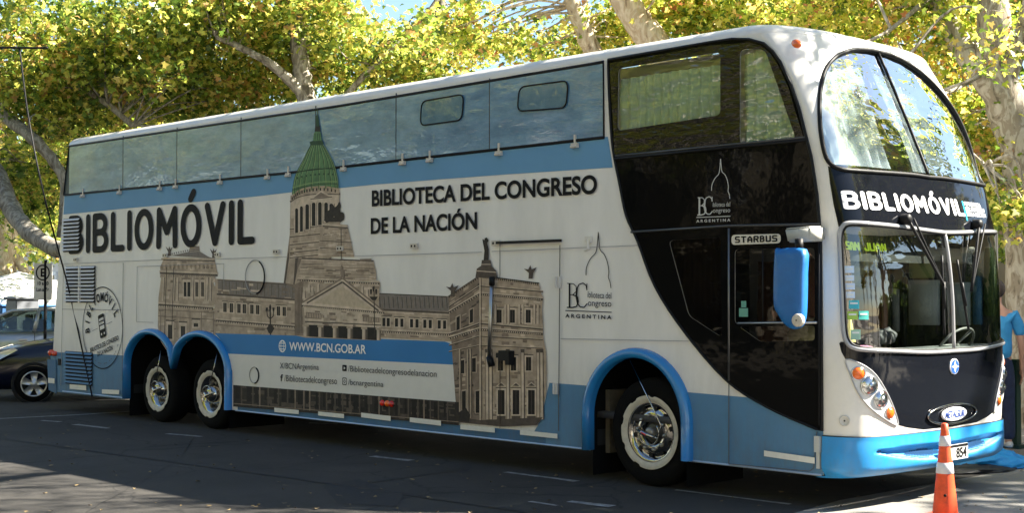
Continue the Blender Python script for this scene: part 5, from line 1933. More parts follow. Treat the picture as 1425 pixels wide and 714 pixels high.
bm = bmesh.new(); add_tube(bm, [(q[0], ym, q[2] + .05), (q[0], ym, q[2] - .06)], .035, 10); bmobj("mirror_neck", bm, RUBBER, mir, True)
# far mirror on the other side, same form
bm = bmesh.new()
add_box(bm, (.05, BW + .28, 1.95), (.14, .22, .62)); bmesh.ops.bevel(bm, geom=bm.edges[:], offset=.04, segments=2, affect='EDGES')

bm.free()

# ---- wipers
def fp(px, py, off): 
    s, z = F(px, py); return front_pt(s, z, off)
def wiper(piv, arm, blade, mid=None):
    bm = bmesh.new()
    pv = fp(*piv, .05)
    add_lathe(bm, [(.045, -.04), (.045, .02), (.03, .035), (0, .04)], 14, 'x', pv)
    add_tube(bm, [pv, fp(piv[0] - 2, piv[1] - 3, .03)], .02, 8)
    for d in (0, 1):
        pts = [fp(piv[0] + (arm[0] - piv[0]) * t + d * 9 * (1 - t) * .9, piv[1] + (arm[1] - piv[1]) * t, .06 - .03 * t) for t in np.linspace(0, 1, 8)]
        add_tube(bm, pts, [.013 if d == 0 else .009] * 8, 6)
    o = bmobj("wiper_arm", bm, RUBBER, bus, True)
    bm = bmesh.new()
    pts = [fp(blade[0][0] + (blade[1][0] - blade[0][0]) * t, blade[0][1] + (blade[1][1] - blade[0][1]) * t, .022) for t in np.linspace(0, 1, 10)]
    add_tube(bm, pts, .011, 6)
    add_tube(bm, [p + Vector((.01, 0, 0)) for p in pts[3:7]], .014, 6)
    bmobj("wiper_blade", bm, RUBBER, o, True)
wiper((1255, 307), (1312, 403), ((1307.5, 356), (1311, 466)))
wiper((1354, 314), (1347.5, 406), ((1328.5, 362), (1344.5, 458)))

# ---- behind the lower windscreen
# LED destination sign
vs, fs, W_ = stroke_text("SAN JUAN", .20, .34)
a, b = F(1174.5, 338.5), F(1249, 343.5)
t = F(1174.5, 326.5)
LED = mat("led_yellow_green", (.30, .42, .03), .6, emit=.16)
v2 = [(x, z, h) for x, z, h in vs]
sgn_back = front_piece("destination_sign", [unit_rect(a[0] - .012, .49, t[1] - .20, t[1] + .035)], mat("sign_black", (.012, .014, .012), .5), -.16)
# dots rather than strokes: sample each stroke on a small grid
dots = set()
x = 0
for ch in "SAN JUAN":
    wd, st = GLY[ch]
    for pln in st:
        for p0, p1 in zip(pln, pln[1:]):
            L = math.hypot(p1[0] - p0[0], p1[1] - p0[1])
            for i in range(int(L / .05) + 1):
                tt = i * .05 / max(L, .01)
                for ox in (0, 1):
                    dots.add((round((x + p0[0] + (p1[0] - p0[0]) * tt) / .11) + ox, round((p0[1] + (p1[1] - p0[1]) * tt) / .125)))
    x += wd + .34
bm = bmesh.new()
h = t[1] - a[1] - .01
for i, j in dots:
    s = a[0] + .016 + (i * .11) / W_ * (b[0] - a[0]); z = a[1] - .03 + j * .125 * h
    c = front_pt(s, z, -.155); t1 = (front_pt(s + .003, z, -.155) - c).normalized(); 
    ring = [bm.verts.new(c + t1 * (.0075 * math.cos(k * pi / 3)) + Vector((0, 0, .0075 * math.sin(k * pi / 3)))) for k in range(6)]
    bm.faces.new(ring)
bmobj("led_letters", bm, LED, sgn_back)
vs, fs = font_mesh("SALE", .02)
# stickers inside the glass, left
stk = [((1175, 370, 1189, 380), (.55, .68, .85)), ((1175, 383, 1189, 391), (.60, .70, .85)), ((1176, 394, 1190, 403), (.55, .66, .85)), ((1177, 406, 1190, 415), (.60, .70, .85)),
       ((1181, 418, 1196, 430), (.03, .40, .50)), ((1179, 433.5, 1194, 445), (.35, .55, .08)), ((1195.5, 433, 1209.5, 445), (.05, .42, .38)), ((1184, 459, 1198, 473), (.30, .50, .40))]
for (x0, y0, x1, y1), c in stk:
    q = [F(x0, y0), F(x1, y0), F(x1, y1), F(x0, y1)]
    o = front_piece("sticker", [q], mat("sticker_%d_%d" % (int(c[0] * 100), int(c[1] * 100)), c, .5), -.008, lo_gl)
    q = [F(x0 + 2, y0 + 3), F(x1 - 2, y0 + 3), F(x1 - 2, y0 + 5.5), F(x0 + 2, y0 + 5.5)]
    front_piece("sticker_print", [q], mat("sticker_white", (.7, .72, .72), .5), -.0065, o)
# cab interior
INT = mat("interior_grey", (.30, .30, .30), .7, var=.08, vscale=4)
INTP = mat("interior_pale", (.50, .52, .52), .7)
DASH = mat("dashboard", (.05, .05, .055), .6)
def part_box(name, c, s, m_, parent=bus, bev=.02, rot=None):
    bm = bmesh.new(); add_box(bm, c, s, rot)
    if bev: bmesh.ops.bevel(bm, geom=bm.edges[:], offset=bev, segments=2, affect='EDGES')
    return bmobj(name, bm, m_, parent, True)
part_box("cab_floor", (-1.4, YC, .62), (3.2, 2.5, .06), DASH, bev=0)
part_box("deck_floor", (-6.8, YC, 2.50), (13.0, 2.6, .08), INT, bev=0)
part_box("bulkhead", (-2.6, YC, 1.55), (.05, 2.5, 1.8), mat("bulkhead_dark", (.05, .045, .04), .8))
def far_panel(name, q, m_, y=2.56, dp=.04, parent=bus):
    a, b = on_y(q[0], q[1], y), on_y(q[2], q[3], y)
    return part_box(name, ((a[0] + b[0]) / 2, y, (a[2] + b[2]) / 2), (abs(b[0] - a[0]), dp, abs(a[2] - b[2])), m_, bev=.008)
far_panel("inner_lining", (1182, 330, 1390, 500), mat("lining_dark", (.035, .033, .03), .8), 2.61, .02)
far_panel("door_glass_frame", (1236, 402, 1252, 462), INT)
far_panel("cab_panel", (1265, 390, 1308, 453), INTP)
far_panel("cab_panel", (1314, 393, 1351, 453), mat("interior_mid", (.34, .37, .37), .7))
far_panel("cab_panel", (1354, 384, 1367, 452), mat("cabinet_blue", (.05, .16, .30), .6))
far_panel("cab_window_view", (1266, 362, 1300, 387), mat("pane_green", (.24, .30, .10), .5))
far_panel("cab_window_view", (1370, 345, 1386, 440), mat("pane_dark_green", (.06, .10, .03), .5))
for x_, r_ in ((1258, .022), (1311, .012), (1240, .010)):
    a, b = on_y(x_, 350, 2.45), on_y(x_, 470, 2.45)
    bm = bmesh.new(); add_tube(bm, [tuple(a), (a[0], a[1], .68)], r_, 8); bmobj("grab_pole", bm, RUBBER, bus)
a, b = on_y(1188, 376, 2.35), on_y(1234, 470, 2.35)
curtain("cab_side_curtain", a[0], b[0], b[2], a[2], 2.35, mat("curtain_brown", (.20, .09, .055)), k=55)
arch_ = smooth_path([tuple(on_y(*q, 2.2)) for q in ((1184, 388), (1196, 368), (1218, 355), (1262, 351), (1300, 353), (1338, 356))], 5)
bm = bmesh.new()
rw_ = [[bm.verts.new((x, y + dy, z + dz)) for dy, dz in ((0, .06), (0, -.05), (.2, -.08), (.2, .06))] for x, y, z in arch_]
for A_, B_ in zip(rw_, rw_[1:]):
    for k in range(4): bm.faces.new((A_[k], A_[(k + 1) % 4], B_[(k + 1) % 4], B_[k]))
bmobj("ceiling_arch", bm, mat("duct_grey", (.46, .47, .46), .6), bus, True)
far_panel("sale_plate", (1336, 344, 1356, 352), mat("plate_cream", (.62, .58, .50)), 2.0, .02)
bm = bmesh.new()
for j in range(2):
    pass
rows = [[bm.verts.new(front_pt(s, z_, o_)) for s in np.linspace(.06, .94, 30)] for z_, o_ in ((1.16, -.03), (1.30, -.10), (1.31, -.30), (1.20, -.50), (.7, -.52))]
for A, B in zip(rows, rows[1:]):
    for k in range(29): bm.faces.new((A[k], A[k + 1], B[k + 1], B[k]))
bmobj("dashboard", bm, mat("dash_grey", (.16, .17, .17), .6, var=.2, vscale=6), bus, True)
bm = bmesh.new()
sw_c = Vector(on_y(1330, 480, 1.75))
ring = [sw_c + Vector((.10 * math.cos(t), .27 * math.sin(t), .15 * math.cos(t))) for t in np.linspace(0, 2 * pi, 33)[:-1]]
add_tube(bm, ring, .013, 8, True)
for t in (0.5, 2.6, 4.7): add_tube(bm, [sw_c, sw_c + Vector((.10 * math.cos(t), .27 * math.sin(t), .15 * math.cos(t)))], .012, 6)
add_tube(bm, [sw_c, sw_c + Vector((.15, 0, -.3))], .03, 8)
bmobj("steering_wheel", bm, mat("wheel_grey", (.16, .16, .15), .5), bus, True)
seat = part_box("driver_seat", (-1.25, YC + .45, 1.22), (.16, .5, .85), mat("seat_dark", (.03, .03, .035), .8), bev=.06)
part_box("headrest", (-1.25, YC + .45, 1.72), (.12, .28, .18), mat("seat_dark", (.03, .03, .035)), seat, .04)
part_box("cushion", (-1.0, YC + .45, .90), (.5, .5, .14), mat("seat_dark", (.03, .03, .035)), seat, .05)
for yy, nm in ((YC - .72, 0), (YC - .58, 1)):
    blob("dash_phone", (-.02, yy + .3, 1.40), (.07, .07, .07), DASH, bus, nm)
blob("pink_cloth", (.12, .42, 1.30), (.12, .20, .04), mat("pink", (.62, .22, .35), .8), bus, 9)
bm = bmesh.new(); add_lathe(bm, [(.07, 0), (.045, .08), (.012, .26), (0, .27)], 12, 'z', (.13, .20, 1.30)); bmobj("yellow_pennant", bm, mat("yellow", (.62, .55, .15), .7), bus, True)
curtain("cab_curtain", .14, .62, .95, 2.05, -.75, mat("curtain_brown", (.2, .09, .055)), ax='y', k=40)
# ---- behind the upper windscreen: white drapes
DRAPE = mat("drape_white", (.66, .72, .78), .7, var=.05, vscale=5)
bm = bmesh.new(); rows = []
for j in range(16):
    t = j / 15
    z = 3.95 - 1.12 * t
    row = []
    for i in range(110):
        s = .035 + .93 * i / 109
        fold = .028 * math.sin(s * 120 + 2.5 * t + 2 * math.sin(s * 11)) + .03 * math.sin(s * 33 + 4 * t)
        row.append(bm.verts.new(front_pt(s, z, -.16 - .05 * t + fold * (.4 + .6 * t))))
    rows.append(row)
for A, B in zip(rows, rows[1:]):
    for i in range(109):
        if 47 < i < 58: continue
        bm.faces.new((A[i], A[i + 1], B[i + 1], B[i]))
bmobj("front_drape", bm, DRAPE, bus, True)
bm = bmesh.new(); rows = []
for o_ in (-.02, -.12, -.30, -.55):
    rows.append([bm.verts.new(front_pt(s, 2.84, o_) + Vector((0, 0, .02 * math.sin(s * 50) * (1 if o_ < -.05 else 0)))) for s in np.linspace(.04, .96, 40)])
for A, B in zip(rows, rows[1:]):
    for k in range(39): bm.faces.new((A[k], A[k + 1], B[k + 1], B[k]))
bmobj("upper_shelf", bm, mat("shelf_white", (.36, .38, .40), .6), bus, True)

# ================================================================== THE GROUND
bm = bmesh.new()
v = [bm.verts.new(c) for c in ((-400, -400, 0), (400, -400, 0), (400, 400, 0), (-400, 400, 0))]
bm.faces.new(v)
structure(bmobj("road", bm, asphalt_mat(), None))
PAVE = mat("pavement_concrete", (.30, .27, .235), .85, var=.18, vscale=3, bump=.3, bscale=60)
KERB = mat("kerb_concrete", (.24, .22, .195), .85, var=.25, vscale=6, bump=.3, bscale=40)
def slab(name, x0, x1, y0, y1, z1, m_):
    bm = bmesh.new(); add_box(bm, ((x0 + x1) / 2, (y0 + y1) / 2, z1 / 2 - .02), (x1 - x0, y1 - y0, z1 + .04))
    return structure(bmobj(name, bm, m_, None))
slab("pavement", -12.0, 90, 4.72, 13, .145, PAVE)
slab("pavement_beyond", -140, -30.0, 4.72, 13, .145, PAVE)
slab("near_pavement", -140, 140, -24, -17, .14, PAVE)
# kerb stones one by one along the part in view
k0 = slab("kerb", -12.0, 90, 4.70, 4.72, .14, KERB)
bm = bmesh.new(); add_box(bm, (0, 0, .075), (.985, .30, .155)); bmesh.ops.bevel(bm, geom=bm.edges[:], offset=.012, segments=1, affect='EDGES')
me = bpy.data.meshes.new("kerb_stone"); bm.to_mesh(me); bm.free(); me.materials.append(KERB)
for i in range(22):
    o = link("kerb_stone", me, k0); o.location = (-11.5 + i * 1.0, 4.56, random.uniform(-.004, .004)); 
# paving tiles in view on the right
bm = bmesh.new(); add_box(bm, (0, 0, 0), (.39, .39, .02)); me = bpy.data.meshes.new("paving_tile"); bm.to_mesh(me); bm.free(); me.materials.append(PAVE)
pv = bpy.data.objects["pavement"]
for i in range(14):
    for j in range(8):
        o = link("paving_tile", me, pv); o.location = (-4.2 + i * .4, 4.93 + j * .4, .149 + random.uniform(-.002, .002))
# tar joints, paint and patches
TAR = mat("tar_joint", (.005, .005, .005), .75, bump=.2)
PAINT = mat("worn_white_paint", (.36, .35, .34), .8, var=.3, vscale=12, col2=(.10, .10, .10))
def ground_strip(name, pts, w_, m_, z=.004, jit=.0):
    P = [on_ground(*p) if len(p) == 2 else Vector(p) for p in pts]
    Q = []
    for a, b in zip(P, P[1:]):
        n = max(1, int((b - a).length / .25))
        Q += [a + (b - a) * i / n for i in range(n)]
    Q.append(P[-1])
    bm = bmesh.new(); L = []
    for i, p in enumerate(Q):
        t = (Q[min(i + 1, len(Q) - 1)] - Q[max(i - 1, 0)]).normalized(); n = Vector((-t.y, t.x, 0))
        p = p + n * random.uniform(-jit, jit)
        ww = w_ * random.uniform(.75, 1.25) if jit else w_
        L.append((bm.verts.new((p.x + n.x * ww / 2, p.y + n.y * ww / 2, z)), bm.verts.new((p.x - n.x * ww / 2, p.y - n.y * ww / 2, z))))
    for a, b in zip(L, L[1:]):
        bm.faces.new((a[0], a[1], b[1], b[0]))
    return structure(bmobj(name, bm, m_, None))
ground_strip("tar_joint", [(-24, -2.9, 0), (-10.08, -2.4, 0), (-4.51, -1.95, 0), (-3.0, -1.86, 0), (-1.7, -1.8, 0), (8, -1.5, 0)], .05, TAR, .004, .01)
ground_strip("tar_joint", [(505, 674), (562, 666), (653, 653)], .03, TAR, .004, .008)
ground_strip("tar_joint", [(-14.0, -3.0, 0), (-12.0, 5, 0)], .05, TAR, .004, .01)
ground_strip("tar_joint", [(300, 560), (250, 640), (120, 714)], .008, TAR, .004, .012)
ground_strip("road_marking", [(-2, 583.5), (110, 578), (200, 572)], .10, PAINT, .005)
for i, (a, b, w_) in enumerate((((104, 591.5), (151, 597), .10), ((232, 604.5), (281, 608.5), .09), ((517, 636), (572, 642), .10), ((703, 658), (803, 671), .08), ((738, 699), (775, 705), .05), ((792, 699), (852, 706), .10), ((940, 683), (1100, 703), .05), ((430, 589.5), (470, 590.5), .09), (( 58, 586), (84, 588), .08))):
    ground_strip("road_marking", [a, b], w_, PAINT, .005, .006)
P_ = [on_ground(*q) for q in ((448, 676), (500, 668), (562, 690), (552, 706), (470, 702))]
bm = bmesh.new(); bm.faces.new([bm.verts.new((p.x, p.y, .0035)) for p in P_])
structure(bmobj("asphalt_patch", bm, mat("patch_asphalt", (.016, .016, .017), .9, var=.4, vscale=30, bump=.4, bscale=120), None))
# pale granite strip of the gutter
GUT = mat("gutter_concrete", (.33, .30, .265), .85, var=.2, vscale=2.5, bump=.25, bscale=60)
bm = bmesh.new()
vv = [bm.verts.new((x, y, .004)) for x, y in ((-12, 4.42), (-12, 3.55), (90, 3.55), (90, 4.42))]
bm.faces.new(vv); structure(bmobj("gutter", bm, GUT, None))

bm = bmesh.new()
vv = [bm.verts.new((x, y, .004)) for x, y in ((-.12, 3.55), (-.22, .6), (-.05, -.6), (.5, -2.5), (90, -2.5), (90, 3.55))]  # pale concrete edged along the bus shadow, its tone also paints in sunlight
bm.faces.new(vv); structure(bmobj("concrete_apron", bm, mat("apron_concrete", (.20, .19, .175), .85, var=.22, vscale=1.8, bump=.3, bscale=70), None))

# fallen leaves on the road: small bits
random.seed(11)
leafcols = mat("fallen_leaf", (.17, .12, .055), .8, var=.5, vscale=3)
bm = bmesh.new()
for _ in range(240):
    px, py = random.uniform(-20, 1440), random.uniform(590, 720)
    p = on_ground(px, py); a = random.uniform(0, 6.28); r = random.uniform(.012, .034)
    vs = [bm.verts.new((p.x + r * rr * math.cos(a + k), p.y + r * rr * math.sin(a + k), .012 + random.uniform(-.004, .012))) for k, rr in ((0, 1), (1, .6), (2, .9), (3.2, .5), (4.1, 1), (5.2, .55))]
    bm.faces.new(vs)
fl_ = bmobj("fallen_leaves", bm, leafcols); fl_["kind"] = "stuff"

# ================================================================== TREES
BARK = bark_mat("plane_bark", (.42, .38, .31), (.25, .21, .155), (.11, .09, .065))
BARKD = bark_mat("plane_bark_grey", (.34, .31, .26), (.19, .165, .13), (.09, .075, .055))
BARKL = bark_mat("plane_bark_sandy", (.56, .47, .35), (.40, .31, .21), (.20, .14, .09))
LEAFA = leaf_mat("leaves_autumn", [(0.0, (.07, .12, .018)), (.20, (.14, .22, .028)), (.38, (.28, .35, .045)), (.58, (.46, .47, .08)), (.82, (.62, .54, .14)), (.95, (.50, .30, .10)), (1.0, (.38, .15, .06))], .48)
LEAFB = leaf_mat("leaves_green", [(0.0, (.05, .085, .015)), (.24, (.10, .165, .024)), (.42, (.21, .28, .042)), (.62, (.38, .41, .07)), (.84, (.60, .53, .13)), (1.0, (.44, .25, .09))], .45)
LEAFC = leaf_mat("leaves_dark", [(0.0, (.02, .045, .010)), (.5, (.05, .09, .015)), (1.0, (.13, .15, .03))], .35)

# five-lobed plane leaf outline, unit size
_lf = []
for k, (ang, rad) in enumerate(((270, .15), (318, .50), (334, .85), (352, .62), (20, 1.0), (48, .62), (84, 1.10), (96, 1.02), (135, .60), (164, .95), (188, .58), (208, .88), (224, .50))):
    _lf.append((rad * math.cos(math.radians(ang)) * .6, rad * math.sin(math.radians(ang)) * .6, 0))
LEAF = np.array(_lf); LEAF[:, 2] = -.75 * (LEAF[:, 0] ** 2 + LEAF[:, 1] ** 2) + .35 * np.abs(LEAF[:, 0])
QUADL = np.array([(-.45, -.5, 0), (.05, -.62, .04), (.52, .05, 0), (.1, .65, -.08), (-.45, .35, 0)])

def leaves_mesh(name, centers, size, rng, m_, shape):
    n = len(centers); k = len(shape)
    q = rng.normal(size=(n, 3)) * np.array([.55, .55, .35]) + np.array([0, 0, .62])
    q /= np.linalg.norm(q, axis=1)[:, None]
    t = rng.normal(size=(n, 3)); t -= (t * q).sum(1)[:, None] * q; t /= np.linalg.norm(t, axis=1)[:, None]
    b = np.cross(q, t)
    s = size * rng.uniform(.6, 1.3, n)
    V = centers[:, None, :] + s[:, None, None] * (shape[None, :, 0:1] * t[:, None] + shape[None, :, 1:2] * b[:, None] + shape[None, :, 2:3] * q[:, None])
    me = bpy.data.meshes.new(name)
    me.vertices.add(n * k); me.vertices.foreach_set('co', V.reshape(-1).astype(np.float32))
    me.loops.add(n * k); me.loops.foreach_set('vertex_index', np.arange(n * k, dtype=np.int32))
    me.polygons.add(n); me.polygons.foreach_set('loop_start', np.arange(0, n * k, k, dtype=np.int32))
    me.update(calc_edges=True)
    me.materials.append(m_)
    return me

def limb_mesh(bm, pts, r0, r1, n=12, wob=.06, seed=0):
    P = smooth_path([tuple(p) for p in pts], 5)
    rg = random.Random(seed)
    m = len(P)
    P2 = [Vector(p) + Vector((rg.uniform(-1, 1), rg.uniform(-1, 1), rg.uniform(-1, 1))) * wob * r0 for p in P]
    R = [(r0 + (r1 - r0) * (i / (m - 1)) ** .8) * rg.uniform(.93, 1.07) for i in range(m)]
    add_tube(bm, P2, R, n)
    return P2

def tree(label, base, limbs, blobs, nleaf, size, lm=LEAFA, bark=BARK, shape=LEAF, seed=1, cat="tree", group=None, clump=.34, nclump=34, name="plane_tree"):
    """limbs: list of (points, r0, r1); blobs: (centre, radii, weight)"""
    t = empty(name, label, cat, base, group)
    bm = bmesh.new()
    for i, (pts, r0, r1) in enumerate(limbs):
        limb_mesh(bm, pts, r0, r1, 12 if r0 > .08 else 7, seed=seed * 31 + i)
    rng = np.random.default_rng(seed)
    W_ = sum(b[2] for b in blobs)
    cs = []; twigs = []
    for c, r, w_ in blobs:
        m = int(nleaf * w_ / W_); mc = max(4, m // nclump)
        u = rng.normal(size=(mc, 3)); u /= np.linalg.norm(u, axis=1)[:, None]
        u *= (rng.uniform(.15, 1, (mc, 1)) ** .5)
        cc = np.array(c) + u * np.array(r)
        twigs += list(cc[:: max(1, mc // 12)])
        idx = rng.integers(0, mc, m)
        sc2 = rng.uniform(.6, 1.5, mc)[idx][:, None]
        cs.append(cc[idx] + rng.normal(size=(m, 3)) * clump * sc2 * np.array([1, 1, .6]))
    # thin twigs running to the clumps
    ends = [Vector(q) for l in limbs for q in smooth_path([tuple(p_) for p_ in l[0]], 4)[4:]]
    rg = random.Random(seed)
    for p in twigs:
        p = Vector(p); e = min(ends, key=lambda q: (q - p).length)
        if .3 < (e - p).length < 2.6:
            mid = (e + p) / 2 + Vector((rg.uniform(-.3, .3), rg.uniform(-.3, .3), rg.uniform(-.1, .4)))
            add_tube(bm, smooth_path([tuple(e), tuple(mid), tuple(p)], 4), [.018 * (1 - k / 9.5) + .004 for k in range(9)], 5)
    bmobj("trunk", bm, bark, t, True)
    me = leaves_mesh("crown", np.concatenate(cs), size, rng, lm, shape)
    o = link("crown", me, t); o["kind"] = "stuff"
    return t

A = at
def V3(v): return tuple(v)
# right-hand tree: big pale trunk leaning left, forking
D = 16.6
tree("pale mottled plane tree with thick leaning trunk right of the bus front", tuple(on_y(1440, 620, 6.3) * np.array([1, 1, 0])),
     [([V3(A(1452, 640, D)), V3(A(1440, 480, D)), V3(A(1432, 330, D)), V3(A(1422, 220, D)), V3(A(1400, 150, D)), V3(A(1382, 70, D)), V3(A(1384, -20, D)), V3(A(1375, -180, D + .6))], .33, .17),
      ([V3(A(1404, 160, D)), V3(A(1370, 105, D)), V3(A(1335, 60, D + .3)), V3(A(1305, 5, D + .5)), V3(A(1260, -90, D + 1)), V3(A(1200, -200, D + 1))], .19, .10),
      ([V3(A(1398, 120, D)), V3(A(1425, 40, D - .3)), V3(A(1450, -60, D - .6)), V3(A(1500, -200, D - 1))], .12, .07),
      ([V3(A(1375, -180, D + .6)), (.2, 4.8, 8.6), (1.0, 3.6, 9.4), (3.6, 3.2, 10.2), (5.0, 3.2, 10.6)], .17, .05),
      ([(.2, 4.8, 8.6), (-1.2, 3.8, 9.2), (-2.8, 3.0, 9.8)], .10, .03),
      ([V3(A(1425, 300, D)), V3(A(1480, 200, D - .4)), V3(A(1560, 60, D - 1))], .14, .07),
      ([V3(A(1300, -10, D + .5)), V3(A(1240, 40, D)), V3(A(1200, 60, D - .3))], .04, .015),
      ([V3(A(1372, 100, D)), V3(A(1300, 130, D - .8)), V3(A(1250, 60, D - 1.2))], .035, .012),
      ([V3(A(1395, 260, D)), V3(A(1370, 230, D - .5)), V3(A(1330, 190, D - .8))], .03, .01)],
     [(A(1290, 40, 17.5), (1.3, .8, .6), 1.5), (A(1190, 10, 18), (1.3, .9, .5), 1.3), (A(1395, 60, 15.6), (.8, .5, .6), .12), (A(1390, 240, 17.2), (.5, .6, .8), 1.2), (A(1330, 190, 18), (.6, .8, .9), 1.2), (A(1415, 200, 18.2), (.8, .6, 1.0), 1.1),
      (A(1250, -160, 17.5), (2.2, 1.6, 1.0), .7), ((2.9, 4.9, 9.0), (2.4, 1.5, .5), 1.5), ((.5, 3.2, 9.6), (2.2, 1.3, .8), .6), (A(1415, 290, 15.9), (.3, .3, .25), .25), ((3.8, 3.4, 10.2), (2.0, 1.2, .8), .4), ((-2.6, 3.0, 9.6), (1.8, 1.3, .8), .5)],
     24000, .082, LEAFA, BARK, seed=3, clump=.22, nclump=60)
# tree with the two pale stems above the middle of the roof
D = 21
tree("plane tree whose two pale stems rise above the middle of the bus roof", tuple(on_y(960, 500, 7.4) * np.array([1, 1, 0])),
     [([tuple(on_y(985, 560, 7.4) * np.array([1, 1, 0])), V3(A(960, 200, D)), V3(A(915, 70, D)), V3(A(888, 30, D)), V3(A(862, -20, D)), V3(A(840, -120, D)), V3(A(800, -300, D))], .30, .16),
      ([V3(A(945, 170, D)), V3(A(850, 110, D + .5)), V3(A(825, 70, D + .6)), V3(A(808, 30, D + .6)), V3(A(794, -10, D + .6)), V3(A(770, -150, D + .8))], .19, .11),
      ([V3(A(840, -120, D)), (-5.6, 6.0, 7.8), (-4.4, 4.8, 8.6), (-2.6, 4.6, 8.9)], .09, .03),
      ([V3(A(960, 120, D)), V3(A(1010, 20, D + .6)), V3(A(1080, -80, D + 1))], .10, .05)],
     [(A(700, 40, 22), (1.6, 1.0, .4), .6), (A(930, 15, 22), (1.6, 1.0, .6), 1.6), (A(1050, 10, 21), (1.5, 1.0, .6), 1.8), (A(800, 60, 23.5), (1.3, 1, .45), .55), (A(1130, 15, 20), (1.2, 1, .6), 1.6),
      (A(900, -190, 21), (3, 2.2, 1.2), .6), ((-4.2, 4.8, 8.6), (2.4, 1.0, .6), 1.0)],
     19000, .10, LEAFA, BARKL, seed=5, clump=.26, nclump=75)
# tree with the Y branch left of the dome
D = 25
tree("plane tree with a forked grey branch above the printed dome", tuple(on_y(460, 500, 7.6) * np.array([1, 1, 0])),
     [([tuple(on_y(470, 560, 7.6) * np.array([1, 1, 0])), V3(A(455, 300, D)), V3(A(440, 180, D)), V3(A(424, 128, D)), V3(A(418, 80, D)), V3(A(412, 30, D)), V3(A(400, -60, D)), V3(A(420, -200, D))], .26, .10),
      ([V3(A(430, 140, D)), V3(A(400, 108, D - .2)), V3(A(372, 86, D - .4)), V3(A(340, 68, D - .5)), V3(A(300, 50, D - .6))], .12, .05),
      ([V3(A(360, 165, D + 2)), V3(A(348, 130, D + 2)), V3(A(356, 95, D + 2)), V3(A(370, 40, D + 2))], .12, .07),
      ([V3(A(400, -60, D)), (-10.6, 6.5, 8.4), (-9.5, 5.2, 8.9), (-8.0, 4.6, 9.2)], .09, .03),
      ([V3(A(440, 180, D)), V3(A(520, 90, D)), V3(A(600, 10, D + .5)), V3(A(640, -60, D + .5))], .07, .03)],
     [(A(520, 60, 25), (1.8, 1.2, .6), .9), (A(620, 50, 25), (1.6, 1.2, .5), .42), ((-9.5, 5.0, 8.8), (2.6, 1.0, .6), .9), (A(430, 60, 26.5), (1.5, 1.2, 1.0), 1.6), (A(330, 110, 27), (1.6, 1.5, .8), 1.5), (A(380, 10, 25), (2, 1.2, .7), 1.4), (A(560, 110, 26.5), (1.4, 1, .35), .8),
      (A(450, -190, 25), (4, 2.5, 1.4), .6)],
     22000, .108, LEAFB, BARKD, seed=7, clump=.27, nclump=75)
# big tree at the far left with the heavy limbs
D = 27
tree("large plane tree with heavy grey limbs reaching in at the far left", tuple(V3(A(-60, 500, 29) * 1)[:2]) + (0,),
     [([V3(A(-70, 470, 28)), V3(A(-60, 350, 28)), V3(A(-50, 250, D)), V3(A(-40, 100, D)), V3(A(-60, -100, D))], .45, .25),
      ([V3(A(-55, 210, D)), V3(A(-10, 235, D - 1)), V3(A(15, 290, D - 2)), V3(A(40, 322, D - 3)), V3(A(78, 346, D - 4)), V3(A(120, 350, D - 4.5))], .20, .13),
      ([V3(A(-50, 100, D)), V3(A(-5, 140, D - 1)), V3(A(12, 165, D - 1.5)), V3(A(45, 192, D - 2)), V3(A(75, 225, D - 2)), V3(A(90, 260, D - 2)), V3(A(85, 330, D - 2))], .15, .08),
      ([V3(A(-20, 20, D)), V3(A(60, 60, D - 1)), V3(A(110, 115, D - 1.5)), V3(A(150, 145, D - 2)), V3(A(185, 175, D - 2))], .085, .05)],
     [(A(60, 60, 25), (2, 1.2, 1.0), 1.4), (A(180, 60, 25), (2, 1.2, 1.0), 1.6), (A(60, 130, 26), (1.5, 1.2, .9), 1.1), (A(150, 130, 27.5), (1.5, 1.2, .8), 1.3), (A(260, 130, 27), (1.5, 1.2, .6), 1.0), (A(30, 260, 28), (1.4, 1.0, .8), 1.0), (A(280, 40, 25.5), (1.8, 1.2, .9), 1.5), (A(70, 290, 31), (1.5, 1, .9), .8), (A(130, 190, 30), (1, 1, .6), .7),
      (A(100, -190, 25), (4, 2.5, 1.5), .6)],
     33000, .115, LEAFB, BARKD, seed=9, clump=.29, nclump=80)
# sandy trunks seen in the gap at the far left
D = 34
tree("sandy plane trunks beyond the parked cars at the far left", tuple(V3(A(10, 500, D))[:2]) + (0,),
     [([V3(A(5, 470, D)), V3(A(3, 400, D)), V3(A(6, 330, D)), V3(A(0, 250, D)), V3(A(10, 100, D))], .42, .22),
      ([V3(A(60, 440, D)), V3(A(48, 410, D)), V3(A(28, 365, D)), V3(A(14, 340, D))], .13, .12),
      ([V3(A(10, 260, D)), V3(A(60, 180, D)), V3(A(120, 80, D))], .2, .1)],
     [(A(40, 250, D), (2, 1.5, 1.1), 1.0), (A(62, 330, D + 2), (1.0, 1, .7), .6), (A(120, 220, D), (2, 1.5, 1.4), 1.2), (A(220, 150, D), (2, 1.5, 1.5), 1.2), (A(60, 120, D), (3, 1.5, 1.5), 1.4)],
     9000, .15, LEAFA, BARKL, seed=11, clump=.36, nclump=34)
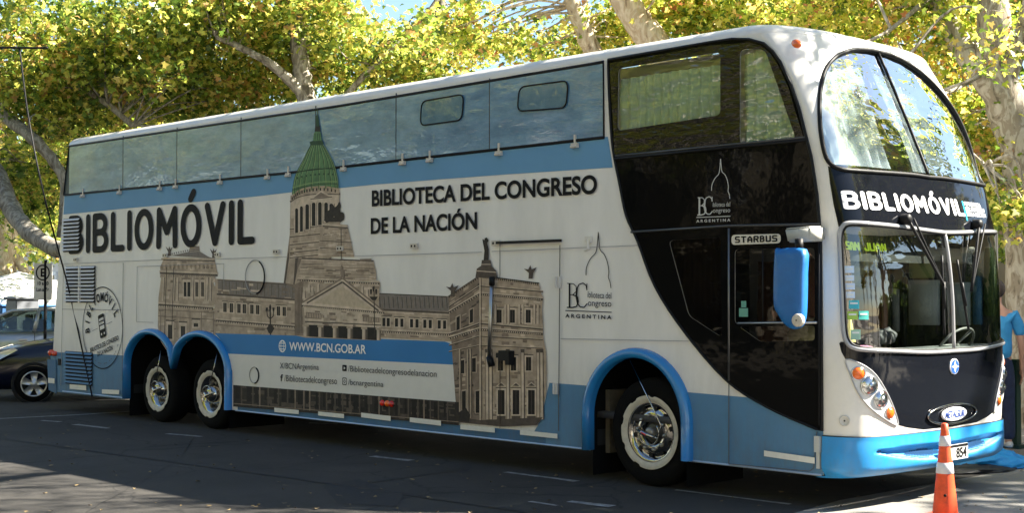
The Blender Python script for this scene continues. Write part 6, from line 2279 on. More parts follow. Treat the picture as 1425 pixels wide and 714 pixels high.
# trees of the row beyond, filling the view above the roof
random.seed(21)
back = [(600, 31, LEAFA, "pale yellow plane tree behind the lettered panel, second row"), (980, 30, LEAFA, "yellow green plane tree of the second row right of the pale stems"), (250, 36, LEAFB, "green plane tree of the second row behind the left end of the bus roof"), (1330, 27, LEAFA, "yellow plane tree of the second row behind the front corner"), (1480, 26, LEAFA, "golden plane tree just beyond the right edge, second row")]
for i, (px, D, lm, lab) in enumerate(back):
    base = V3(A(px, 440, D)); base = (base[0], base[1], 0)
    top = A(px, 100, D)
    tree(lab, base, [([base, (base[0] + .3, base[1], 3), (base[0] - .2, base[1] + .2, 6), (base[0] + .4, base[1], 9)], .3, .12), ([(base[0], base[1], 3.2), (base[0] + 1.4, base[1] + .8, 5.4), (base[0] + 2.6, base[1] + 1.2, 7.5)], .14, .06), ([(base[0], base[1], 3.0), (base[0] - 1.6, base[1] - .8, 5.0), (base[0] - 2.8, base[1] - 1, 7)], .14, .06)],
         [((base[0], base[1], 6.2), (3.4, 2.6, 2.0), 1.5), ((base[0] + 1.5, base[1] + 1, 4.4), (2.2, 1.6, 1.0), .7), ((base[0] - 1.5, base[1] - 1, 4.8), (2.2, 1.6, 1.0), .7), ((base[0], base[1], 9.3), (3.0, 2.6, 1.2), .4)] + ([(A(1400, 260, 24), (1.2, 1.2, 1.2), .8)] if px == 1330 else []),
         (3600 if px > 1200 else 2000), .15, lm, BARKD, seed=40 + i, clump=.36, nclump=30, group="plane trees in the second row beyond the street")
# street trees out of the picture: beyond the front of the bus and across the road; they shade the road and show in the glass
far = [((10.9, 8.7), 10), ((18.5, 9.6), 12), ((29, 9), 13), ((5.5, -19.0), 14), ((-.8, -18.8), 15), ((-7, -19.3), 16), ((13, -19.5), 17), ((-13.5, -19), 18), ((-20, -19), 19), ((-27.5, -19.5), 20), ((-34.5, -18.5), 21), ((-41.5, -18.5), 27), ((-49, -17), 28), ((-58, -14), 29), ((38, -3), 22), ((36, 4), 23), ((10.0, 17.0), 24), ((13.5, 24.5), 25), ((-2.5, 21), 26)]  # the four past the parked cars are added to dim pane reflections
lbl = ["street tree beyond the cone, past the bus front", "second street tree past the bus front", "third street tree past the bus front", "street tree across the road facing the bus door", "street tree across the road facing the printed dome", "street tree across the road facing the rear wheels", "street tree across the road nearest the camera's right", "street tree across the road facing the back of the bus", "street tree across the road facing the parked cars", "street tree across the road beyond the parked cars", "street tree across the road, past the parked cars, first of four", "street tree across the road, past the parked cars, second of four", "street tree across the road, past the parked cars, third of four", "street tree across the road, past the parked cars, last of four", "street tree closing the road ahead, left", "street tree closing the road ahead, right", "tall tree behind the pavement, middle of the three past the bus front", "tall tree behind the pavement, furthest of the three past the bus front", "tall tree behind the pavement, nearest of the three to the bus front"]
proto = None
for (xy, sd), lab in zip(far, lbl):
    if proto is None:
        b = (0, 0, 0)
        proto = tree(lab, b, [([b, (.2, 0, 3), (-.2, .2, 6.5), (.3, 0, 10)], .36, .12), ([(.1, 0, 3.2), (1.8, .8, 6), (3, 1.4, 9)], .17, .07), ([(.1, 0, 3), (-1.8, -.9, 5.6), (-3.2, -1.2, 8.5)], .17, .07), ([(0, .1, 3.4), (-.6, 2.0, 6), (-.8, 3.2, 8.6)], .15, .06), ([(0, -.1, 3.6), (.8, -2.0, 6), (1.0, -3.2, 8.6)], .15, .06)],
                     [((0, 0, 8.5), (3.4, 3.4, 2.6), 2), ((2, 1, 6.6), (2.2, 2, 1.4), .8), ((-2, -1, 6.4), (2.2, 2, 1.4), .8), ((0, 2.2, 7), (2, 1.8, 1.4), .7), ((.5, -2.2, 6.8), (2, 1.8, 1.4), .7)],
                     11000, .22, LEAFB, BARK, QUADL, seed=77, clump=.45, nclump=34, group="street trees outside the picture", name="street_tree")
        t = proto
    else:
        t = proto.copy(); COL.objects.link(t)
        for ch in proto.children:
            c = ch.copy(); COL.objects.link(c); c.parent = t
        t["label"] = lab
    t.location = (xy[0], xy[1], 0); t.rotation_euler = (0, 0, sd * 1.7)
    k = 1 + .12 * math.sin(sd * 3.1) + (.55 if 23 < sd < 27 else .15 if 13 < sd < 21 else 0)
    t.scale = (k, k, k)

for i, (x, y) in enumerate(((-3, 15.2), (1.5, 14.4), (5.5, 15.0), (9.5, 14.2), (13.5, 15.2), (18, 14.6), (23, 15.4))):  # unseen bushes added so the lower windscreen reflects dark foliage
    t = empty("bush", "%s dark bush along the back of the pavement, counted from the one behind the bus" % ("first", "second", "third", "fourth", "fifth", "sixth", "seventh")[i], "bush", (x, y, 0), "bushes along the back of the pavement")
    if i == 0:
        rng = np.random.default_rng(5)
        u = rng.normal(size=(5200, 3)); u /= np.linalg.norm(u, axis=1)[:, None]; u *= rng.uniform(.55, 1, (5200, 1))
        c_ = u * np.array([2.5, 1.5, 1.7]) + np.array([0, 0, 1.8])
        bush_me = leaves_mesh("foliage", c_, .30, rng, LEAFC, QUADL)
        bm = bmesh.new()
        for k in range(7): add_tube(bm, [(0, 0, 0), (math.cos(k) * .5, math.sin(k) * .4, 1.2), (math.cos(k) * 1.5, math.sin(k) * .9, 2.6)], [.06, .04, .015], 6)
        stem_me = bpy.data.meshes.new("stem"); bm.to_mesh(stem_me); bm.free(); stem_me.materials.append(BARKD)
    for nm, me_ in (("foliage", bush_me), ("stem", stem_me)):
        o = bpy.data.objects.new(nm, me_); COL.objects.link(o); o.parent = t
        if nm == "foliage": o["kind"] = "stuff"
    t.rotation_euler = (0, 0, i * 2.1)
# buildings across the street that the side glass reflects, and beyond the trees
def building(label, x0, x1, y0, y1, h, m_, floors, bays, face=1):
    t = empty("building", label, "building", ((x0 + x1) / 2, (y0 + y1) / 2, 0))
    bm = bmesh.new(); add_box(bm, ((x0 + x1) / 2, (y0 + y1) / 2, h / 2), (x1 - x0, y1 - y0, h)); bmobj("wall", bm, m_, t)
    bm = bmesh.new(); add_box(bm, ((x0 + x1) / 2, (y0 + y1) / 2, h + .15), (x1 - x0 + .5, y1 - y0 + .5, .3)); bmobj("cornice", bm, KERB, t)
    yf = y1 if face > 0 else y0
    sg = 1 if face > 0 else -1
    me = fm = None
    for f in range(floors):
        for b in range(bays):
            x = x0 + (b + .5) * (x1 - x0) / bays; z = 1.7 + f * h / floors
            if me is None:
                bm = bmesh.new(); add_box(bm, (0, 0, 0), (1.15, .06, 1.5)); me = bpy.data.meshes.new("window"); bm.to_mesh(me); bm.free(); me.materials.append(mat("window_glass_dark", (.03, .04, .05), .08))
                bm = bmesh.new()
                for c, s in (((0, 0, .82), (1.45, .16, .14)), ((0, 0, -.82), (1.45, .2, .14)), ((-.65, 0, 0), (.14, .14, 1.5)), ((.65, 0, 0), (.14, .14, 1.5)), ((0, 0, 0), (.06, .1, 1.5))): add_box(bm, c, s)
                fm = bpy.data.meshes.new("frame"); bm.to_mesh(fm); bm.free(); fm.materials.append(LWHITE)
            o = link("window", me, t); o.location = (x, yf + sg * .02, z)
            fr = bpy.data.objects.new("frame", fm); COL.objects.link(fr); fr.parent = o
    return t
building("long cream house front across the street behind the camera", -32, 30, -36, -27, 7.5, mat("house_cream", (.42, .37, .29), .85, var=.1, vscale=1), 2, 14, 1)
building("ochre house beyond the trees behind the bus", -22, 24, 22, 30, 6.0, mat("house_ochre", (.45, .34, .22), .85, var=.12, vscale=1), 2, 10, -1)
building("sunlit white house at the end of the side street", -62, -36, 16, 26, 7.0, mat("house_white", (.72, .68, .62), .85, var=.06, vscale=1), 2, 6, -1)

# ================================================================== CARS
CARG = glass_mat("car_glass", (.35, .42, .38), .0, 1.5, boost=2.0)
def car(label, base, heading, paint, L=3.9, group=None, seat_glow=False):
    """x forward in local space, origin under the front wheel facing the camera (left side wheels on y=+)"""
    t = empty("parked_car", label, "car", (0, 0, 0), group)
    # stations: x (front .. rear), half width at belt, z_sill, z_belt(top of lower body), z_shoulder
    Wd = .84
    st = [(.80, .50, .30, .52), (.76, .62, .22, .66), (.62, .72, .20, .76), (.40, .78, .20, .85), (.0, .82, .20, .93), (-.35, .84, .20, .98), (-.60, .84, .20, 1.01), (-1.2, .84, .20, 1.02), (-2.0, .84, .20, 1.03), (-2.6, .83, .20, 1.05), (-2.95, .78, .22, 1.06), (-3.1, .70, .30, 1.00)]
    bm = bmesh.new(); rows = []
    for x, hw, zs_, zt in st:
        row = []
        for k, (yy, zz) in enumerate(((0, zs_), (.80, zs_), (.97, zs_ + .10), (1.0, zs_ + (zt - zs_) * .45), (.985, zs_ + (zt - zs_) * .78), (.90, zt - .03), (.75, zt), (0, zt + .035))):
            row.append((yy * hw, zz))
        full = [(y, z) for y, z in row] + [(-y, z) for y, z in row[::-1][1:-1]]
        rows.append([bm.verts.new((x, y, z)) for y, z in full])
    for A_, B_ in zip(rows, rows[1:]):
        n = len(A_)
        for k in range(n): bm.faces.new((A_[k], A_[(k + 1) % n], B_[(k + 1) % n], B_[k]))
    bm.faces.new(rows[0][::-1]); bm.faces.new(rows[-1])
    body = bmobj("body", bm, paint, t, True)
    # greenhouse
    gh = [(-.42, .72, 1.00, 1.00), (-.85, .68, 1.01, 1.26), (-1.25, .62, 1.01, 1.41), (-1.9, .60, 1.02, 1.44), (-2.5, .60, 1.03, 1.41), (-2.85, .60, 1.04, 1.30), (-3.05, .66, 1.04, 1.06)]
    bm = bmesh.new(); rows = []
    for x, hw, zb_, zt in gh:
        wb_ = .80 if zt > zb_ + .05 else .78
        rows.append([bm.verts.new(c) for c in ((x, wb_, zb_), (x, (wb_ + hw) / 2 + .03, (zb_ + zt) / 2), (x, hw, zt - .02), (x, hw * .8, zt), (x, 0, zt + .02), (x, -hw * .8, zt), (x, -hw, zt - .02), (x, -(wb_ + hw) / 2 - .03, (zb_ + zt) / 2), (x, -wb_, zb_))])
    for A_, B_ in zip(rows, rows[1:]):
        for k in range(8): bm.faces.new((A_[k], A_[k + 1], B_[k + 1], B_[k]))
    bmobj("glasshouse", bm, CARG, t, True)
    # roof skin and pillars
    bm = bmesh.new()
    top = [[Vector((x, y * hw * s_, zt + .012 + .02 * (1 - y * y)) ) for y, s_ in ((1.02, 1), (.8, 1), (.3, 1), (-.3, 1), (-.8, 1), (-1.02, 1))] for x, hw, zb_, zt in gh[2:6]]
    tv = [[bm.verts.new(p) for p in r] for r in top]
    for A_, B_ in zip(tv, tv[1:]):
        for k in range(5): bm.faces.new((A_[k], A_[k + 1], B_[k + 1], B_[k]))
    for s_ in (1, -1):
        add_tube(bm, [(-.40, .74 * s_, 1.0), (-.85, .70 * s_, 1.25), (-1.25, .645 * s_, 1.415), (-1.9, .62 * s_, 1.445), (-2.5, .62 * s_, 1.415), (-2.85, .62 * s_, 1.31), (-3.05, .70 * s_, 1.05)], .032, 8)
        add_tube(bm, [(-1.75, .63 * s_, 1.43), (-1.70, .80 * s_, 1.02)], .040, 8)
        add_tube(bm, [(-2.6, .63 * s_, 1.38), (-2.7, .80 * s_, 1.03)], .05, 8)
    bmobj("roof", bm, paint, t, True)
    # cabin: seats and wheel
    bm = bmesh.new()
    for x in (-1.5, -2.3):
        for y in (-.36, .36):
            add_box(bm, (x, y, .95), (.14, .45, .55)); add_box(bm, (x, y, 1.27), (.1, .22, .14))
    add_box(bm, (-.75, 0, .98), (.35, 1.3, .1))
    bmobj("seat", bm, mat("car_seat_olive", (.20, .22, .12), .8), t)
    # doors lines, handle, side moulding, mirror, lights
    for s_ in (1, -1):
        bm = bmesh.new(); add_tube(bm, [(-.62, .845 * s_, .3), (-.66, .845 * s_, .7), (-.60, .82 * s_, .98)], .006, 5); add_tube(bm, [(-1.72, .848 * s_, .3), (-1.72, .848 * s_, .99)], .006, 5)
        bmobj("door_gap", bm, RUBBER, t)
        bm = bmesh.new(); add_box(bm, (-1.5, .855 * s_, .86), (.16, .03, .03)); bmobj("handle", bm, paint, t)
        bm = bmesh.new(); add_box(bm, (-.72, .93 * s_, 1.04), (.10, .18, .13)); bmesh.ops.bevel(bm, geom=bm.edges[:], offset=.03, segments=2, affect='EDGES'); bmobj("mirror", bm, paint, t, True)
        # headlight: a swept lens laid over the front corner
        bm = bmesh.new()
        hl = [(.74, .50, .62), (.70, .67, .66), (.40, .79, .83), (.28, .80, .84), (.42, .765, .855), (.60, .60, .78), (.72, .40, .70)]
        hl = [(.795, .44, .55), (.70, .68, .60), (.50, .785, .70), (.24, .825, .845), (.30, .80, .885), (.52, .70, .815), (.74, .46, .69)]
        vs_ = [bm.verts.new((x + .012, (y + .012) * s_, z)) for x, y, z in hl]
        cvt = bm.verts.new((.60, .665 * s_, .73))
        for k in range(len(vs_)):
            bm.faces.new((vs_[k], vs_[(k + 1) % len(vs_)], cvt))
        bmobj("headlight", bm, mat("car_headlight", (.62, .62, .56), .12, .3, coat=.8), t, True)
        bm = bmesh.new(); add_lathe(bm, [(.07, 0), (.06, .02), (0, .03)], 14, 'x', (.70, .5 * s_, .36)); bmobj("fog_lamp", bm, mat("car_headlight", (.6, .6, .6)), t, True)
    bm = bmesh.new(); add_box(bm, (.785, 0, .40), (.05, .8, .14)); add_box(bm, (.775, 0, .60), (.04, .6, .06)); bmobj("bumper_grille", bm, DARK, t)
    # wheels
    for x in (0, -2.4):
        for s_ in (1, -1):
            wr = bpy.data.objects.new("wheel", None); COL.objects.link(wr); wr.parent = t; wr.location = (x, .80 * s_, .295)
            wr.rotation_euler = (0, 0, 0 if s_ < 0 else pi)
            def p_(name, bm, m_):
                me = bpy.data.meshes.new(name); bm.normal_update(); bm.to_mesh(me); bm.free(); me.materials.append(m_); me.shade_smooth()
                o = bpy.data.objects.new(name, me); COL.objects.link(o); o.parent = wr
            bm = bmesh.new(); add_lathe(bm, [(.19, .14), (.27, .14), (.293, .11), (.295, .0), (.285, -.04), (.24, -.055), (.205, -.045), (.195, .0)], 36); p_("tyre", bm, TYRE)
            bm = bmesh.new(); add_lathe(bm, [(.207, -.045), (.20, -.052), (.190, -.02), (.185, .03), (0, .035)], 36); p_("rim_well", bm, mat("car_rim_dark", (.02, .02, .02), .7))
            bm = bmesh.new()
            add_lathe(bm, [(.208, -.046), (.203, -.058), (.186, -.052), (.186, -.03)], 36)
            add_lathe(bm, [(.055, -.03), (.050, -.062), (0, -.066)], 20)
            for k in range(5):
                a = 2 * pi * k / 5 + .3
                ca, sa = math.cos(a), math.sin(a)
                P_ = [(.035, -.035), (.035, .035), (.19, .062), (.19, -.062)]
                vs_ = [bm.verts.new((r_ * ca - q_ * sa, -.056, r_ * sa + q_ * ca)) for r_, q_ in P_]
                v2_ = [bm.verts.new((r_ * ca - q_ * sa, -.02, r_ * sa + q_ * ca)) for r_, q_ in P_]
                bm.faces.new(vs_)
                for q in range(4): bm.faces.new((vs_[q], vs_[(q + 1) % 4], v2_[(q + 1) % 4], v2_[q]))
            p_("rim", bm, mat("car_alloy", (.55, .56, .57), .3, .6))
            # dark arch ring
            bm = bmesh.new(); add_lathe(bm, [(.30, -.056 + .02), (.345, -.056 + .01), (.35, .03)], 36); p_("arch_gap", bm, DARK)
    hd = math.atan2(heading[1], heading[0])
    t.rotation_euler = (0, 0, hd)
    # the camera-side front wheel sits at 'base'
    loc = Vector((base[0], base[1], 0)) - Matrix.Rotation(hd, 3, 'Z') @ Vector((0, .84, 0))
    t.location = loc
    for ch in t.children:
        if ch.name.startswith("wheel"): continue
        ch.matrix_parent_inverse = Matrix.Identity(4)
    return t
car("dark navy hatchback parked behind the bus with silver five spoke wheels", (-15.12, .40), (-.40, -.92), mat("navy_paint", (.004, .006, .018), .25, coat=.35, coatr=.04, spec=.3))
car("silver grey hatchback parked beyond the dark navy car", (-20.3, 1.0), (-.62, -.78), mat("silver_paint", (.40, .43, .47), .28, .4, coat=1.0, coatr=.03))

# ================================================================== LEFT GAP: sign, tent, stall boxes
p = A(60, 392, 24.5)
t = empty("parking_sign", "white parking sign with a letter E on a dark pole behind the bus", "sign", (p.x, p.y, 0))
rz = YAW * 1.0
Rz = Matrix.Rotation(math.radians(38), 3, 'Z')
bm = bmesh.new(); add_box(bm, (0, 0, 0), (.34, .02, .66)); bmesh.ops.transform(bm, matrix=Matrix.Translation(p) @ Rz.to_4x4(), verts=bm.verts)
pb = bmobj("panel", bm, mat("sign_white", (.62, .60, .56), .5, var=.05), t)
bm = bmesh.new(); add_tube(bm, [(p.x + .03, p.y + .03, 0), (p.x + .03, p.y + .03, 2.35)], .028, 8); bmobj("pole", bm, LETTER, t)
for body, w_, h_, x_, z_ in (("E", .10, .14, -.05, .09), ("10 a 20", .22, .06, -.11, -.06), ("Lun a Vie", .24, .06, -.12, -.17)):
    vs, fs = font_mesh(body, .03); mx_ = max(v[0] for v in vs)
    bm = bmesh.new(); bv = [bm.verts.new(p + Rz @ Vector((x_ + v[0] / mx_ * w_, -.014, z_ + v[1] * h_ / _cap))) for v in vs]
    for f in fs: bm.faces.new([bv[i] for i in f])
    bmobj("lettering", bm, LETTER, pb)
ringpts = [p + Rz @ Vector((.0 + .12 * math.cos(a), -.014, .16 + .13 * math.sin(a))) for a in np.linspace(0, 2 * pi, 30)[:-1]]
bm = bmesh.new(); add_tube(bm, ringpts, .012, 5, True); bmobj("circle", bm, LETTER, pb)

c = A(30, 405, 33)
t = empty("canopy_tent", "white pointed canopy tent in the sun beyond the cars at the far left", "tent", (c.x, c.y, 0))
bm = bmesh.new()
apex = bm.verts.new(A(27, 378, 33)); cs = []
for dx, dy in ((-1.9, -1.9), (1.9, -1.9), (1.9, 1.9), (-1.9, 1.9)):
    cs.append((c.x + dx, c.y + dy))
v1 = [bm.verts.new((x, y, 1.62)) for x, y in cs]; v0 = [bm.verts.new((x, y, 1.30)) for x, y in cs]
for k in range(4):
    bm.faces.new((v1[k], v1[(k + 1) % 4], apex)); bm.faces.new((v0[k], v0[(k + 1) % 4], v1[(k + 1) % 4], v1[k]))
bmobj("roof", bm, mat("canvas_white", (.80, .80, .80), .7), t)
for x, y in cs:
    bm = bmesh.new(); add_tube(bm, [(x, y, 0), (x, y, 1.6)], .03, 6); bmobj("pole", bm, STEEL, t)
for (px, w_, h_, m_, lab, dd) in ((14, .7, 1.45, mat("crate_blue", (.03, .12, .30), .6), "blue box stall under the canopy tent, left one", 31.0), (49, .7, 1.45, mat("crate_blue", (.03, .12, .30), .6), "blue box stall by the parking sign pole", 30.0), (31, .5, 1.62, mat("bin_grey", (.13, .14, .16), .5), "dark grey litter bin between the two blue boxes", 29.0)):
    q = A(px, 440, dd)
    bm = bmesh.new(); add_box(bm, (q.x, q.y, h_ / 2), (w_, w_, h_)); add_box(bm, (q.x, q.y, h_ + .03), (w_ + .08, w_ + .08, .06))
    bmesh.ops.bevel(bm, geom=bm.edges[:], offset=.02, segments=1, affect='EDGES')
    tag(bmobj("stall_box" if "blue" in lab else "litter_bin", bm, m_), lab, "box" if "blue" in lab else "bin")

# ================================================================== CABLES
t = empty("power_cable", "thin black cable hanging from the overhead line down to the rear of the bus", "cable", (-12.7, -.1, 0))
e = S(131, 552)
pts = [A(27, 66, 19.5), A(40, 165, 19.4), A(62, 275, 19.3), Vector((on_y(95, 400, -.06))), Vector(on_y(115, 490, -.04)), Vector((e[0], -.03, e[1]))]
bm = bmesh.new(); add_tube(bm, smooth_path([tuple(q) for q in pts], 8), .012, 6); bmobj("cable", bm, RUBBER, t, True)
bm = bmesh.new(); add_tube(bm, smooth_path([tuple(A(-300, 30, 21)), tuple(A(-100, 62, 20)), tuple(A(27, 66, 19.5)), tuple(A(66, 66, 19.2))], 6), .016, 6); bmobj("overhead_wire", bm, RUBBER, t, True)

# ================================================================== PERSON on the pavement, mostly behind the bus front
def skin_obj(name, nodes, edges, m_, parent, sub=2):
    """nodes: (pos, rx, ry)"""
    me = bpy.data.meshes.new(name)
    me.from_pydata([n[0] for n in nodes], edges, [])
    o = link(name, me, parent, m_)
    md = o.modifiers.new("skin", 'SKIN'); md.use_smooth_shade = True
    sv = me.skin_vertices[0].data if me.skin_vertices else None
    if sv is None:
        me.skin_vertices.new() if hasattr(me.skin_vertices, 'new') else None
        sv = me.skin_vertices[0].data
    for i, n in enumerate(nodes):
        sv[i].radius = (n[1], n[2])
        sv[i].use_root = (i == 0)
    s = o.modifiers.new("sub", 'SUBSURF'); s.levels = sub; s.render_levels = sub
    return o

SKINM = mat("skin", (.46, .24, .16), .55, var=.06, vscale=12)
TEE = mat("tee_blue", (.03, .25, .50), .8, var=.12, vscale=10, bump=1.0, bscale=9)
JEANS = mat("jeans_navy", (.012, .018, .045), .85, var=.35, vscale=18, bump=.9, bscale=12)
SHOE = mat("shoe_white", (.45, .43, .40), .6, var=.1, vscale=20)
def tree_body(o, face_dir, lab, look, tee, pants, s=1.0, lean=0.0):
    """standing figure; local x = its left, y = its back, z up"""
    P = empty("person", lab, "person", o)
    a = face_dir
    def L(x, y, z): 
        return (o[0] + (x * math.cos(a) - y * math.sin(a)) * s, o[1] + (x * math.sin(a) + y * math.cos(a)) * s, o[2] + z * s)
    nodes = [(L(0, 0, .95), .15, .11), (L(0, .0, 1.12), .135, .10), (L(0, .0, 1.30), .155, .11), (L(0, 0.01, 1.43), .11, .08), (L(0, -.005, 1.51), .055, .055), (L(0, -.02, 1.58), .062, .07), (L(0, -.025, 1.66), .078, .095), (L(0, -.02, 1.74), .055, .07)]
    edges = [(0, 1), (1, 2), (2, 3), (3, 4), (4, 5), (5, 6), (6, 7)]
    for sd in (1, -1):
        i = len(nodes)
        nodes += [(L(.17 * sd, .0, 1.40), .06, .06), (L(.225 * sd, .01, 1.26), .047, .047), (L(.25 * sd, .01, 1.10), .040, .040), (L(.262 * sd, -.03, .97), .034, .034), (L(.268 * sd, -.06, .85), .024, .028), (L(.268 * sd, -.075, .78), .018, .040)]
        edges += [(3, i)] + [(i + k, i + k + 1) for k in range(5)]
        h = i + 5
        # four fingers and a thumb, each its own chain
        for f, (oy, ln) in enumerate(((-.030, .070), (-.010, .082), (.010, .076), (.028, .060))):
            j = len(nodes)
            nodes += [(L(.268 * sd, -.075 + oy, .745), .0095, .0095), (L(.262 * sd, -.078 + oy, .745 - ln * .55), .0085, .0085), (L(.250 * sd, -.082 + oy, .745 - ln), .007, .007)]
            edges += [(h, j), (j, j + 1), (j + 1, j + 2)]
        j = len(nodes)
        nodes += [(L(.260 * sd, -.110, .80), .012, .012), (L(.250 * sd, -.135, .77), .009, .009)]
        edges += [(i + 4, j), (j, j + 1)]
        i = len(nodes)
        nodes += [(L(.095 * sd, 0, .86), .085, .085), (L(.105 * sd, -.01, .50), .058, .058), (L(.11 * sd, .015, .12), .036, .036), (L(.11 * sd, .02, .05), .036, .04), (L(.115 * sd, -.12, .035), .035, .025)]
        edges += [(0, i)] + [(i + k, i + k + 1) for k in range(4)]
    body = skin_obj("body", nodes, edges, SKINM, P)
    # t-shirt
    tn = [(L(0, 0, .90), .195, .145), (L(0, 0, 1.12), .165, .12), (L(0, 0, 1.30), .18, .125), (L(0, .01, 1.43), .13, .09), (L(0, .0, 1.48), .075, .07)]
    te = [(0, 1), (1, 2), (2, 3), (3, 4)]
    for sd in (1, -1):
        i = len(tn)
        tn += [(L(.17 * sd, 0, 1.41), .075, .075), (L(.232 * sd, .01, 1.26), .066, .066), (L(.245 * sd, .01, 1.18), .062, .062)]
        te += [(3, i), (i, i + 1), (i + 1, i + 2)]
    skin_obj("t_shirt", tn, te, tee, P)
    jn = [(L(0, 0, 1.02), .165, .12), (L(0, 0, .90), .17, .125)]
    je = [(0, 1)]
    for sd in (1, -1):
        i = len(jn)
        jn += [(L(.098 * sd, 0, .80), .098, .10), (L(.108 * sd, -.01, .50), .078, .08), (L(.112 * sd, .01, .20), .072, .075), (L(.112 * sd, .012, .08), .070, .075)]
        je += [(1, i), (i, i + 1), (i + 1, i + 2), (i + 2, i + 3)]
    skin_obj("trousers", jn, je, pants, P)
    for sd in (1, -1):
        bm = bmesh.new()
        bmesh.ops.create_icosphere(bm, subdivisions=3, radius=1)
        for v in bm.verts:
            x, y, z = v.co
            z = max(z, -.55)
            v.co = Vector(L(.115 * sd + x * .05, -.05 + y * .145, .042 + z * (.05 if y > 0 else .040)))
        bmobj("shoe", bm, SHOE, P, True)
    # hair cap, ears, nose
    bm = bmesh.new(); bmesh.ops.create_icosphere(bm, subdivisions=3, radius=1)
    for v in list(bm.verts):
        x, y, z = v.co
        v.co = Vector(L(x * .094, .004 + y * .112, 1.688 + z * .104))
    bmesh.ops.delete(bm, geom=[f for f in bm.faces if (f.calc_center_median() - Vector(L(0, -.115, 1.60))).length < .115], context='FACES')
    bmobj("hair", bm, mat("hair_" + look, (.035, .02, .014) if look == "short" else (.02, .015, .01), .7, bump=.6, bscale=70), P, True)
    for sd in (1, -1):
        bm = bmesh.new(); add_lathe(bm, [(.028, 0), (.03, .008), (.018, .014), (0, .012)], 12, 'x'); 
        bmesh.ops.transform(bm, matrix=Matrix.Translation(Vector(L(.086 * sd, -.01, 1.655))) @ Matrix.Rotation(a, 4, 'Z'), verts=bm.verts); bmobj("ear", bm, SKINM, P, True)
        bm = bmesh.new(); bmesh.ops.create_icosphere(bm, subdivisions=2, radius=.012); bmesh.ops.translate(bm, verts=bm.verts, vec=Vector(L(.032 * sd, -.112, 1.668))); bmobj("eye", bm, LWHITE, P, True)
    bm = bmesh.new(); add_tube(bm, [L(0, -.115, 1.675), L(0, -.135, 1.64), L(0, -.115, 1.63)], [.009, .016, .012], 8); bmobj("nose", bm, SKINM, P, True)
    bm = bmesh.new(); add_tube(bm, [L(-.024, -.108, 1.600), L(0, -.116, 1.598), L(.024, -.108, 1.600)], [.004, .008, .004], 8); bmobj("mouth", bm, mat("lips", (.40, .14, .11), .5), P, True)
    return P
pp = on_y(1391, 622, 4.95)
pp = on_ground(1388, 624, .16)
tree_body((pp.x, pp.y, .158), math.radians(215), "person in a bright blue T-shirt and navy trousers standing beside the front of the bus", "short", TEE, JEANS, .985)
q = on_ground(1436, 616, .16)
tree_body((q.x + .2, q.y + .6, .158), math.radians(150), "person in a dark jacket standing at the right edge of the photo", "dark", mat("jacket_dark", (.03, .028, .03), .8, var=.4, vscale=18), mat("trousers_brown", (.16, .11, .07), .8), .93)
# green post beside them
q = on_ground(1412, 624, .15)
t = empty("green_post", "dark green square metal post at the kerb beside the person in blue", "post", (q.x, q.y, .15))
bm = bmesh.new(); add_box(bm, (q.x, q.y, .60), (.10, .10, .90)); bmobj("shaft", bm, mat("green_metal", (.012, .035, .02), .4, var=.2, vscale=8), t)
bm = bmesh.new(); add_box(bm, (q.x, q.y, 1.065), (.13, .13, .03)); add_box(bm, (q.x, q.y, .17), (.18, .18, .04)); bmobj("cap", bm, mat("green_metal", (.012, .035, .02)), t)

# ================================================================== CONE
q = on_ground(1315, 729)
q = on_ground(1315.5, 724)
t = empty("traffic_cone", "orange traffic cone with two white reflective bands in front of the bus bumper", "cone", (q.x, q.y, 0))
CO = mat("cone_orange", (.70, .07, .014), .55, var=.22, vscale=14)
def cone_r(z): return .100 - .074 * (z / .72)
hgt = .92
scx = 1.0
sc_cone = []
bm = bmesh.new(); add_lathe(bm, [(cone_r(0) * 1.0, .03)] + [(cone_r(z), z + .03) for z in np.linspace(0.02, .72, 14)] + [(.012, .757), (0, .758)], 32, 'z', (q.x, q.y, 0)); cone = bmobj("body", bm, CO, t, True)
bm = bmesh.new(); add_box(bm, (q.x, q.y, .017), (.36, .36, .034)); bmesh.ops.bevel(bm, geom=bm.edges[:], offset=.012, segments=2, affect='EDGES'); bmobj("base", bm, mat("cone_base", (.7, .06, .01), .5), t)
CB = mat("cone_band", (.62, .60, .62), .35, var=.06, vscale=20)
for z0, z1 in ((.335, .42), (.548, .628)):
    bm = bmesh.new(); add_lathe(bm, [(cone_r(z0) + .001, z0 + .03), (cone_r(z0) + .004, z0 + .032), (cone_r(z1) + .004, z1 + .028), (cone_r(z1) + .001, z1 + .03)], 32, 'z', (q.x, q.y, 0)); bmobj("reflective_band", bm, CB, t, True)
dcam = (Vector(CAM) - q); dcam.z = 0; dcam.normalize()
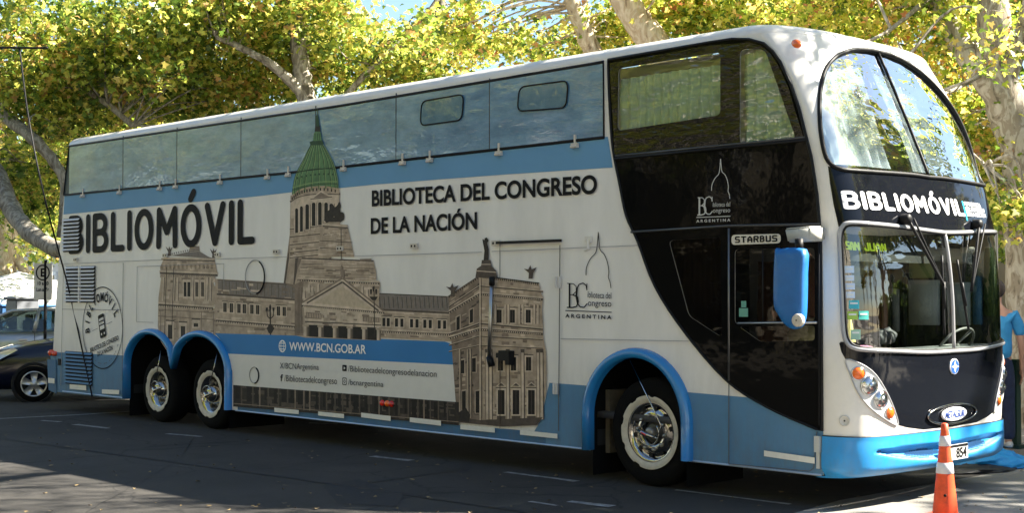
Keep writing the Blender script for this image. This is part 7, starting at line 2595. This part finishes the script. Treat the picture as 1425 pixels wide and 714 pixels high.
bm = bmesh.new(); add_lathe(bm, [(.012, 0), (.010, .006), (0, .006)], 12, 'z'); R = dcam.to_track_quat('Z', 'Y').to_matrix().to_4x4(); R.translation = Vector((q.x, q.y, .20)) + dcam * (cone_r(.17) - .002); bmesh.ops.transform(bm, matrix=R, verts=bm.verts); bmobj("stud", bm, LETTER, t, True)

# number plate on the bumper
pc = bump_pt(.5, .40, .05)
pz = F(1328, 631)
bm = bmesh.new(); add_box(bm, (pc.x + .02, YC, pc.z + .0), (.012, .40, .13)); npl = bmobj("number_plate", bm, mat("plate_white", (.62, .62, .60), .4), bumper)
bm = bmesh.new(); add_box(bm, (pc.x + .0265, YC, pc.z + .052), (.003, .39, .022)); bmobj("plate_band", bm, LETTER, npl)
vs, fs = font_mesh("854", .03); mx_ = max(v[0] for v in vs)
bm = bmesh.new(); bv = [bm.verts.new((pc.x + .029, YC - .01 + v[0] / mx_ * .18, pc.z - .048 + v[1] / _cap * .08)) for v in vs]
for f in fs: bm.faces.new([bv[i] for i in f])
bmobj("lettering", bm, LETTER, npl)

# ================================================================== blue cloth and black bag lying at the far bumper corner
q = on_ground(1372, 648)
from mathutils import noise
def heap(name, label, cat, c, r, h, m_, seed, sub=5):
    bm = bmesh.new(); bmesh.ops.create_icosphere(bm, subdivisions=sub, radius=1)
    for v in bm.verts:
        n1 = noise.noise(v.co * 1.4 + Vector((seed, 0, 0))); n2 = noise.noise(v.co * 4 + Vector((0, seed, 0))); n3 = noise.ridged_multi_fractal(v.co * 2.2 + Vector((seed, seed, 0)), 1, 2, 3, 1, 2)
        k = 1 + .3 * n1 + .12 * n2
        z = max(v.co.z, -.05) * h * (.7 + .35 * n3 * .6 + .4 * n1)
        v.co = Vector((c[0] + v.co.x * r[0] * k, c[1] + v.co.y * r[1] * k, .008 + max(0, z)))
    return tag(bmobj(name, bm, m_, None, True), label, cat)
heap("blue_cloth", "crumpled bright blue cloth heaped on the road under the far bumper corner", "cloth", (q.x + .05, q.y + .0, 0), (.34, .42, 0), .17, mat("cloth_blue", (.01, .27, .62), .55, bump=.3, bscale=14), 4)
q = on_ground(1374, 651)
heap("black_bag", "flat black bag lying on the road beside the blue cloth", "bag", (q.x + .02, q.y - .02, 0), (.28, .62, 0), .05, mat("bag_black", (.012, .012, .014), .6), 8)
